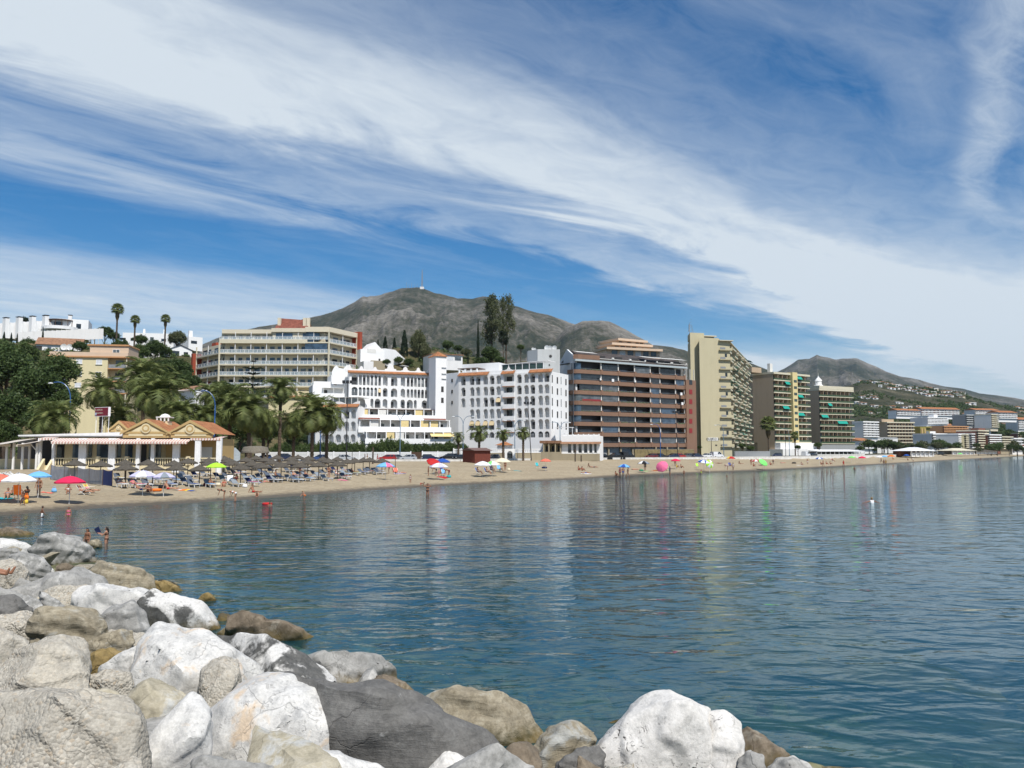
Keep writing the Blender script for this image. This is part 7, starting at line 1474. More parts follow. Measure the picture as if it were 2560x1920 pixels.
def body_mesh(pose,sex):
 def f():
  J = dict(BASE);J.update(POSES[pose]);J = {k: Vector(v) for k,v in J.items()};caps = []
  def cap(a,b,r0,r1,tg,sx=1.0): caps.append((Vector(a),Vector(b),r0,r1,tg))
  up = (J['nec'] - J['pel']).normalized();rt = (J['shR'] - J['shL']).normalized();fw = up.cross(rt)*-1;fw = rt.cross(up)*-1 if False else up.cross(rt)
  fwd = rt.cross(up)*-1.0;fwd = up.cross(rt);
  w = .088 if sex == 'm' else .080
  cap(J['pel'] - rt*.075,J['pel'] + rt*.075,.108,.108,'swim');cap(J['pel'] + up*.08 - rt*.05,J['pel'] + up*.08 + rt*.05,.10,.10,'belly')
  cap(J['pel'] + up*.16 - rt*.05,J['che'] - rt*.06,.098,.10,'torso');cap(J['pel'] + up*.16 + rt*.05,J['che'] + rt*.06,.098,.10,'torso')
  cap(J['che'] - rt*.08,J['che'] + rt*.08,.105,.105,'bust');cap(J['shL']*.85 + J['shR']*.15,J['shR']*.85 + J['shL']*.15,.070,.070,'torso');cap(J['che'] + up*.05 - rt*.07,J['nec'] - up*.06,.09,.06,'torso');cap(J['che'] + up*.05 + rt*.07,J['nec'] - up*.06,.09,.06,'torso')
  cap(J['nec'] - up*.04,J['hea'],.052,.05,'neck')
  hu = (J['hea'] - J['nec']).normalized();hf = (fwd - hu*fwd.dot(hu)).normalized()
  fdir = Vector((0,1,0));hf = (fdir - hu*fdir.dot(hu));hf = hf.normalized() if hf.length > .2 else Vector((0,0,1))
  cap(J['hea'] + hu*.03 - hf*.02,J['hea'] + hu*.045 - hf*.01,.092,.092,'head');cap(J['hea'] - hu*.035 + hf*.02,J['hea'] + hu*.02 + hf*.03,.066,.075,'head');cap(J['hea'] + hf*.095,J['hea'] - hu*.02 + hf*.112,.014,.018,'head')
  cap(J['hea'] + rt*.088,J['hea'] + rt*.092 - hu*.03,.02,.016,'head');cap(J['hea'] - rt*.088,J['hea'] - rt*.092 - hu*.03,.02,.016,'head')
  if sex == 'f': cap(J['hea'] - hf*.06,J['hea'] - hf*.085 - hu*.20,.075,.05,'hair')
  for s in 'LR':
   cap(J['sh' + s],J['el' + s],.052,.041,'arm');cap(J['el' + s],J['wr' + s],.040,.028,'arm')
   ad = (J['wr' + s] - J['el' + s]).normalized();side = ad.cross(Vector((0,0,1)));side = side.normalized() if side.length > .3 else Vector((0,1,0))
   cap(J['wr' + s] + ad*.03,J['wr' + s] + ad*.075,.030,.032,'arm')
   for k in range(4): o = side*(.026*(k - 1.5));l = (.065,.082,.08,.06)[k];a = J['wr' + s] + ad*.085 + o;b = a + ad*l*.55;cap(a,b,.0115,.011,'arm');cap(b,b + ad*l*.4 + fdir*.022,.011,.009,'arm')
   cap(J['wr' + s] + ad*.035 + side*.028,J['wr' + s] + ad*.085 + side*.062,.014,.011,'arm')
   cap(J['hi' + s],J['hi' + s].lerp(J['kn' + s],.45),.092,.075,'thigh');cap(J['hi' + s].lerp(J['kn' + s],.45),J['kn' + s],.075,.056,'leg');cap(J['kn' + s],J['kn' + s].lerp(J['an' + s],.35),.054,.056,'leg');cap(J['kn' + s].lerp(J['an' + s],.35),J['an' + s],.056,.037,'leg');cap(J['an' + s],J['to' + s],.040,.030,'leg')
  mb = MB()
  for a,b,r0,r1,tg in caps:
   d = b - a;L = d.length;d = d.normalized() if L > 1e-6 else Vector((0,0,1));x = d.orthogonal().normalized();y = d.cross(x);n = 10;rings = []
   for c,r,sg in ((a,r0,-1),(b,r1,1)):
    an = (80,45,0) if sg < 0 else (0,45,80)
    for q in an: rings.append((c + d*(sg*r*math.sin(R(q))),r*math.cos(R(q))))
   pts = [tuple(c + x*(r*math.cos(2*math.pi*i/n)) + y*(r*math.sin(2*math.pi*i/n))) for c,r in rings for i in range(n)];m = len(rings)
   mb.add(pts,[(k*n + i,k*n + (i + 1) % n,(k + 1)*n + (i + 1) % n,(k + 1)*n + i) for k in range(m - 1) for i in range(n)] + [tuple(reversed(range(n))),tuple(range((m - 1)*n,m*n))])
  out = eval_mesh(mb.mesh('tmp'),[('REMESH',dict(mode='VOXEL',voxel_size=.014)),('SMOOTH',dict(factor=.4,iterations=3))])
  nf = len(out.polygons);C = np.empty(nf*3,np.float32);out.polygons.foreach_get('center',C);C = C.reshape(-1,3);best = np.full(nf,9.0);idx = np.zeros(nf,int)
  for i,(a,b,r0,r1,tg) in enumerate(caps):
   a_,b_ = np.array(a),np.array(b);d = b_ - a_;L2 = max(d @ d,1e-9);t = np.clip((C - a_) @ d/L2,0,1);dist = np.linalg.norm(C - (a_ + t[:,None]*d),axis=1) - (r0 + (r1 - r0)*t);m = dist < best;best = np.where(m,dist,best);idx = np.where(m,i,idx)
  tg = np.array([c[4] for c in caps])[idx];mi = np.zeros(nf,int);hp = np.array(J['hea']);rel = C - hp;hz = rel @ np.array(hu);hy = rel @ np.array(hf)
  mi[(tg == 'hair') | ((tg == 'head') & ((hz > .075) | ((hy < .0) & (hz > -.06))))] = 1
  mi[tg == 'swim'] = 2
  if sex == 'm': mi[tg == 'thigh'] = 2
  elif sex == 'f': mi[tg == 'bust'] = 2
  elif sex == 'd': mi[np.isin(tg,['bust','torso','belly','thigh'])] = 2
  out.polygons.foreach_set('material_index',mi);out.polygons.foreach_set('use_smooth',np.ones(nf,bool))
  for m_ in ('skin_a','hair_dark','cloth_red'): out.materials.append(M(m_))
  out.name = 'person';return out
 return cached(('body',pose,sex),f)
def person(label,p,pose='stand',sex='m',h=1.7,face=0.0,skin='a',hair='dark',swim='red',group='people on the beach'):
 o = bpy.data.objects.new('person',body_mesh(pose,sex));COL.objects.link(o);o.location = tuple(p);s = h/1.70;o.scale = (s,s,s);o.rotation_euler = (0,0,R(face))
 for i,m in enumerate(('skin_' + skin,'hair_' + hair,'cloth_' + swim)): o.material_slots[i].link = 'OBJECT';o.material_slots[i].material = M(m)
 return tag(o,label,'person',group)
def people():
 P = [
     (19,1246,'sit','f',1.65,200,'a','brown','grey','seated woman at the left picture edge beside the white parasol'),(31,1239,'sit','m',1.3,170,'b','dark','green','child seated behind the woman at the left edge'),(66,1243,'sit','f',1.68,60,'c','dark','black','dark haired person seated right of the orange chair'),(96,1243,'stand','f',1.66,185,'b','brown','brown','woman standing below the light blue parasol'),(56,1264,'walk','m',1.05,250,'c','dark','navy','small child walking on the sand near the water at left'),
     (170,1236,'sit','f',1.62,210,'b','dark','white','woman in white bottoms sitting below the crimson parasol'),(209,1237,'recline','m',1.72,265,'a','brown','brown','nearer of two people reclining in low chairs right of crimson parasol'),(224,1233,'recline','f',1.68,262,'a','grey','pink','farther of two people reclining in low chairs right of crimson parasol'),
     (352,1232,'recline','m',1.7,275,'b','dark','blue','man reclining low on the sand left of the orange ring'),(370,1231,'sit','f',1.65,235,'b','dark','navy','dark haired woman sitting beside the orange ring'),(420,1224,'sitlong','m',1.8,265,'a','dark','red','heavy man in red shorts sitting with legs stretched on the sand'),(527,1216,'sit','m',1.7,240,'b','dark','navy','man sitting on sand beside a dark red bag'),(560,1217,'sit','f',1.65,185,'a','brown','red','woman in red bikini sitting on sand left of white chair'),
     (560,1250,'bend','f',1.45,110,'b','dark','black','girl leaning forward at the water edge, left of two'),(588,1254,'bend','f',1.35,80,'a','brown','white','girl bending down at the water edge, right of two'),(634,1232,'sitlong','m',1.7,250,'b','dark','red','man sitting on the sand slope near the water'),(642,1245,'squat','m',1.15,200,'a','brown','orange','child squatting below the sitting man at water edge'),(761,1244,'squat','m',1.2,120,'a','blond','orange','child in orange vest crouching at the water edge'),(663,1206,'lie','f',1.65,265,'a','brown','pink','woman lying on her back on sand before the loungers'),(822,1196,'stand','f',1.62,10,'a','brown','brown','tanned woman standing with her back turned by the loungers'),
     (590,1204,'sit','f',1.7,60,'c','dark','wine','person in dark red sitting in white chair shade'),(690,1194,'sit','m',1.72,250,'b','dark','navy','bare chested man sitting among the loungers'),(750,1186,'stand','d',1.7,200,'b','dark','navy','person in dark clothes standing below a thatched parasol'),(912,1154,'stand','d',1.7,120,'b','dark','grey','walker in grey on the promenade'),(918,1154,'walk','m',1.75,100,'b','dark','cream','bare chested walker on the promenade'),(944,1154,'walk','d',1.7,90,'b','dark','red','walker in red shirt on the promenade'),
     (972,1184,'bend','d',1.72,100,'c','dark','brown','person stooping below the pink and blue parasol'),(984,1180,'sit','m',1.6,240,'b','blond','coral','child sitting right of the pink and blue parasol'),(1001,1184,'lie','f',1.65,270,'a','brown','lilac','person lying on a towel right of the pink and blue parasol'),(1026,1208,'stand','f',1.12,160,'b','brown','white','small child standing alone in white bottoms on the sand'),(1055,1214,'crawl','m',1.15,260,'b','dark','red','small child crawling on the sand near the water'),
     (1071,1190,'stand','m',1.35,110,'b','dark','brown','boy standing left of the lilac parasol'),(1090,1190,'bend','m',1.7,95,'c','dark','navy','man bending below the lilac parasol'),(1097,1192,'stand','f',1.05,200,'a','blond','pink','little girl in pink below the lilac parasol'),(1103,1186,'stand','d',1.72,180,'b','dark','blue','person in blue behind the lilac parasol'),(1122,1194,'bend','m',1.78,80,'b','dark','wine','man in dark red shorts bending over toys on the sand'),
     (1196,1187,'chair','f',1.68,255,'c','dark','black','woman seated in chair left below the white and teal parasol'),(1218,1186,'chair','m',1.7,250,'b','dark','brown','person seated right below the white and teal parasol'),(1231,1181,'chair','d',1.7,220,'c','dark','navy','person seated below the pale green parasol'),(1250,1177,'sit','m',1.7,240,'b','dark','teal','person sitting below the cream parasol'),(1263,1177,'stand','f',1.65,170,'b','brown','brown','woman standing right of the cream parasol'),(1447,1176,'sit','m',1.72,230,'b','dark','red','man in red shorts sitting, left of a pair on open sand'),(1456,1177,'sit','f',1.65,240,'b','dark','red','woman in red sitting, right of a pair on open sand'),(1463,1184,'lie','m',1.7,270,'b','dark','blue','sunbather lying on a white towel before the red pair'),(1474,1168,'sitlong','f',1.65,270,'b','dark','black','woman sitting with legs stretched behind the red pair'),(1484,1169,'lie','m',1.7,270,'b','dark','navy','sunbather lying behind the red pair'),
     (1540,1190,'sit','f',1.65,225,'b','brown','brown','woman sitting at the water edge left of three standing people'),(1550,1192,'stand','f',1.65,130,'b','brown','pink','left of three people standing below the blue parasol'),(1558,1192,'stand','m',1.72,190,'b','dark','blue','man in blue trunks, middle of three standing people'),(1570,1192,'walk','f',1.68,80,'b','dark','black','woman walking, right of three standing people'),(1613,1177,'stand','d',1.72,180,'c','dark','black','person in black standing below black and white parasol'),(1588,1175,'lie','f',1.65,265,'a','brown','coral','sunbather lying left of the black and white parasol'),(1661,1177,'sit','f',1.65,220,'b','dark','wine','person sitting below the tilted pink parasol'),(1645,1177,'lie','m',1.7,90,'b','dark','orange','sunbather lying left of the tilted pink parasol'),(1675,1188,'stand','d',1.7,110,'b','grey','grey','person in grey standing at the water right of tilted pink parasol'),(1688,1166,'stand','f',1.6,180,'c','dark','brown','person standing below the rose red parasol'),(1692,1169,'sit','d',1.7,230,'b','blond','yellow','person in yellow shirt sitting below rose red parasol'),(1703,1170,'sit','m',1.7,240,'b','dark','brown','person sitting right of the rose red parasol'),
     (1819,1175,'bend','f',1.6,80,'b','brown','lilac','person in stripes bending left of rainbow parasol'),(1833,1176,'stand','f',1.68,190,'c','dark','white','woman wrapped in white towel below rainbow parasol'),(1826,1168,'chair','d',1.7,200,'b','dark','blue','person seated in blue chair behind the rainbow parasol'),(1798,1159,'lie','m',1.7,90,'b','dark','brown','sunbather lying left of the rainbow parasol'),(1850,1160,'sitlong','f',1.65,270,'b','dark','brown','sunbather propped up right of the rainbow parasol'),(1878,1163,'stand','f',1.65,150,'b','dark','red','person standing left of the red and white parasol'),(1884,1166,'sit','m',1.7,200,'b','dark','red','person in red sitting before the red and white parasol'),(1904,1164,'lie','d',1.7,270,'b','dark','navy','sunbather in dark clothes lying before the green parasol'),(1926,1163,'sit','f',1.65,210,'b','brown','coral','person sitting right of the green parasol'),(1933,1161,'stand','m',1.5,180,'c','dark','navy','youth standing right of the green parasol'),(1957,1158,'lie','f',1.65,270,'a','brown','pink','sunbather lying on open sand left of dark bags'),(2004,1163,'sit','f',1.65,200,'b','dark','white','woman sitting on a white towel on far sand'),(2019,1161,'stand','m',1.5,170,'b','dark','white','youth in white shorts standing on far sand'),(2053,1162,'sit','f',1.65,200,'b','dark','red','left person of a sitting group near the long restaurant'),(2058,1167,'walk','m',1.72,200,'b','dark','brown','person walking before the sitting group near the long restaurant'),(2066,1161,'sit','m',1.7,220,'b','brown','coral','middle person of the sitting group near long restaurant'),(2076,1161,'sit','f',1.65,240,'b','brown','orange','right person of the sitting group near long restaurant'),(2082,1154,'chair','d',1.7,230,'b','dark','wine','person in deck chair behind the sitting group'),
     (2109,1167,'walk','d',1.75,180,'c','dark','red','walker dressed in red at the far water edge'),(2203,1157,'walk','m',1.75,220,'c','dark','black','dark walker left of a standing pair at far water edge'),(2210,1163,'stand','m',1.75,180,'c','dark','brown','left of a standing pair in the far shallows'),(2215,1163,'stand','f',1.68,180,'c','dark','yellow','right of a standing pair in the far shallows'),(2232,1149,'sit','m',1.7,220,'b','dark','orange','person sitting below the far orange parasol'),(2269,1151,'sit','f',1.65,200,'b','brown','brown','person sitting alone on the far beach'),(2283,1154,'bend','d',1.7,100,'b','dark','white','person in white bending at the far water edge')]
 for u,v,pose,sex,h,fc,sk,hr,sw,lb in P:
  p = on_ground(u,v);
  if pose in ('recline',) : p[2] -= .12
  person(lb,p - np.array([0,0,.02]),pose,sex,h,fc,sk,hr,sw)
 for u,v,dep,pose,sex,h,fc,sk,hr,sw,lb in [(105,1293,.45,'walk','m',1.2,300,'c','dark','white','child wading near the sand, left of two'),(171,1291,.5,'stand','f',1.15,190,'b','dark','pink','child in pink wading near the sand, right of two'),(218,1353,.62,'stand','f',1.25,160,'b','dark','brown','left of two children bathing close to the balanced boulder'),(266,1358,.52,'hold','f',1.3,95,'a','dark','brown','right bathing child holding up a dark object near the boulder'),(1069,1236,.55,'armsup','f',1.66,170,'b','dark','black','woman wading with both hands at her head'),(1710,1189,.2,'walk','m',1.2,150,'b','dark','brown','child wading at the water edge before the brown block'),(1753,1186,.2,'walk','m',1.2,200,'b','dark','lime','child wading at the water edge before the cream tower'),(2136,1173,1.1,'stand','m',1.7,120,'b','dark','brown','bather chest deep off the far beach'),(1817,1192,1.42,'stand','m',1.7,120,'b','dark','brown','swimmer whose head shows before the cream tower'),(2180,1259,1.22,'spread','d',1.75,10,'b','blond','white','swimmer in white with arms spread wide in open water'),(675,1262,1.35,'stand','m',1.6,200,'b','dark','red','swimmer near the red float off the loungers'),(2446,1167,1.42,'stand','m',1.7,150,'b','dark','black','lone swimmer far out at the right'),(2452,1148,.9,'stand','m',1.7,150,'b','dark','black','bather far along the beach at the right')]:
  p = on_z(u,v,0.0);person(lb,(p[0],p[1],-dep),pose,sex,h,fc,sk,hr,sw,group='people in the water')
 p = on_bw(34,1462);person('bather resting on rocks at left picture edge, one bare leg visible',(p[0] - 1.02,p[1] - .06,p[2] + .22),'sitlong','m',1.78,272,'b','brown','navy',group='people on the rocks')
 o = MB().add([(-.1,-.02,-.16),(.1,-.02,-.16),(.13,.02,.16),(-.12,.02,.14),(-.1,.02,-.16),(.1,.02,-.16),(.13,.05,.16),(-.12,.05,.14)],[(0,1,2,3),(7,6,5,4),(0,4,5,1),(1,5,6,2),(2,6,7,3),(3,7,4,0)]).build('swim_fin','cloth_navy');c = on_z(266,1358,0);o.location = (c[0] - .48,c[1] + .03,.62);o.rotation_euler = (.2,-.5,0);tag(o,'dark swim fin held up by the right bathing child','fin')
people()
# ================================================================== promenade, street furniture, beach things
def above_ground(u,v,h,dmax=600):
 d = ray(u,v);k = np.concatenate([np.arange(30,320,.4),np.arange(320,dmax,2)]);X,Y,Z = d[0]*k,d[1]*k,CAMZ + d[2]*k;g = np.maximum(ground_z(X,Y),0);i = int(np.argmax(Z - g <= h)) if (Z - g <= h).any() else len(k) - 1
 return np.array([X[i],Y[i],g[i]])
def on_wall_off(u,off,v=1140):
 a = (u - 1280)/F;k = np.arange(100,700,.5);w = wall_side(a*k*1.0,k);i = int(np.argmax(w >= off));return np.array([a*k[i],k[i]])
_defs['asphalt'] = lambda: flat('asphalt',(.06,.06,.062),rough=.9,var=.25,scale=1.5);defflat('kerb_white',(.72,.71,.68),var=.2,scale=1.0);defflat('blue_metal',(.025,.10,.30),rough=.35,spec=.5);defflat('bluegrey_metal',(.14,.22,.30),rough=.4)
defflat('hut_red',(.17,.045,.03),rough=.8,var=.2);defflat('hut_roof',(.16,.10,.085));defflat('tarp_grey',(.36,.42,.48),var=.15);defflat('plastic_white',(.78,.78,.77),rough=.35);defflat('lounger_blue',(.085,.105,.14));defflat('rubber',(.02,.02,.02),rough=.8);defflat('chrome',(.5,.5,.5),rough=.25,metal=.8);defflat('lamp_glass',(.6,.62,.62),rough=.2);defflat('tail_red',(.4,.01,.01),rough=.3)
for nm,c in (('black',(.012,.012,.014)),('red',(.38,.015,.015)),('silver',(.42,.44,.46)),('blue',(.03,.07,.20)),('white',(.78,.78,.78)),('darkred',(.14,.015,.02)),('grey',(.12,.125,.135)),('green',(.06,.11,.08)),('navy',(.015,.025,.07))): defflat('car_' + nm,c,rough=.22,spec=.6,var=.03)
def screen_mesh_mat():
 t = NT('screen_cloth');b = t.n('ShaderNodeBsdfPrincipled');n = t.noise(t.coord('World',(1,1,.3)),3,4,.6);t.link(t.ramp(n,[(.3,(.10,.125,.17)),(.7,(.17,.20,.26))]),b.inputs['Base Color']);b.inputs['Roughness'].default_value = .9
 tp = t.n('ShaderNodeBsdfTransparent');m = t.n('ShaderNodeMixShader');m.inputs[0].default_value = .86;t.link(tp.outputs[0],m.inputs[1]);t.link(b.outputs[0],m.inputs[2]);t.link(m.outputs[0],t.out.inputs[0]);return t.m
_defs['screen_cloth'] = screen_mesh_mat
def promenade():
 n = len(WALL);N = []
 for i in range(n):
  d = WALL[min(i + 1,n - 1)] - WALL[max(i - 1,0)];d = d/np.hypot(*d);N.append(np.array([-d[1],d[0]]))
 mb = MB();a = [tuple(WALL[i] + N[i]*.5) for i in range(n)];b = [tuple(WALL[i] + N[i]*12.5) for i in range(n)]
 for i in range(n - 1): mb.quad((*a[i],2.07),(*a[i + 1],2.07),(*b[i + 1],2.07),(*b[i],2.07))
 tag(mb.build('road','asphalt'),kind='structure')
 mb = MB();c = [tuple(WALL[i] + N[i]*15) for i in range(n)]
 for i in range(n - 1): mb.prism([b[i],b[i + 1],c[i + 1],c[i]],2.0,2.19)
 tag(mb.build('pavement','concrete'),kind='structure')
 r = empty('sea_wall',(0,0,0),0,'low white wall between the sand and the parked cars','wall')
 for i in range(2,n - 3):
  p,q = WALL[i],WALL[i + 1];L = float(np.hypot(*(q - p)));rz = math.atan2(q[1] - p[1],q[0] - p[0]);k = max(1,int(L/9))
  for j in range(k):
   o = p + (q - p)*j/k;w = MB();w.box(0,L/k - .05,-.3,.12,1.2,2.42);w.box(-.0,L/k - .05,-.36,.18,2.42,2.52);w.build('wall_length','kerb_white',r,loc=(o[0],o[1],0),rz=rz)
 def fence(label,u0,u1,v_t,d0,d1,step=3.0,slats=5,base=2.15):
  A = at(u0,1125,d0)[:2];B = at(u1,1125,d1)[:2];L = float(np.hypot(*(B - A)));rz = math.atan2(B[1] - A[1],B[0] - A[0]);H = at((u0 + u1)/2,v_t,(d0 + d1)/2)[2];r = empty('garden_fence',(*A,0),rz,label,'fence','white garden fences');m = max(2,int(L/step))
  sl = cached(('slat',round(L/m,2)),lambda: MB().box(.1,L/m - .1,-.03,.03,0,(H - base - .5)/slats*.78).mesh('slat'))
  for k in range(m + 1): MB().box(-.12,.12,-.12,.12,base - .3,H + .08).build('post','white_wall',r,loc=(L*k/m,0,0))
  for k in range(m):
   MB().box(.1,L/m - .1,-.1,.1,base - .3,base + .4).build('plinth','white_wall',r,loc=(L*k/m,0,0))
   for s in range(slats): mkobj('slat',sl,'white_wall',r,(L*k/m,0,base + .45 + s*(H - base - .5)/slats))
 fence('white slatted fence behind the thatched parasols, left of the dark gate',640,1027,1129,197,199);fence('white slatted fence right of the dark gate',1056,1133,1128,199,200);fence('taller white fence length beside the red hut',1134,1172,1121,199.5,200,slats=6)
 A = at(1029,1125,199)[:2];B = at(1054,1125,199)[:2];r = empty('garden_gate',(*A,0),0,'dark timber gate in the white fence','gate');L = B[0] - A[0]
 for k in range(8): MB().box(L*k/8 + .02,L*(k + 1)/8 - .02,-.04,.04,2.1,4.1).build('board','wood_dark',r)
 MB().box(0,L,.05,.12,3.7,3.85).build('rail','wood_dark',r)
 A = at(1225,1125,199)[:2];B = at(1352,1125,203)[:2];L = float(np.hypot(*(B - A)));rz = math.atan2(B[1] - A[1],B[0] - A[0]);r = empty('garden_wall',(*A,0),rz,'cream stone garden wall with white balustrade behind the white van','wall')
 MB().box(0,L,0,.4,1.9,3.9).build('wall','stone_wall',r);MB().box(0,L,-.06,.46,3.9,4.05).build('coping','white_wall',r);mb = MB();[mb.box(k*.5,k*.5 + .16,.1,.3,4.05,4.75) for k in range(int(L/.5))];mb.box(0,L,.05,.35,4.75,4.9);mb.build('balustrade','white_wall',r)
 A = at(1262,1125,198)[:2];r = empty('arched_gateway',(*A,0),.05,'small white arched gateway in the garden wall','gateway');h = [(.55,1.95,2.0,4.35,True)];mb = wall_with_holes(MB(),0,2.5,1.95,4.9,h);body(mb,0,2.5,0,.7,1.95,4.9);mb.build('wall','white_wall',r);loggia(r,1.25,2.0,1.4,2.35,dep=.6,kind='full',rail=None)
 A = at(1238,1125,201)[:2];r = empty('tiled_kiosk',(*A,0),0,'small kiosk with low pyramid roof of orange tiles','kiosk');L = 4.8;z = zz(1113,203);MB().box(.5,L - .5,.5,4,2,z).build('wall','white_wall',r);MB().add([(-.1,-.2,z),(L,-.2,z),(L,4.6,z),(-.1,4.6,z),(L/2,2.2,z + .95)],[(0,1,4),(1,2,4),(2,3,4),(3,0,4),(3,2,1,0)]).build('roof','tiles',r)
 A = at(1587,1125,238)[:2];B = at(1735,1125,250)[:2];L = float(np.hypot(*(B - A)));r = empty('garden_wall',(*A,0),math.atan2(B[1] - A[1],B[0] - A[0]),'yellowish stone wall below the brown apartment block','wall');MB().box(0,L,0,.4,1.9,zz(1124,243)).build('wall','stone_yellow',r);MB().box(0,L,-.05,.45,zz(1124,243),zz(1124,243) + .12).build('coping','stone_wall',r)
 A = at(1838,1125,272)[:2];B = at(1925,1125,300)[:2];L = float(np.hypot(*(B - A)));r = empty('garden_wall',(*A,0),math.atan2(B[1] - A[1],B[0] - A[0]),'grey garden wall right of the cream tower','wall');MB().box(0,L,0,.4,1.9,zz(1129,285)).build('wall','grey_wall',r);MB().box(0,L,-.05,.45,zz(1129,285),zz(1129,285) + .12).build('coping','concrete',r)
 f = Fac(1187,170.5,1226,171.5);r = f.root('beach_hut','dark red wooden beach hut with low gabled roof on the sand','hut');zb = 1.7;zt = zz(1126,171);L = f.L;D = 3.6
 def side(mb): return mb
 ang = Fac(1157,174.0,1187,170.5);a = ang.rz - f.rz;o = np.array([np.dot(ang.A - f.A,f.X),np.dot(ang.A - f.A,f.N)]);P = [(o[0],o[1]),(0,0),(L,0),(L + o[0],o[1])]
 MB().prism(P,zb,zt).build('body','hut_red',r);c = [(o[0]/2,o[1]/2),(L + o[0]/2,o[1]/2)];ov = .45
 mb = MB();e = lambda p,dx,dy: (p[0] + dx,p[1] + dy)
 mb.add([(*e(P[0],-ov,ov),zt - .05),(*e(P[1],-.2,-ov),zt - .05),(*e(P[2],ov,-ov),zt - .05),(*e(P[3],ov,ov),zt - .05),(c[0][0] - ov,c[0][1],zt + .55),(c[1][0] + ov,c[1][1],zt + .55)],[(1,2,5,4),(3,0,4,5),(0,1,4),(2,3,5)]);mb.build('roof','hut_roof',r)
 for k in range(8): MB().box(L*k/8,L*k/8 + .03,-.025,0,zb,zt - .06).build('batten','hut_red',r)
 p = above_ground(560,1150,.3);f = Fac(520,121,601,122.5);r = f.root('tarp_shelter','grey tarpaulin shelter with rounded roof right of restaurant','shelter');zt = zz(1117,122);L = f.L;prof = [(0,1.2),(0,zt - 1.2),(L*.12,zt - .5),(L*.35,zt - .08),(L*.6,zt),(L*.85,zt - .15),(L,zt - .9),(L,1.2)]
 MB().slab_xz(prof,0,4).build('tarp','tarp_grey',r);MB().box(.3,L*.45,-.05,.02,1.2,zt - 1.1).build('opening','dark_room',r)
 f = Fac(600,126,672,127);r = f.root('thatched_hut','open hut with shaggy thatched roof behind the parasols','hut');zt = zz(1116,127);ze = zz(1133,127);L = f.L
 g = random.Random(4);mb = MB();ring = lambda s,z,j: [((L/2) + s*L*.5*math.cos(t),2 + s*2.6*math.sin(t),z + g.uniform(-j,j)) for t in np.linspace(0,2*math.pi,26)[:-1]];rr = [ring(1.0,ze,.12),ring(.98,ze + .35,.06),ring(.86,zt - .12,.05),ring(.4,zt + .05,.03)]
 mb.add(sum(rr,[]),[(k*25 + i,k*25 + (i + 1) % 25,(k + 1)*25 + (i + 1) % 25,(k + 1)*25 + i) for k in range(3) for i in range(25)] + [tuple(range(75,100))]);mb.build('thatch_roof','thatch_pale',r)
 for x in (.8,L/2,L - .8): MB().cyl((x,.5,1.2),(x,.5,ze + .2),.12,n=6).build('post','bark',r)
defflat('thatch_pale',(.22,.195,.155),scale=9,var=.4,rough=.95);defflat('stone_yellow',(.27,.21,.10),scale=.8,var=.35)
promenade()
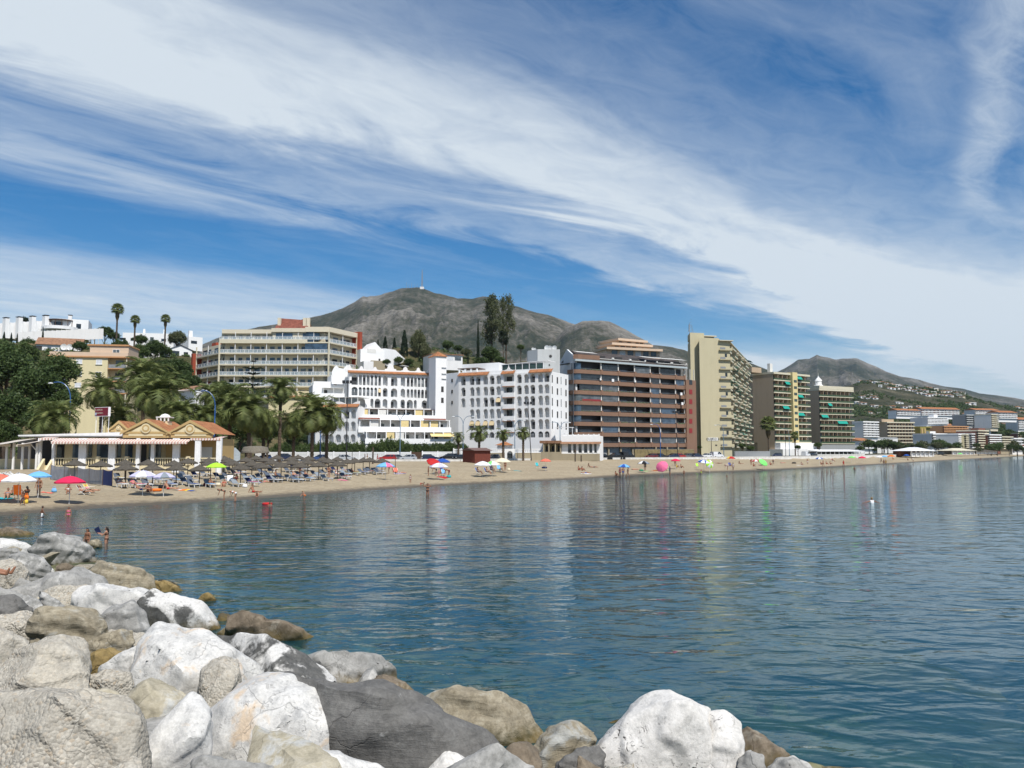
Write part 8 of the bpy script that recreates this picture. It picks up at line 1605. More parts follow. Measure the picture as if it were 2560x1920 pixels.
def restaurant():
 S = .2712;U = lambda x: x*S;V = lambda y: 1040 + y*S
 f = Fac(U(380),108,U(2030),110);r = f.root('beach_restaurant','yellow beach restaurant with striped awnings, balustrade and twin gables');X = lambda x: f.uv(U(x),1140)[0];Z = lambda y: f.uv(U(1200),V(y))[1]
 zfl = Z(455);ztop = Z(205);zg = 1.0;L = f.L
 MB().box(0,L,0,12,zg - .5,zfl).build('terrace','butter_wall',r)
 MB().box(0,X(1465),3.5,12,zfl,ztop + .1).build('back_wall','butter_wall',r);MB().box(X(1465) + .01,L - 1.2,2.6,12,zfl,ztop).build('back_wall','ochre_wall',r)
 for x0,x1,m in ((410,480,'glass_dark'),(560,700,'glass_blue'),(710,745,'glass_dark'),(790,905,'glass_blue'),(915,985,'dark_room'),(990,1020,'glass_blue'),(1060,1130,'glass_blue'),(1190,1262,'dark_room'),(1285,1400,'glass_grey')): MB().box(X(x0),X(x1),3.4,3.48,zfl + .05,Z(262)).build('window',m,r)
 loggia(r,X(1565),zfl + .05,X(1610) - X(1520),Z(285) - zfl,dep=.3,kind='glazed',wallm='ochre_wall',y=2.58,rail=None);MB().box(X(1775),X(1905),2.5,2.58,zfl + .5,Z(285)).build('panel','grey_white',r)
 for x,w in ((365,.35),(495,.35),(763,.95),(1035,.9),(1275,.5),(1410,.45),(1625,.9),(1825,.75),(2020,.7)): MB().box(X(x) - w/2,X(x) + w/2,-.25,.25,zg,ztop).build('column','white_paint',r)
 bal = cached('baluster',lambda: MB().lathe([(.08,0),(.05,.08),(.095,.25),(.045,.5),(.08,.6)],n=6).mesh('baluster',True))
 for a,b in ((505,740),(785,1015),(1055,1258),(1425,1600),(1640,1810),(1840,2010)):
  rb = MB().box(X(a),X(b),-.12,.12,Z(395),Z(385)).build('handrail','butter_wall',r);n = int((X(b) - X(a))/.30)
  for k in range(n): o = mkobj('baluster',bal,'butter_wall',rb,(X(a) + .15 + k*(X(b) - X(a) - .3)/max(1,n - 1),0,zfl));o.scale = (1,1,(Z(395) - zfl)/.6)
 for x in (905,1735,1170): MB().box(X(x) - .25,X(x) + .25,-.2,.2,zfl,Z(372)).build('pier','butter_wall',r)
 for k in range(6): MB().box(X(420),X(462),-.3 - .32*k,0 - .32*k,zg - .5,zfl - .22*(k + 1)).build('step','butter_wall',r)
 for x in (395,472): MB().add([(X(x),0,zfl + .9),(X(x) + .3,0,zfl + .9),(X(x) + .3,-2.2,zg + .5),(X(x),-2.2,zg + .5),(X(x),0,zg - .3),(X(x) + .3,0,zg - .3),(X(x) + .3,-2.2,zg - .3),(X(x),-2.2,zg - .3)],[(0,3,2,1),(0,4,7,3),(1,2,6,5),(3,7,6,2)]).build('stair_wall','butter_wall',r)
 for a,b,out in ((515,940,1.5),(942,1318,1.5),(1320,1435,1.5),(1437,1755,1.5)):
  p,q = X(a),X(b);zf = Z(238);mb = MB();mb.add([(p,.4,ztop),(q,.4,ztop),(q + .15,-out,zf),(p - .15 if a < 600 else p,-out,zf)],[(0,1,2,3)]);m = int((q - p)/.35)
  for k in range(m): x0 = p + (q - p)*k/m;x1 = p + (q - p)*(k + 1)/m;mb.add([(x0,-out,zf),(x1,-out,zf),(x1,-out - .02,zf - .22),((x0 + x1)/2,-out - .02,zf - .34),(x0,-out - .02,zf - .22)],[(0,1,2,3,4)])
  mb.build('awning','awning_stripe_red',r)
 for a,b in ((365,505),(1757,2035)):
  p,q = X(a),X(b);mb = MB();mb.add([(p,3,ztop + .3),(q,3,ztop + .3),(q,-.3,ztop),(p,-.3,ztop)],[(0,1,2,3)]);m = int((q - p)/.35)
  for k in range(m): x0 = p + (q - p)*k/m;x1 = p + (q - p)*(k + 1)/m;mb.add([(x0,-.3,ztop),(x1,-.3,ztop),(x1,-.32,ztop - .22),((x0 + x1)/2,-.32,ztop - .32),(x0,-.32,ztop - .22)],[(0,1,2,3,4)])
  mb.build('awning','awning_stripe_red',r)
 zr = Z(150);MB().prism([(X(105),1.5),(X(1125),.6),(X(1125),9),(X(105),9)],Z(192),[Z(178),zr,zr,Z(178)]).build('flat_roof','white_old',r);MB().prism([(X(105),1.4),(X(1125),.5),(X(1125),.6),(X(105),1.5)],Z(182),[Z(175),Z(148),Z(148),Z(175)]).build('fascia','white_paint',r)
 for k,(a,b) in enumerate(((-60,165),(175,345))):
  p,q = X(a),X(b);MB().add([(p,-1.0,Z(268)),(q - .3,-3.2 + .2*k,Z(262)),(q + 2.0,.8,Z(205)),(p + 2,2.6,Z(215))],[(0,1,2,3)]).build('awning','awning_plain',r);MB().box(p,q - .3,-1.4,-1.36,Z(282),Z(262)).build('awning_valance','awning_plain',r)
 for x,y in ((-10,-.6),(75,-.5),(150,-.8),(235,-.9),(260,.2),(355,-.6)): MB().box(X(x) - .12,X(x) + .12,y,y + .24,zg,Z(250)).build('column','white_old',r)
 MB().cyl((X(290),-.6,Z(250)),(X(352),-.5,Z(320)),.07,n=5).build('brace','white_paint',r);MB().box(X(-60),X(355),1.2,1.5,zg - .5,Z(395)).build('wing_wall','butter_wall',r);MB().box(X(-60),X(380),6,6.2,zg,Z(215)).build('wing_back','dark_room',r)
 for (xa,xp,xb,yp,y0,mt) in ((1132,1345,1555,35,-.25,'ochre_wall'),(1556,1750,1952,45,-.2,'ochre_wall'),(845,935,1030,50,5.5,'ochre_wall')):
  zb,zp = Z(200) if y0 < 0 else Z(165),f.uv(U(xp),V(yp),y0)[1];a,p,b = X(xa),X(xp),X(xb);hm = (zp - zb)
  MB().slab_xz([(a,zb),(b,zb),(b,zb + hm*.28),(p,zp),(a,zb + hm*.28)],y0,y0 + .5).build('gable',mt,r)
  q = .75;MB().slab_xz([(a + q,zb + hm*.10),(b - q,zb + hm*.10),(b - q,zb + hm*.26),(p,zp - hm*.17),(a + q,zb + hm*.26)],y0 - .05,y0 - .001).build('gable_panel','butter_wall',r)
  mb = MB();mb.slab_xz([(a + .2,zb + hm*.22),(b - .2,zb + hm*.22),(b - .2,zb + hm*.34),(a + .2,zb + hm*.34)],y0 - .09,y0 - .052);mb.build('gable_band','ochre_wall',r)
  k3 = 1.0 if y0 < 0 else .45;MB().lathe([(.66*k3,0),(.66*k3,.12)],n=20).build('medallion_ring','butter_wall',r).matrix_local = Matrix.Translation((p,y0 - .10,zb + hm*.52)) @ Matrix.Rotation(R(90),4,'X')
  MB().lathe([(.5*k3,0),(.5*k3,.1)],n=20).build('medallion','ochre_wall',r).matrix_local = Matrix.Translation((p,y0 - .14,zb + hm*.52)) @ Matrix.Rotation(R(90),4,'X')
  MB().lathe([(.28*k3,0),(.28*k3,.08)],n=16).build('medallion_hub','butter_wall',r).matrix_local = Matrix.Translation((p,y0 - .18,zb + hm*.52)) @ Matrix.Rotation(R(90),4,'X')
  e = .35;MB().add([(a - e,y0 - .15,zb + hm*.24),(p,y0 - .15,zp + .12),(p,11,zp + .12),(a - e,11,zb + hm*.24),(b + e,y0 - .15,zb + hm*.24),(b + e,11,zb + hm*.24)],[(0,1,2,3),(1,4,5,2)]).build('roof','tiles',r)
  MB().slab_xz([(a - e,zb + hm*.16),(a - e,zb + hm*.26),(p,zp + .14),(b + e,zb + hm*.26),(b + e,zb + hm*.16),(p,zp - .28)],y0 - .22,y0 - .16).build('gable_cornice','ochre_wall',r)
 x,z = f.uv(U(1520),V(85),6);MB().box(x - .75,x + .75,5.2,6.7,z - 1.5,f.uv(U(1520),V(50),6)[1]).build('chimney','butter_wall',r);zc = f.uv(U(1520),V(50),6)[1];mb = MB();[mb.box(x - .9 + k*.52,x - .72 + k*.52,5.05,5.25,zc,zc + .5) for k in range(4)];mb.box(x - .95,x + .95,5.0,6.9,zc + .5,zc + .65);mb.lathe([(.8,.65),(.5,.95),(.1,1.1)],(x,6,zc),n=10);mb.build('chimney_cap','white_old',r)
 f2 = Fac(233,115,267,113.6);r2 = f2.root('roof_sign','dark red restaurant sign on thin posts above the roof','sign');z0,z1 = f2.uv(250,1041)[1],f2.uv(250,1018)[1];L2 = f2.L
 MB().box(0,L2,0,.35,z0,z1).build('board','white_paint',r2);MB().box(.06,L2 - .06,-.03,-.005,z0 + .07,z1 - .07).build('face','sign_red',r2)
 for x in (.1,L2*.5,L2 - .1): MB().cyl((x,.2,z0 - 3.2),(x,.2,z0),.04,n=5).build('post','white_paint',r2)
 def text(body,x,z,size):
  cu = bpy.data.curves.new('lettering','FONT');cu.body = body;cu.size = size;cu.extrude = .004;t0 = bpy.data.objects.new('lettering',cu);COL.objects.link(t0);me = t0.to_mesh().copy();t0.to_mesh_clear();bpy.data.objects.remove(t0);me.materials.clear()
  o = mkobj('lettering',me,'sign_cream',r2,(x,-.05,z));o.rotation_euler = (R(90),0,0)
 text('EL BARON',.16,z0 + .82,.34);text('MARINERO',.52,z0 + .38,.27);MB().cyl((.3,-.06,z0 + .36),(.3,-.03,z0 + .36),.22,n=16).build('badge','sign_badge',r2)
defflat('sign_red',(.15,.012,.025));defflat('sign_cream',(.55,.45,.36));defflat('sign_badge',(.35,.36,.45));defflat('awning_plain',(.58,.52,.45))
restaurant()
def canopy_panel(rad,rise,n,k,sag=.06):
 def f():
  mb = MB();t0,t1 = 2*math.pi*k/n,2*math.pi*(k + 1)/n;rows = 5;pts = []
  for i in range(rows + 1):
   s = i/rows;z = rise*(1 - s**1.7)
   for j in range(4):
    t = t0 + (t1 - t0)*j/3;q = 1 - (.045*s if j in (1,2) else 0);pts.append((rad*s*q*math.cos(t),rad*s*q*math.sin(t),z))
  mb.add(pts,[(i*4 + j,i*4 + j + 1,(i + 1)*4 + j + 1,(i + 1)*4 + j) for i in range(rows) for j in range(3)])
  e = rows*4;mb.add([pts[e],pts[e + 1],pts[e + 2],pts[e + 3],(pts[e][0],pts[e][1],-.10),(pts[e + 3][0],pts[e + 3][1],-.10)],[(0,1,2,3,5,4)])
  return mb.mesh('canopy_panel',True)
 return cached(('panel',rad,rise,n,k),f)
def parasol(label,u,v_rim,cols,rad=1.05,h=1.75,tilt=(0,0),group='bright parasols on the sand'):
 p = above_ground(u,v_rim,h);o = empty('parasol',tuple(p),random.Random(int(u)).random()*6 if tilt == (0,0) else 0.0,label,'parasol',group);n = 8;rise = rad*.42
 head = Matrix.Translation((0,0,h)) @ Matrix.Rotation(R(tilt[0]),4,'X') @ Matrix.Rotation(R(tilt[1]),4,'Y')
 for k in range(n):
  c = mkobj('canopy_panel',cached(('panelm',rad,k,cols[k % len(cols)]),lambda: canopy_panel(rad,rise,n,k).copy()),'cloth_' + cols[k % len(cols)],o);c.matrix_local = head
 MB().cyl((0,0,-.2),(0,0,h - .1),.022,n=6).build('pole','plastic_white',o);c = MB().cyl((0,0,-.3),(0,0,rise + .1),.02,.012,6).build('spike','plastic_white',o);c.matrix_local = head
 return o
def thatch(label,u,v_rim,rad=1.12):
 h = 1.62;p = above_ground(u,v_rim,h);g = random.Random(int(u*3 + v_rim));o = empty('thatched_parasol',tuple(p),g.random()*6,label,'parasol','thatched parasols of the restaurant beach');kk = g.randint(0,3)
 def f():
  q = random.Random(kk);mb = MB();mb.lathe([(1.0,-.02),(1.03,.10),(.80,.23),(.52,.38),(.25,.54),(.06,.66),(.02,.74)],n=22,wob=lambda i,z: 1 + q.uniform(-.05,.05))
  for i in range(46): t = q.random()*6.283;s = q.uniform(.9,1.04);mb.add([(s*math.cos(t),s*math.sin(t),.08),(s*math.cos(t + .07),s*math.sin(t + .07),.08),(1.03*s*math.cos(t + .03),1.03*s*math.sin(t + .03),-.10)],[(0,1,2)])
  return mb.mesh('thatch_cone')
 c = mkobj('thatch_cone',cached(('thatch',kk),f),'thatch',o,(0,0,h));c.scale = (rad,rad,1.0);mkobj('post',cached('tpost',lambda: MB().cyl((0,0,-.3),(0,0,1.75),.05,n=7).mesh('post')),'bark',o);return p
def lounger_parts():
 fr = MB();fr.box(-.32,-.27,-.2,1.2,.30,.36);fr.box(.27,.32,-.2,1.2,.30,.36);fr.box(-.27,.27,1.14,1.2,.30,.36);fr.box(-.27,.27,-.2,-.14,.30,.36)
 bk = MB();bk.add([(-.31,-.18,.36),(.31,-.18,.36),(.31,-.72,.78),(-.31,-.72,.78),(-.31,-.22,.32),(.31,-.22,.32),(.31,-.76,.74),(-.31,-.76,.74)],[(0,1,2,3),(7,6,5,4),(0,3,7,4),(1,5,6,2),(3,2,6,7)])
 sl = MB();sl.box(-.27,.27,-.15,1.14,.345,.375);lg = MB().box(-.04,.04,-.03,.03,0,.30);return fr.mesh('frame'),bk.mesh('backrest'),sl.mesh('sling'),lg.mesh('leg')
def lounger(label,p,face,cloth=None,sling='lounger_blue',group='sun loungers among the thatched parasols'):
 fr,bk,sl,lg = cached('lounger',lounger_parts);o = empty('sun_lounger',(p[0],p[1],gz(p[0],p[1])),R(face),label,'sun lounger',group)
 mkobj('frame',fr,'plastic_white',o)
 b = mkobj('backrest',cached(('lb',sling),lambda: bk.copy()),sling,o);mkobj('sling',cached(('ls',sling),lambda: sl.copy()),sling,o)
 for x,y in ((-.28,1.0),(.28,1.0),(-.28,-.1),(.28,-.1)): mkobj('leg',lg,'plastic_white',o,(x,y,0))
 if cloth: mkobj('towel',cached(('lt',cloth),lambda: MB().box(-.25,.25,-.1,1.0,.38,.40).mesh('towel')),'cloth_' + cloth,o)
 return o
def chair(label,u,v,face,cloth='blue',high=.9):
 p = on_ground(u,v);o = empty('beach_chair',tuple(p),R(face),label,'chair','folding beach chairs');MB().add([(-.27,-.22,.36),(.27,-.22,.36),(.27,.25,.40),(-.27,.25,.40)],[(0,1,2,3)]).build('seat','cloth_' + cloth,o);MB().add([(-.27,-.2,.36),(.27,-.2,.36),(.27,-.52,high + .1),(-.27,-.52,high + .1),(-.27,-.23,.36),(.27,-.23,.36),(.27,-.55,high + .1),(-.27,-.55,high + .1)],[(0,1,2,3),(7,6,5,4)]).build('backrest','cloth_' + cloth,o)
 for s in (-.28,.28): MB().tube([(s,.3,0),(s,-.2,.36),(s,-.54,high + .12)],.016,5).build('side_frame','plastic_white',o);MB().tube([(s,-.45,0),(s,.25,.42)],.016,5).build('leg','plastic_white',o);MB().box(s - .03,s + .03,-.3,.25,.56,.59).build('armrest','plastic_white',o)
 return o
def towel(label,u,v,w,l,face,cols,z=.03):
 p = on_ground(u,v);n = 10;mb = MB();c,s = math.cos(R(face)),math.sin(R(face));pts = []
 for i in range(n + 1):
  for j in range(4):
   x,y = (j/3 - .5)*w,(i/n - .5)*l;X,Y = p[0] + x*c - y*s,p[1] + x*s + y*c;pts.append((X,Y,gz(X,Y) + z + .012*math.sin(i*1.7 + j)))
 for i in range(n): mb.mat(i*len(cols)//n if len(cols) > 1 else 0);mb.add([pts[i*4 + j] for j in range(4)] + [pts[(i + 1)*4 + j] for j in range(4)],[(j,j + 1,5 + j,4 + j) for j in range(3)])
 o = mb.build('beach_towel',['cloth_' + k for k in cols]);return tag(o,label,'towel','towels on the sand')
def beach_things():
 PR = [('orange parasol cut by the left picture edge',-2,1201,['coral'],1.2),('large white parasol near the left picture edge',48,1203,['white'],1.28),('light blue parasol behind the white one',97,1193,['sky'],.95),('crimson parasol in front of the dark windbreak',175,1206,['crimson'],1.15),('white and lilac parasol before the thatched rows',358,1192,['white','lilac'],1.2),('blue grey striped parasol beside the white and lilac one',410,1193,['lilac','grey'],1.0),('lime green parasol among the thatched parasols',541,1167,['lime'],1.12),('pink and light blue parasol right of the loungers',964,1166,['pink','sky','sky','sky'],1.25),('red tilted parasol near the black car',1085,1157,['red'],1.15,(25,20)),('royal blue parasol right of the tilted red one',1106,1155,['blue'],1.25),('pale lilac parasol over a family',1097,1167,['lilac','white'],1.3),('white parasol with teal edge right of the family',1207,1163,['white','white','teal'],1.35),('pale green and white parasol beside the teal edged one',1231,1162,['white','cream','lightgreen'],1.3),('cream parasol farthest right of that group',1255,1155,['cream'],1.5),('coral parasol alone before the white annex',1364,1153,['coral'],1.0),('blue parasol behind three standing people',1560,1167,['blue','sky'],1.1),('black and white parasol on open sand',1609,1159,['black','white','black','grey'],1.2),('big pink parasol tilted on its side',1655,1166,['pink'],1.1,(55,-25)),('rose red parasol behind the tilted pink one',1689,1152,['crimson'],1.05),('blue and white parasol left of the leaning lime one',1759,1155,['blue','white'],1.2,(12,8)),('lime parasol leaning on its side',1774,1160,['lime','white'],.9,(70,20)),('rainbow parasol held over people before the cream tower',1827,1146,['red','green','yellow','red'],1.2),('red and white parasol on the far sand',1889,1153,['red','white'],.95),('tilted light green parasol on the far sand',1908,1156,['lightgreen'],1.1,(40,20)),('blue and white parasol on sand before the long restaurant',2048,1147,['blue','white'],1.1),('small light green parasol before the long restaurant',2129,1144,['lightgreen'],1.1),('crimson parasol on sand right of long restaurant',2155,1145,['crimson'],1.25),('far white parasol right of the crimson one',2198,1143,['white'],1.1),('far light blue parasol beside the white one',2211,1142,['sky'],1.1),('far orange parasol right of light blue one',2228,1141,['orange'],1.4),('far blue parasol before the hip roofed pavilion',2266,1139,['blue'],1.2),('farthest green parasol along the sand',2400,1135,['lightgreen'],1.3)]
 for x in PR: parasol(x[0],x[1],x[2],x[3],x[4],tilt=x[5] if len(x) > 5 else (0,0))
 TH = [(187,1165),(252,1168),(313,1164),(315,1176),(370,1163),(382,1177),(435,1166),(441,1177),(470,1160),(499,1178),(522,1158),(527,1164),(573,1158),(581,1164),(602,1175),(615,1155),(630,1165),(654,1171),(663,1155),(681,1161),(692,1149),(703,1170),(727,1153),(730,1163),(750,1170),(771,1151),(769,1161),(797,1168),(807,1154),(821,1158),(843,1153),(844,1167),(887,1157),(908,1155),(924,1155),(955,1157),(560,1152),(640,1150),(868,1160),(745,1148)]
 q = random.Random(9);tow = ['blue','sky',None,None,'white',None,'pink',None,'teal',None,'yellow',None,'red'];k = 0
 first = {187: 'leftmost thatched parasol, before the restaurant steps',252: 'thatched parasol second from the left before the balustrade',499: 'front thatched parasol left of the lime green one',955: 'rightmost thatched parasol beside the pink and blue one'}
 for u,v in TH:
  front = v >= 1170;p = thatch(first.get(u,'dark thatched parasol in the front row of the restaurant beach' if front else 'dark thatched parasol in the packed back rows of the restaurant beach'),u,v)
  if u < 290: continue
  sd = np.array([.75,-.66]);ac = np.array([.66,.75])
  for s in (-.75,.75):
   if q.random() < .62: lounger('white sun lounger with dark sling in the shade of the thatched parasols',p[:2] + ac*s*1.15 + sd*q.uniform(.1,.7),-130 + q.uniform(-10,10),q.choice(tow),q.choice(['lounger_blue','lounger_blue','cloth_navy','cloth_grey']))
 FR = [(301,1219,'white sun lounger in front with a sunbather, left of the lilac parasol','white'),(334,1219,'white sun lounger with pink towel below the lilac parasol','pink'),(378,1207,'white sun lounger behind the lilac parasol',None),(400,1208,'white sun lounger behind the blue grey parasol','white'),(440,1208,'sun lounger with blue towel behind the man in red shorts','sky'),(478,1207,'empty white sun lounger left of the seated pair',None),(560,1207,'white plastic lounger behind the woman in red','white'),(620,1207,'white lounger left of the lying woman',None),(675,1200,'white lounger with teal towel beside the lying woman','teal'),(705,1200,'white lounger with light blue towel in the front line','sky'),(738,1197,'lounger with royal blue towel in the front line','blue'),(768,1197,'lounger with a reclining person in the front line',None),(798,1196,'empty lounger left of the standing tanned woman',None),(845,1194,'lounger with white towel right of standing tanned woman','white'),(862,1191,'lounger with light blue towel near the pink towel','sky'),(884,1187,'lounger with yellow green towel at the right of the rows','lime'),(905,1186,'lounger with blue towel near right end of the rows','blue'),(925,1184,'lounger with red towel near right end of the rows','red'),(945,1182,'lounger with blue towel beside the pink and blue parasol','blue')]
 for u,v,lb,t in FR: lounger(lb,on_ground(u,v)[:2],-128 + q.uniform(-8,8),t,q.choice(['lounger_blue','cloth_grey']),group='sun loungers along the front line')
 for u,v,pose,sex,fcs,sk,sw,lb in ((301,1219,'recline','f',-128,'a','white','sunbather reclining on the leftmost front lounger'),(334,1219,'recline','f',-128,'a','pink','sunbather in pink on the lounger below the lilac parasol'),(768,1197,'recline','m',-128,'b','navy','sunbather on a lounger left of the standing tanned woman'),(845,1194,'recline','f',-128,'a','white','sunbather on a lounger right of the standing tanned woman'),(884,1187,'recline','m',-128,'b','brown','sunbather on the yellow green towel lounger'),(738,1197,'recline','m',-128,'a','blue','sunbather on the royal blue towel lounger')): person(lb,on_ground(u,v),pose,sex,1.65,fcs,sk,'brown',sw)
 for a in ((45,1249,20,'orange','folding chair draped with an orange towel by the white parasol',1.05),(209,1237,265,'brown','low striped chair under the nearer recliner',.7),(224,1233,262,'yellow','low chair under the farther recliner',.7),(1196,1187,255,'blue','blue folding chair left below the white and teal parasol',.9),(1218,1186,250,'blue','blue folding chair right below the white and teal parasol',.9),(1231,1181,220,'navy','navy folding chair below the pale green parasol',.9),(1344,1170,200,'teal','teal folding chair alone left of the coral parasol',.9),(1248,1178,200,'sky','light blue folding chair below the cream parasol',.9),(1110,1190,200,'sky','light blue chair behind the man in dark red shorts',.9),(1826,1168,200,'blue','blue chair behind the rainbow parasol',.9),(1745,1170,200,'lime','lime chair left of the blue and white parasol',.9),(1770,1170,200,'navy','navy chair below the leaning lime parasol',.9),(575,1212,200,'white','white plastic chair behind the woman in red',.9),(2082,1154,230,'red','red deck chair behind the sitting group',.9),(990,1186,200,'coral','red folding chair right of pink and blue parasol',.8)): chair(a[4],a[0],a[1],a[2],a[3],a[5])
 person('person in the orange draped chair by the white parasol, seen from behind',on_ground(45,1249),'chair','m',1.72,20,'b','dark','orange')
 TW = [(8,1247,.8,1.7,80,['teal'],'teal towel on the sand at the left picture edge'),(465,1225,1.0,1.9,75,['blue','yellow','orange','white'],'multicoloured towel right of the heavy man in red shorts'),(858,1201,.8,2.0,60,['pink'],'bright pink towel on open sand right of the loungers'),(1292,1177,.7,1.9,80,['teal'],'pale teal airbed on open sand right of the cream parasol'),(1465,1185,.8,1.8,90,['white'],'white towel under a sunbather before the brown block'),(118,1233,.5,1.2,80,['coral'],'red towel left of the crimson parasol'),(1000,1185,.8,1.8,90,['lilac'],'lilac towel under the sunbather right of pink and blue parasol'),(1108,1193,1.2,1.6,60,['red'],'red cloth with toys below the lilac parasol'),(1640,1178,.7,1.7,90,['orange'],'orange towel left of the tilted pink parasol'),(1620,1178,.7,1.4,80,['lightgreen'],'pale green towel below black and white parasol'),(2000,1163,.8,1.8,80,['white'],'white towel under the woman on far sand'),(640,1206,.8,1.6,70,['blue'],'blue towel left of the lying woman')]
 for u,v,w,l,fcs,cl,lb in TW: towel(lb,u,v,w,l,fcs,cl)
 def torus(label,pos,R_,r,m,name='swim_ring'):
  mb = MB();n,k = 22,9;pts = [((R_ + r*math.cos(b))*math.cos(a),(R_ + r*math.cos(b))*math.sin(a),r + r*math.sin(b)) for a in np.linspace(0,2*math.pi,n + 1)[:-1] for b in np.linspace(0,2*math.pi,k + 1)[:-1]]
  mb.add(pts,[(i*k + j,((i + 1) % n)*k + j,((i + 1) % n)*k + (j + 1) % k,i*k + (j + 1) % k) for i in range(n) for j in range(k)]);tag(mb.build(name,m,smooth=True,loc=tuple(pos)),label,'swim ring')
 torus('orange and red swim ring lying on the sand',on_ground(390,1229),.40,.12,'cloth_orange');p = on_z(668,1263,-.06);torus('red float ring in the water by the swimmer',p,.32,.11,'cloth_red')
 def bag(label,u,v,m,w=.5,h=.35):
  p = on_ground(u,v);mb = MB();mb.lathe([(w*.5,0),(w*.56,h*.4),(w*.45,h*.85),(w*.2,h)],n=10,sy=.6);o = mb.build('beach_bag',m,smooth=True,loc=tuple(p));MB().tube([(-w*.3,0,h*.85),(-w*.2,0,h*1.35),(w*.2,0,h*1.35),(w*.3,0,h*.85)],.018,5).build('handle',m,o);tag(o,label,'bag','bags on the sand')
 for a in (('dark red bag beside the seated man near lime parasol',514,1216,'cloth_wine'),('straw bag right of the seated man near lime parasol',545,1216,'cloth_cream'),('white bag near the man on sand slope',612,1221,'cloth_white'),('dark bag below the lone coral parasol',1361,1171,'cloth_navy',1.0),('dark bags on far sand left of the youth',1985,1159,'cloth_black',1.2),('green bag below black and white parasol',1603,1178,'cloth_green',.8),('dark cool box right of heavy man',405,1221,'cloth_black',.7),('light bag right of the cream parasol',1272,1176,'cloth_cream'),('orange bucket near the walking child',66,1248,'cloth_orange',.35),('teal toy bag before man in dark red shorts',1122,1194,'cloth_teal',.6),('yellow spade and bucket beside the walking child',64,1261,'cloth_yellow',.35),('light blue cool bag left of crimson parasol',135,1232,'cloth_sky',.45)): bag(*a)
 P = [(126,1200),(160,1203),(192,1207),(222,1210),(256,1214),(280,1217)];G = [on_ground(u,v) for u,v in P];r = empty('windbreak',tuple(G[0]),0,'blue grey cloth windbreak sagging between poles on the sand','windbreak');o0 = G[0]
 for i,g in enumerate(G): MB().cyl((0,0,-.2),(0,0,1.62),.025,n=6).build('pole','wood_dark',r,loc=tuple(g - o0))
 for i in range(5):
  a,b = G[i] - o0,G[i + 1] - o0;mb = MB();n = 6;pts = []
  for k in range(n + 1): t = k/n;c = a + (b - a)*t;sag = .13*math.sin(math.pi*t);pts += [(c[0],c[1] + .1*math.sin(math.pi*t),c[2] + .05),(c[0],c[1] + .05*math.sin(math.pi*t),c[2] + 1.6 - sag)]
  mb.add(pts,[(2*k,2*k + 2,2*k + 3,2*k + 1) for k in range(n)]);mb.build('cloth_panel','screen_cloth' if i < 4 else 'cloth_navy',r)
 for i,(u,vt,vb,lb) in enumerate(((932,1118,1160,'thick grey timber post behind the thatched parasols'),(988,1140,1185,'thin dark pole right of pink and blue parasol'),(1438,1123,1154,'tall wooden post on sand before the white annex'),(1453,1138,1154,'short wooden post on sand before the white annex'),(584,1158,1210,'thin grey pole among the left loungers'),(880,1130,1175,'thin dark pole behind the right thatched parasols'))):
  p = on_ground(u,vb);h = at(u,vt,p[1])[2] - p[2];rr = .17 if i in (0,2,3) else .05;o = MB().cyl((0,0,-.3),(0,0,h),rr,rr*.85,8).build('wooden_post','bark',loc=tuple(p));tag(o,lb,'post')
 g = random.Random(2);base = on_ground(30,1205);bm_ = cached('heapstone',lambda: (lambda m: (roughen(m,1.8,4,'rock_grey'),m)[1])(hull_mesh([Vector((g.gauss(0,1),g.gauss(0,.8),g.gauss(0,.6))) for _ in range(20)],.2)))
 bm_.materials.append(M('rock_white'))
 for i in range(34):
  p = on_ground(4 + g.random()*48,1192 + g.random()*14);o = bpy.data.objects.new('heap_stone',bm_);COL.objects.link(o);s = g.uniform(.12,.22);o.location = (p[0],p[1],p[2] + g.random()*.25);o.scale = (s*1.3,s,s*.8);o.rotation_euler = (g.random()*6,g.random(),g.random()*6);tag(o,'pale stone of the heap below the left awnings','stone','stone heap below the left awnings')
beach_things()
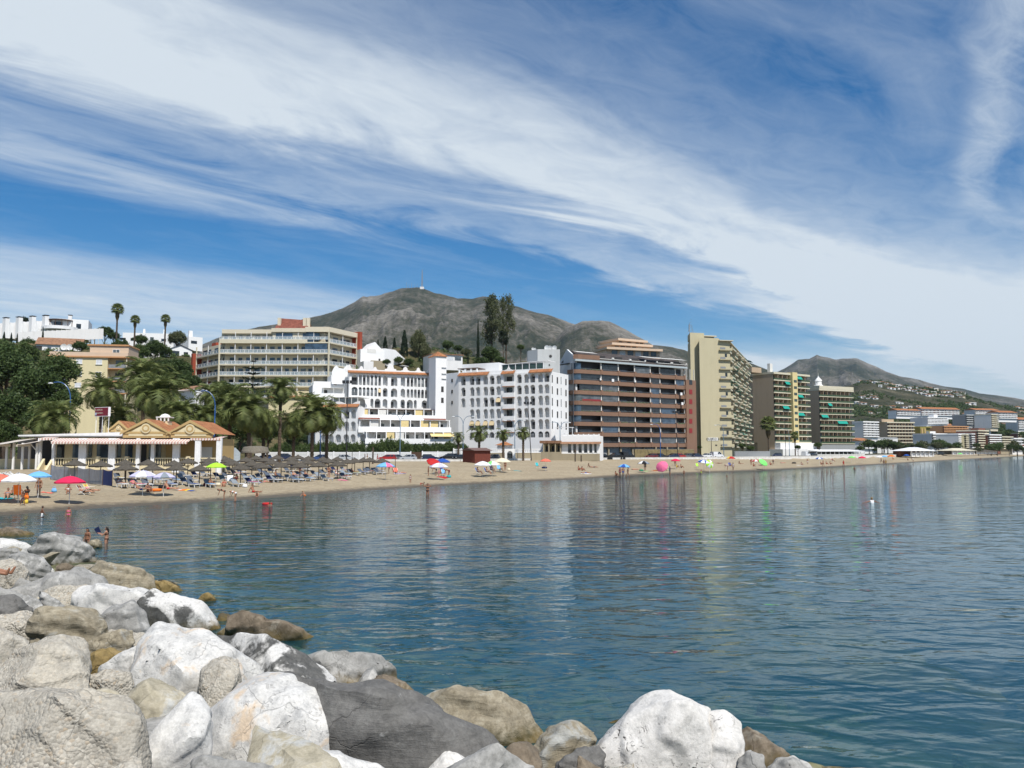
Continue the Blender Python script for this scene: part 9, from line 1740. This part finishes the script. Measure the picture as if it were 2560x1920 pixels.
def car_parts(kind):
 W = .85
 prof = {'hatch': [(-2.0,.35),(-2.02,.75),(-1.9,.95),(1.0,.98),(1.85,.80),(2.02,.55),(2.0,.35)],'suv': [(-2.25,.42),(-2.28,.9),(-2.2,1.08),(1.0,1.10),(2.1,.95),(2.3,.65),(2.25,.42)],'van': [(-2.2,.42),(-2.22,1.0),(-2.2,1.15),(1.35,1.15),(2.1,.95),(2.25,.6),(2.2,.42)]}[kind]
 cab = {'hatch': [(-1.85,.95),(-1.55,1.42),(.1,1.47),(1.05,.96)],'suv': [(-2.15,1.08),(-1.95,1.62),(.0,1.68),(1.1,1.09)],'van': [(-2.18,1.15),(-2.12,1.95),(.75,1.98),(1.5,1.14)]}[kind]
 bd = MB();bd.slab_xz(prof,-W,W);
 def taper(c,w0,w1,dz=0):
  z0 = min(z for x,z in c);z1 = max(z for x,z in c);mb = MB();n = len(c);w = lambda z: w0 + (w1 - w0)*(z - z0)/(z1 - z0)
  mb.add([(x,-w(z),z + dz) for x,z in c] + [(x,w(z),z + dz) for x,z in c],[tuple(range(n)),tuple(reversed(range(n,2*n)))] + [((i + 1) % n,i,n + i,n + (i + 1) % n) for i in range(n)]);return mb
 gl = taper(cab,W*.97,W*.80);rf = MB();(x0,z0),(x1,z1) = cab[1],cab[2];rf.prism([(x0 - .03,-W*.8),(x1 + .05,-W*.8),(x1 + .05,W*.8),(x0 - .03,W*.8)],z1 - .05,z1 + .04)
 pl = MB()
 for t in ((.0,.12,.45,.95) if kind != 'van' else (.0,.5,.7,.98)):
  a = cab[0][0] + (cab[3][0] - cab[0][0])*t;b = cab[1][0] + (cab[2][0] - cab[1][0])*t
  for s in (-1,1): pl.add([(a,s*W*.985,cab[0][1]),(a + .09,s*W*.985,cab[0][1]),(b + .09,s*W*.82,z1),(b,s*W*.82,z1)],[(0,1,2,3)])
 if kind == 'van': pl.box(-2.2,-.3,-W*.96,W*.96,1.12,1.9)
 wt = MB();wt.cyl((0,-.1,0),(0,.1,0),.31,n=16);wr = MB();wr.cyl((0,-.115,0),(0,.115,0),.19,n=12);hl = MB().box(-.06,.06,-.16,.16,-.08,.08);bp = MB();bp.box(-2.1,-1.9,-W*.98,W*.98,.36,.55) if kind == 'hatch' else bp.box(-2.35,-2.15,-W*.98,W*.98,.42,.62);bp.box(1.95,2.1,-W*.98,W*.98,.36,.55) if kind == 'hatch' else bp.box(2.2,2.36,-W*.98,W*.98,.42,.62)
 return {k: m.mesh(k) for k,m in (('body',bd),('cabin_glass',gl),('roof',rf),('pillar',pl),('wheel',wt),('rim',wr),('headlight',hl),('bumper',bp))}
def car(label,u,kind,col,off=4.2,flip=False,group='cars parked behind the sea wall',scale=1.0):
 xy = on_wall_off(u,off);a = on_wall_off(u - 8,off);b = on_wall_off(u + 8,off);rz = math.atan2(b[1] - a[1],b[0] - a[0]) + (math.pi if flip else 0);p = cached(('car',kind),lambda: car_parts(kind))
 o = empty('parked_car' if kind != 'van' else 'parked_van',(xy[0],xy[1],2.08),rz,label,'car' if kind != 'van' else 'van',group);o.scale = (scale,)*3
 for k in ('body','roof','pillar','bumper'): mkobj(k,cached(('carm',kind,k,col),lambda: p[k].copy()),'car_' + col,o)
 mkobj('cabin_glass',p['cabin_glass'],'glass_dark',o);xw = 1.28 if kind == 'hatch' else 1.42
 for x in (-xw,xw):
  for y in (-.78,.78): w = mkobj('wheel',p['wheel'],'rubber',o,(x,y,.31));mkobj('rim',p['rim'],'chrome',w)
 for y in (-.6,.6): mkobj('headlight',p['headlight'],'lamp_glass',o,(1.95 if kind == 'hatch' else 2.18,y,.68));mkobj('tail_light',cached(('tl',),lambda: p['headlight'].copy()),'tail_red',o,(-2.0 if kind == 'hatch' else -2.24,y,.8))
def lamp(label,u,v_top,d,arms,mat='blue_metal',reach=1.6,base=2.0):
 p = at(u,v_top,d);H = p[2] - base;o = empty('street_lamp',(p[0],d,base),0,label,'street lamp','curved street lamps');MB().cyl((0,0,0),(0,0,H*.8),.13,.09,8).build('post',mat,o);MB().cyl((0,0,0),(0,0,.8),.2,.2,8).build('base',mat,o)
 for s in arms:
  pts = [(0,0,H*.8)] + [(s*reach*(1 - math.cos(t)),0,H*.8 + H*.2*math.sin(t)) for t in np.linspace(0,math.pi/2,7)[1:]] + [(s*reach*1.35,0,H*.995)];MB().tube(pts,.07,6).build('arm',mat,o);MB().lathe([(.05,.08),(.2,.0),(.22,-.1),(.1,-.16)],(s*reach*1.6,0,H*.99),n=8,sx=1.9).build('lantern','lamp_glass',o)
def flood(label,u,v_top,d,lean=0.0):
 p = at(u,v_top,d);H = p[2] - 2.0;o = empty('floodlight_mast',(p[0],d,2.0),0,label,'floodlight','black floodlight masts');MB().cyl((0,0,0),(-lean,0,H),.12,.07,8).build('mast','dark_metal',o);MB().box(-.9 - lean,.9 - lean,-.05,.05,H - .05,H + .05).build('crossbar','dark_metal',o)
 for x in (-.75,.0,.75): MB().box(x - .28 - lean,x + .28 - lean,-.3,.1,H + .05,H + .55).build('floodlight','dark_metal',o)
def street():
 C = [(660,'hatch','blue','blue car behind the thatched parasols near the thatched hut'),(722,'suv','navy','dark blue car behind the thatched parasols'),(800,'hatch','blue','blue car behind the tall blue lamp post'),(868,'hatch','silver','light blue car behind black floodlight mast at left'),(969,'hatch','red','red car at the left of the visible parking row'),(997,'hatch','grey','grey car right of the red car'),(1020,'hatch','silver','silver car in front of the dark gate'),(1076,'hatch','navy','dark car left of the black estate car'),(1121,'suv','black','long black estate car before the white fence'),(1152,'hatch','black','black car partly behind the red hut'),(1231,'hatch','grey','grey car right of the red hut'),(1254,'hatch','darkred','dark red car behind the cream parasol'),(1288,'hatch','navy','dark blue car left of the white van'),(1318,'van','white','white delivery van before the cream garden wall'),(1365,'hatch','silver','silver car behind the coral parasol'),(1390,'hatch','black','dark car right of the silver car'),(1425,'suv','black','dark car before the white annex'),(1458,'hatch','white','white car before the white annex'),(1482,'suv','green','green car at the right of the annex'),(1507,'hatch','black','black car left of the dustbins'),(1535,'suv','black','black pick up before the brown block'),(1567,'van','black','black van before the brown block'),(1627,'hatch','darkred','dark red car below the yellowish stone wall'),(1650,'hatch','black','black car behind the blue lamp post'),(1680,'hatch','navy','dark blue car before the yellowish stone wall'),(1698,'hatch','red','bright red car before the yellowish stone wall'),(1715,'hatch','grey','grey car right of the bright red car'),(1740,'hatch','navy','dark car before the end of the brown block'),(1764,'hatch','white','white car at the foot of the cream tower'),(1790,'van','white','small white van at the foot of the cream tower'),(1940,'hatch','navy','dark car before the tan twin bay block'),(2012,'van','white','far white van left of the long restaurant'),(2030,'hatch','black','far black car left of the long restaurant')]
 for i,(u,k,c,lb) in enumerate(C): car(lb,u,k,c,off=3.6 + (i % 3)*.5,flip=i % 2 == 0)
 lamp('curved blue street lamp behind the left palms',178,955,124,(-1,),reach=2.0);lamp('curved blue street lamp right of the restaurant',539,977,130,(-1,),reach=1.8);lamp('blue street lamp in front of the white garden wing',803,1005,150,(-1,),reach=1.6)
 for u,v,d,lb in ((1001,1035,190,'two armed street lamp in front of the stepped terraces'),(1158,1040,196,'two armed street lamp left of the small palms'),(1287,1050,200,'two armed street lamp left of the leaning floodlight mast'),(1400,1055,205,'two armed street lamp before the white annex')): lamp(lb,u,v,d,(-1,1),'bluegrey_metal',1.5)
 lamp('blue street lamp before the brown block',1650,1060,236,(-1,),'blue_metal',1.6);lamp('grey street lamp before the cream tower',1808,1062,262,(-1,),'bluegrey_metal',1.6);lamp('thin street lamp left of small palm by tan block',1972,1072,318,(-1,),'bluegrey_metal',1.6);lamp('short street lamp beside the name board of cream tower',1778,1096,258,(1,),'dark_metal',.5)
 flood('black floodlight mast in front of the white garden wing',869,958,160);flood('leaning black floodlight mast before the white arcade',1328,1010,196,.8);flood('black floodlight mast before the brown block',1693,1032,240,.4);flood('black floodlight mast before the tan block',1962,1050,312)
 for u in (1518,1524,1548,1556):
  xy = on_wall_off(u,1.0);o = empty('dustbin',(xy[0],xy[1] - 1.6,1.9),0,'black wheeled dustbin against the sea wall before the brown block','dustbin','black dustbins');MB().prism([(-.45,-.4),(.45,-.4),(.45,.4),(-.45,.4)],.1,1.1).build('bin','car_black',o);MB().box(-.5,.5,-.45,.45,1.1,1.25).build('lid','car_black',o);[MB().cyl((x,.42,.1),(x,.5,.1),.1,n=10).build('wheel','rubber',o) for x in (-.35,.35)]
street()
# ================================================================== air
def haze():
 t = NT('haze_air');t.N.remove(t.tc);v = t.n('ShaderNodeVolumePrincipled');v.inputs['Color'].default_value = (.66,.82,1.0,1);v.inputs['Density'].default_value = 0.000034;v.inputs['Anisotropy'].default_value = .15;t.link(v.outputs[0],t.out.inputs['Volume'])
 o = MB().box(-9200,14200,-4200,14200,-7,930).build('haze',t.m);tag(o,'thin blue haze over the bay','haze',kind='stuff')
haze()
# ================================================================== tidy up
if _ts[0] is not None: bpy.data.scenes.remove(_ts[0])
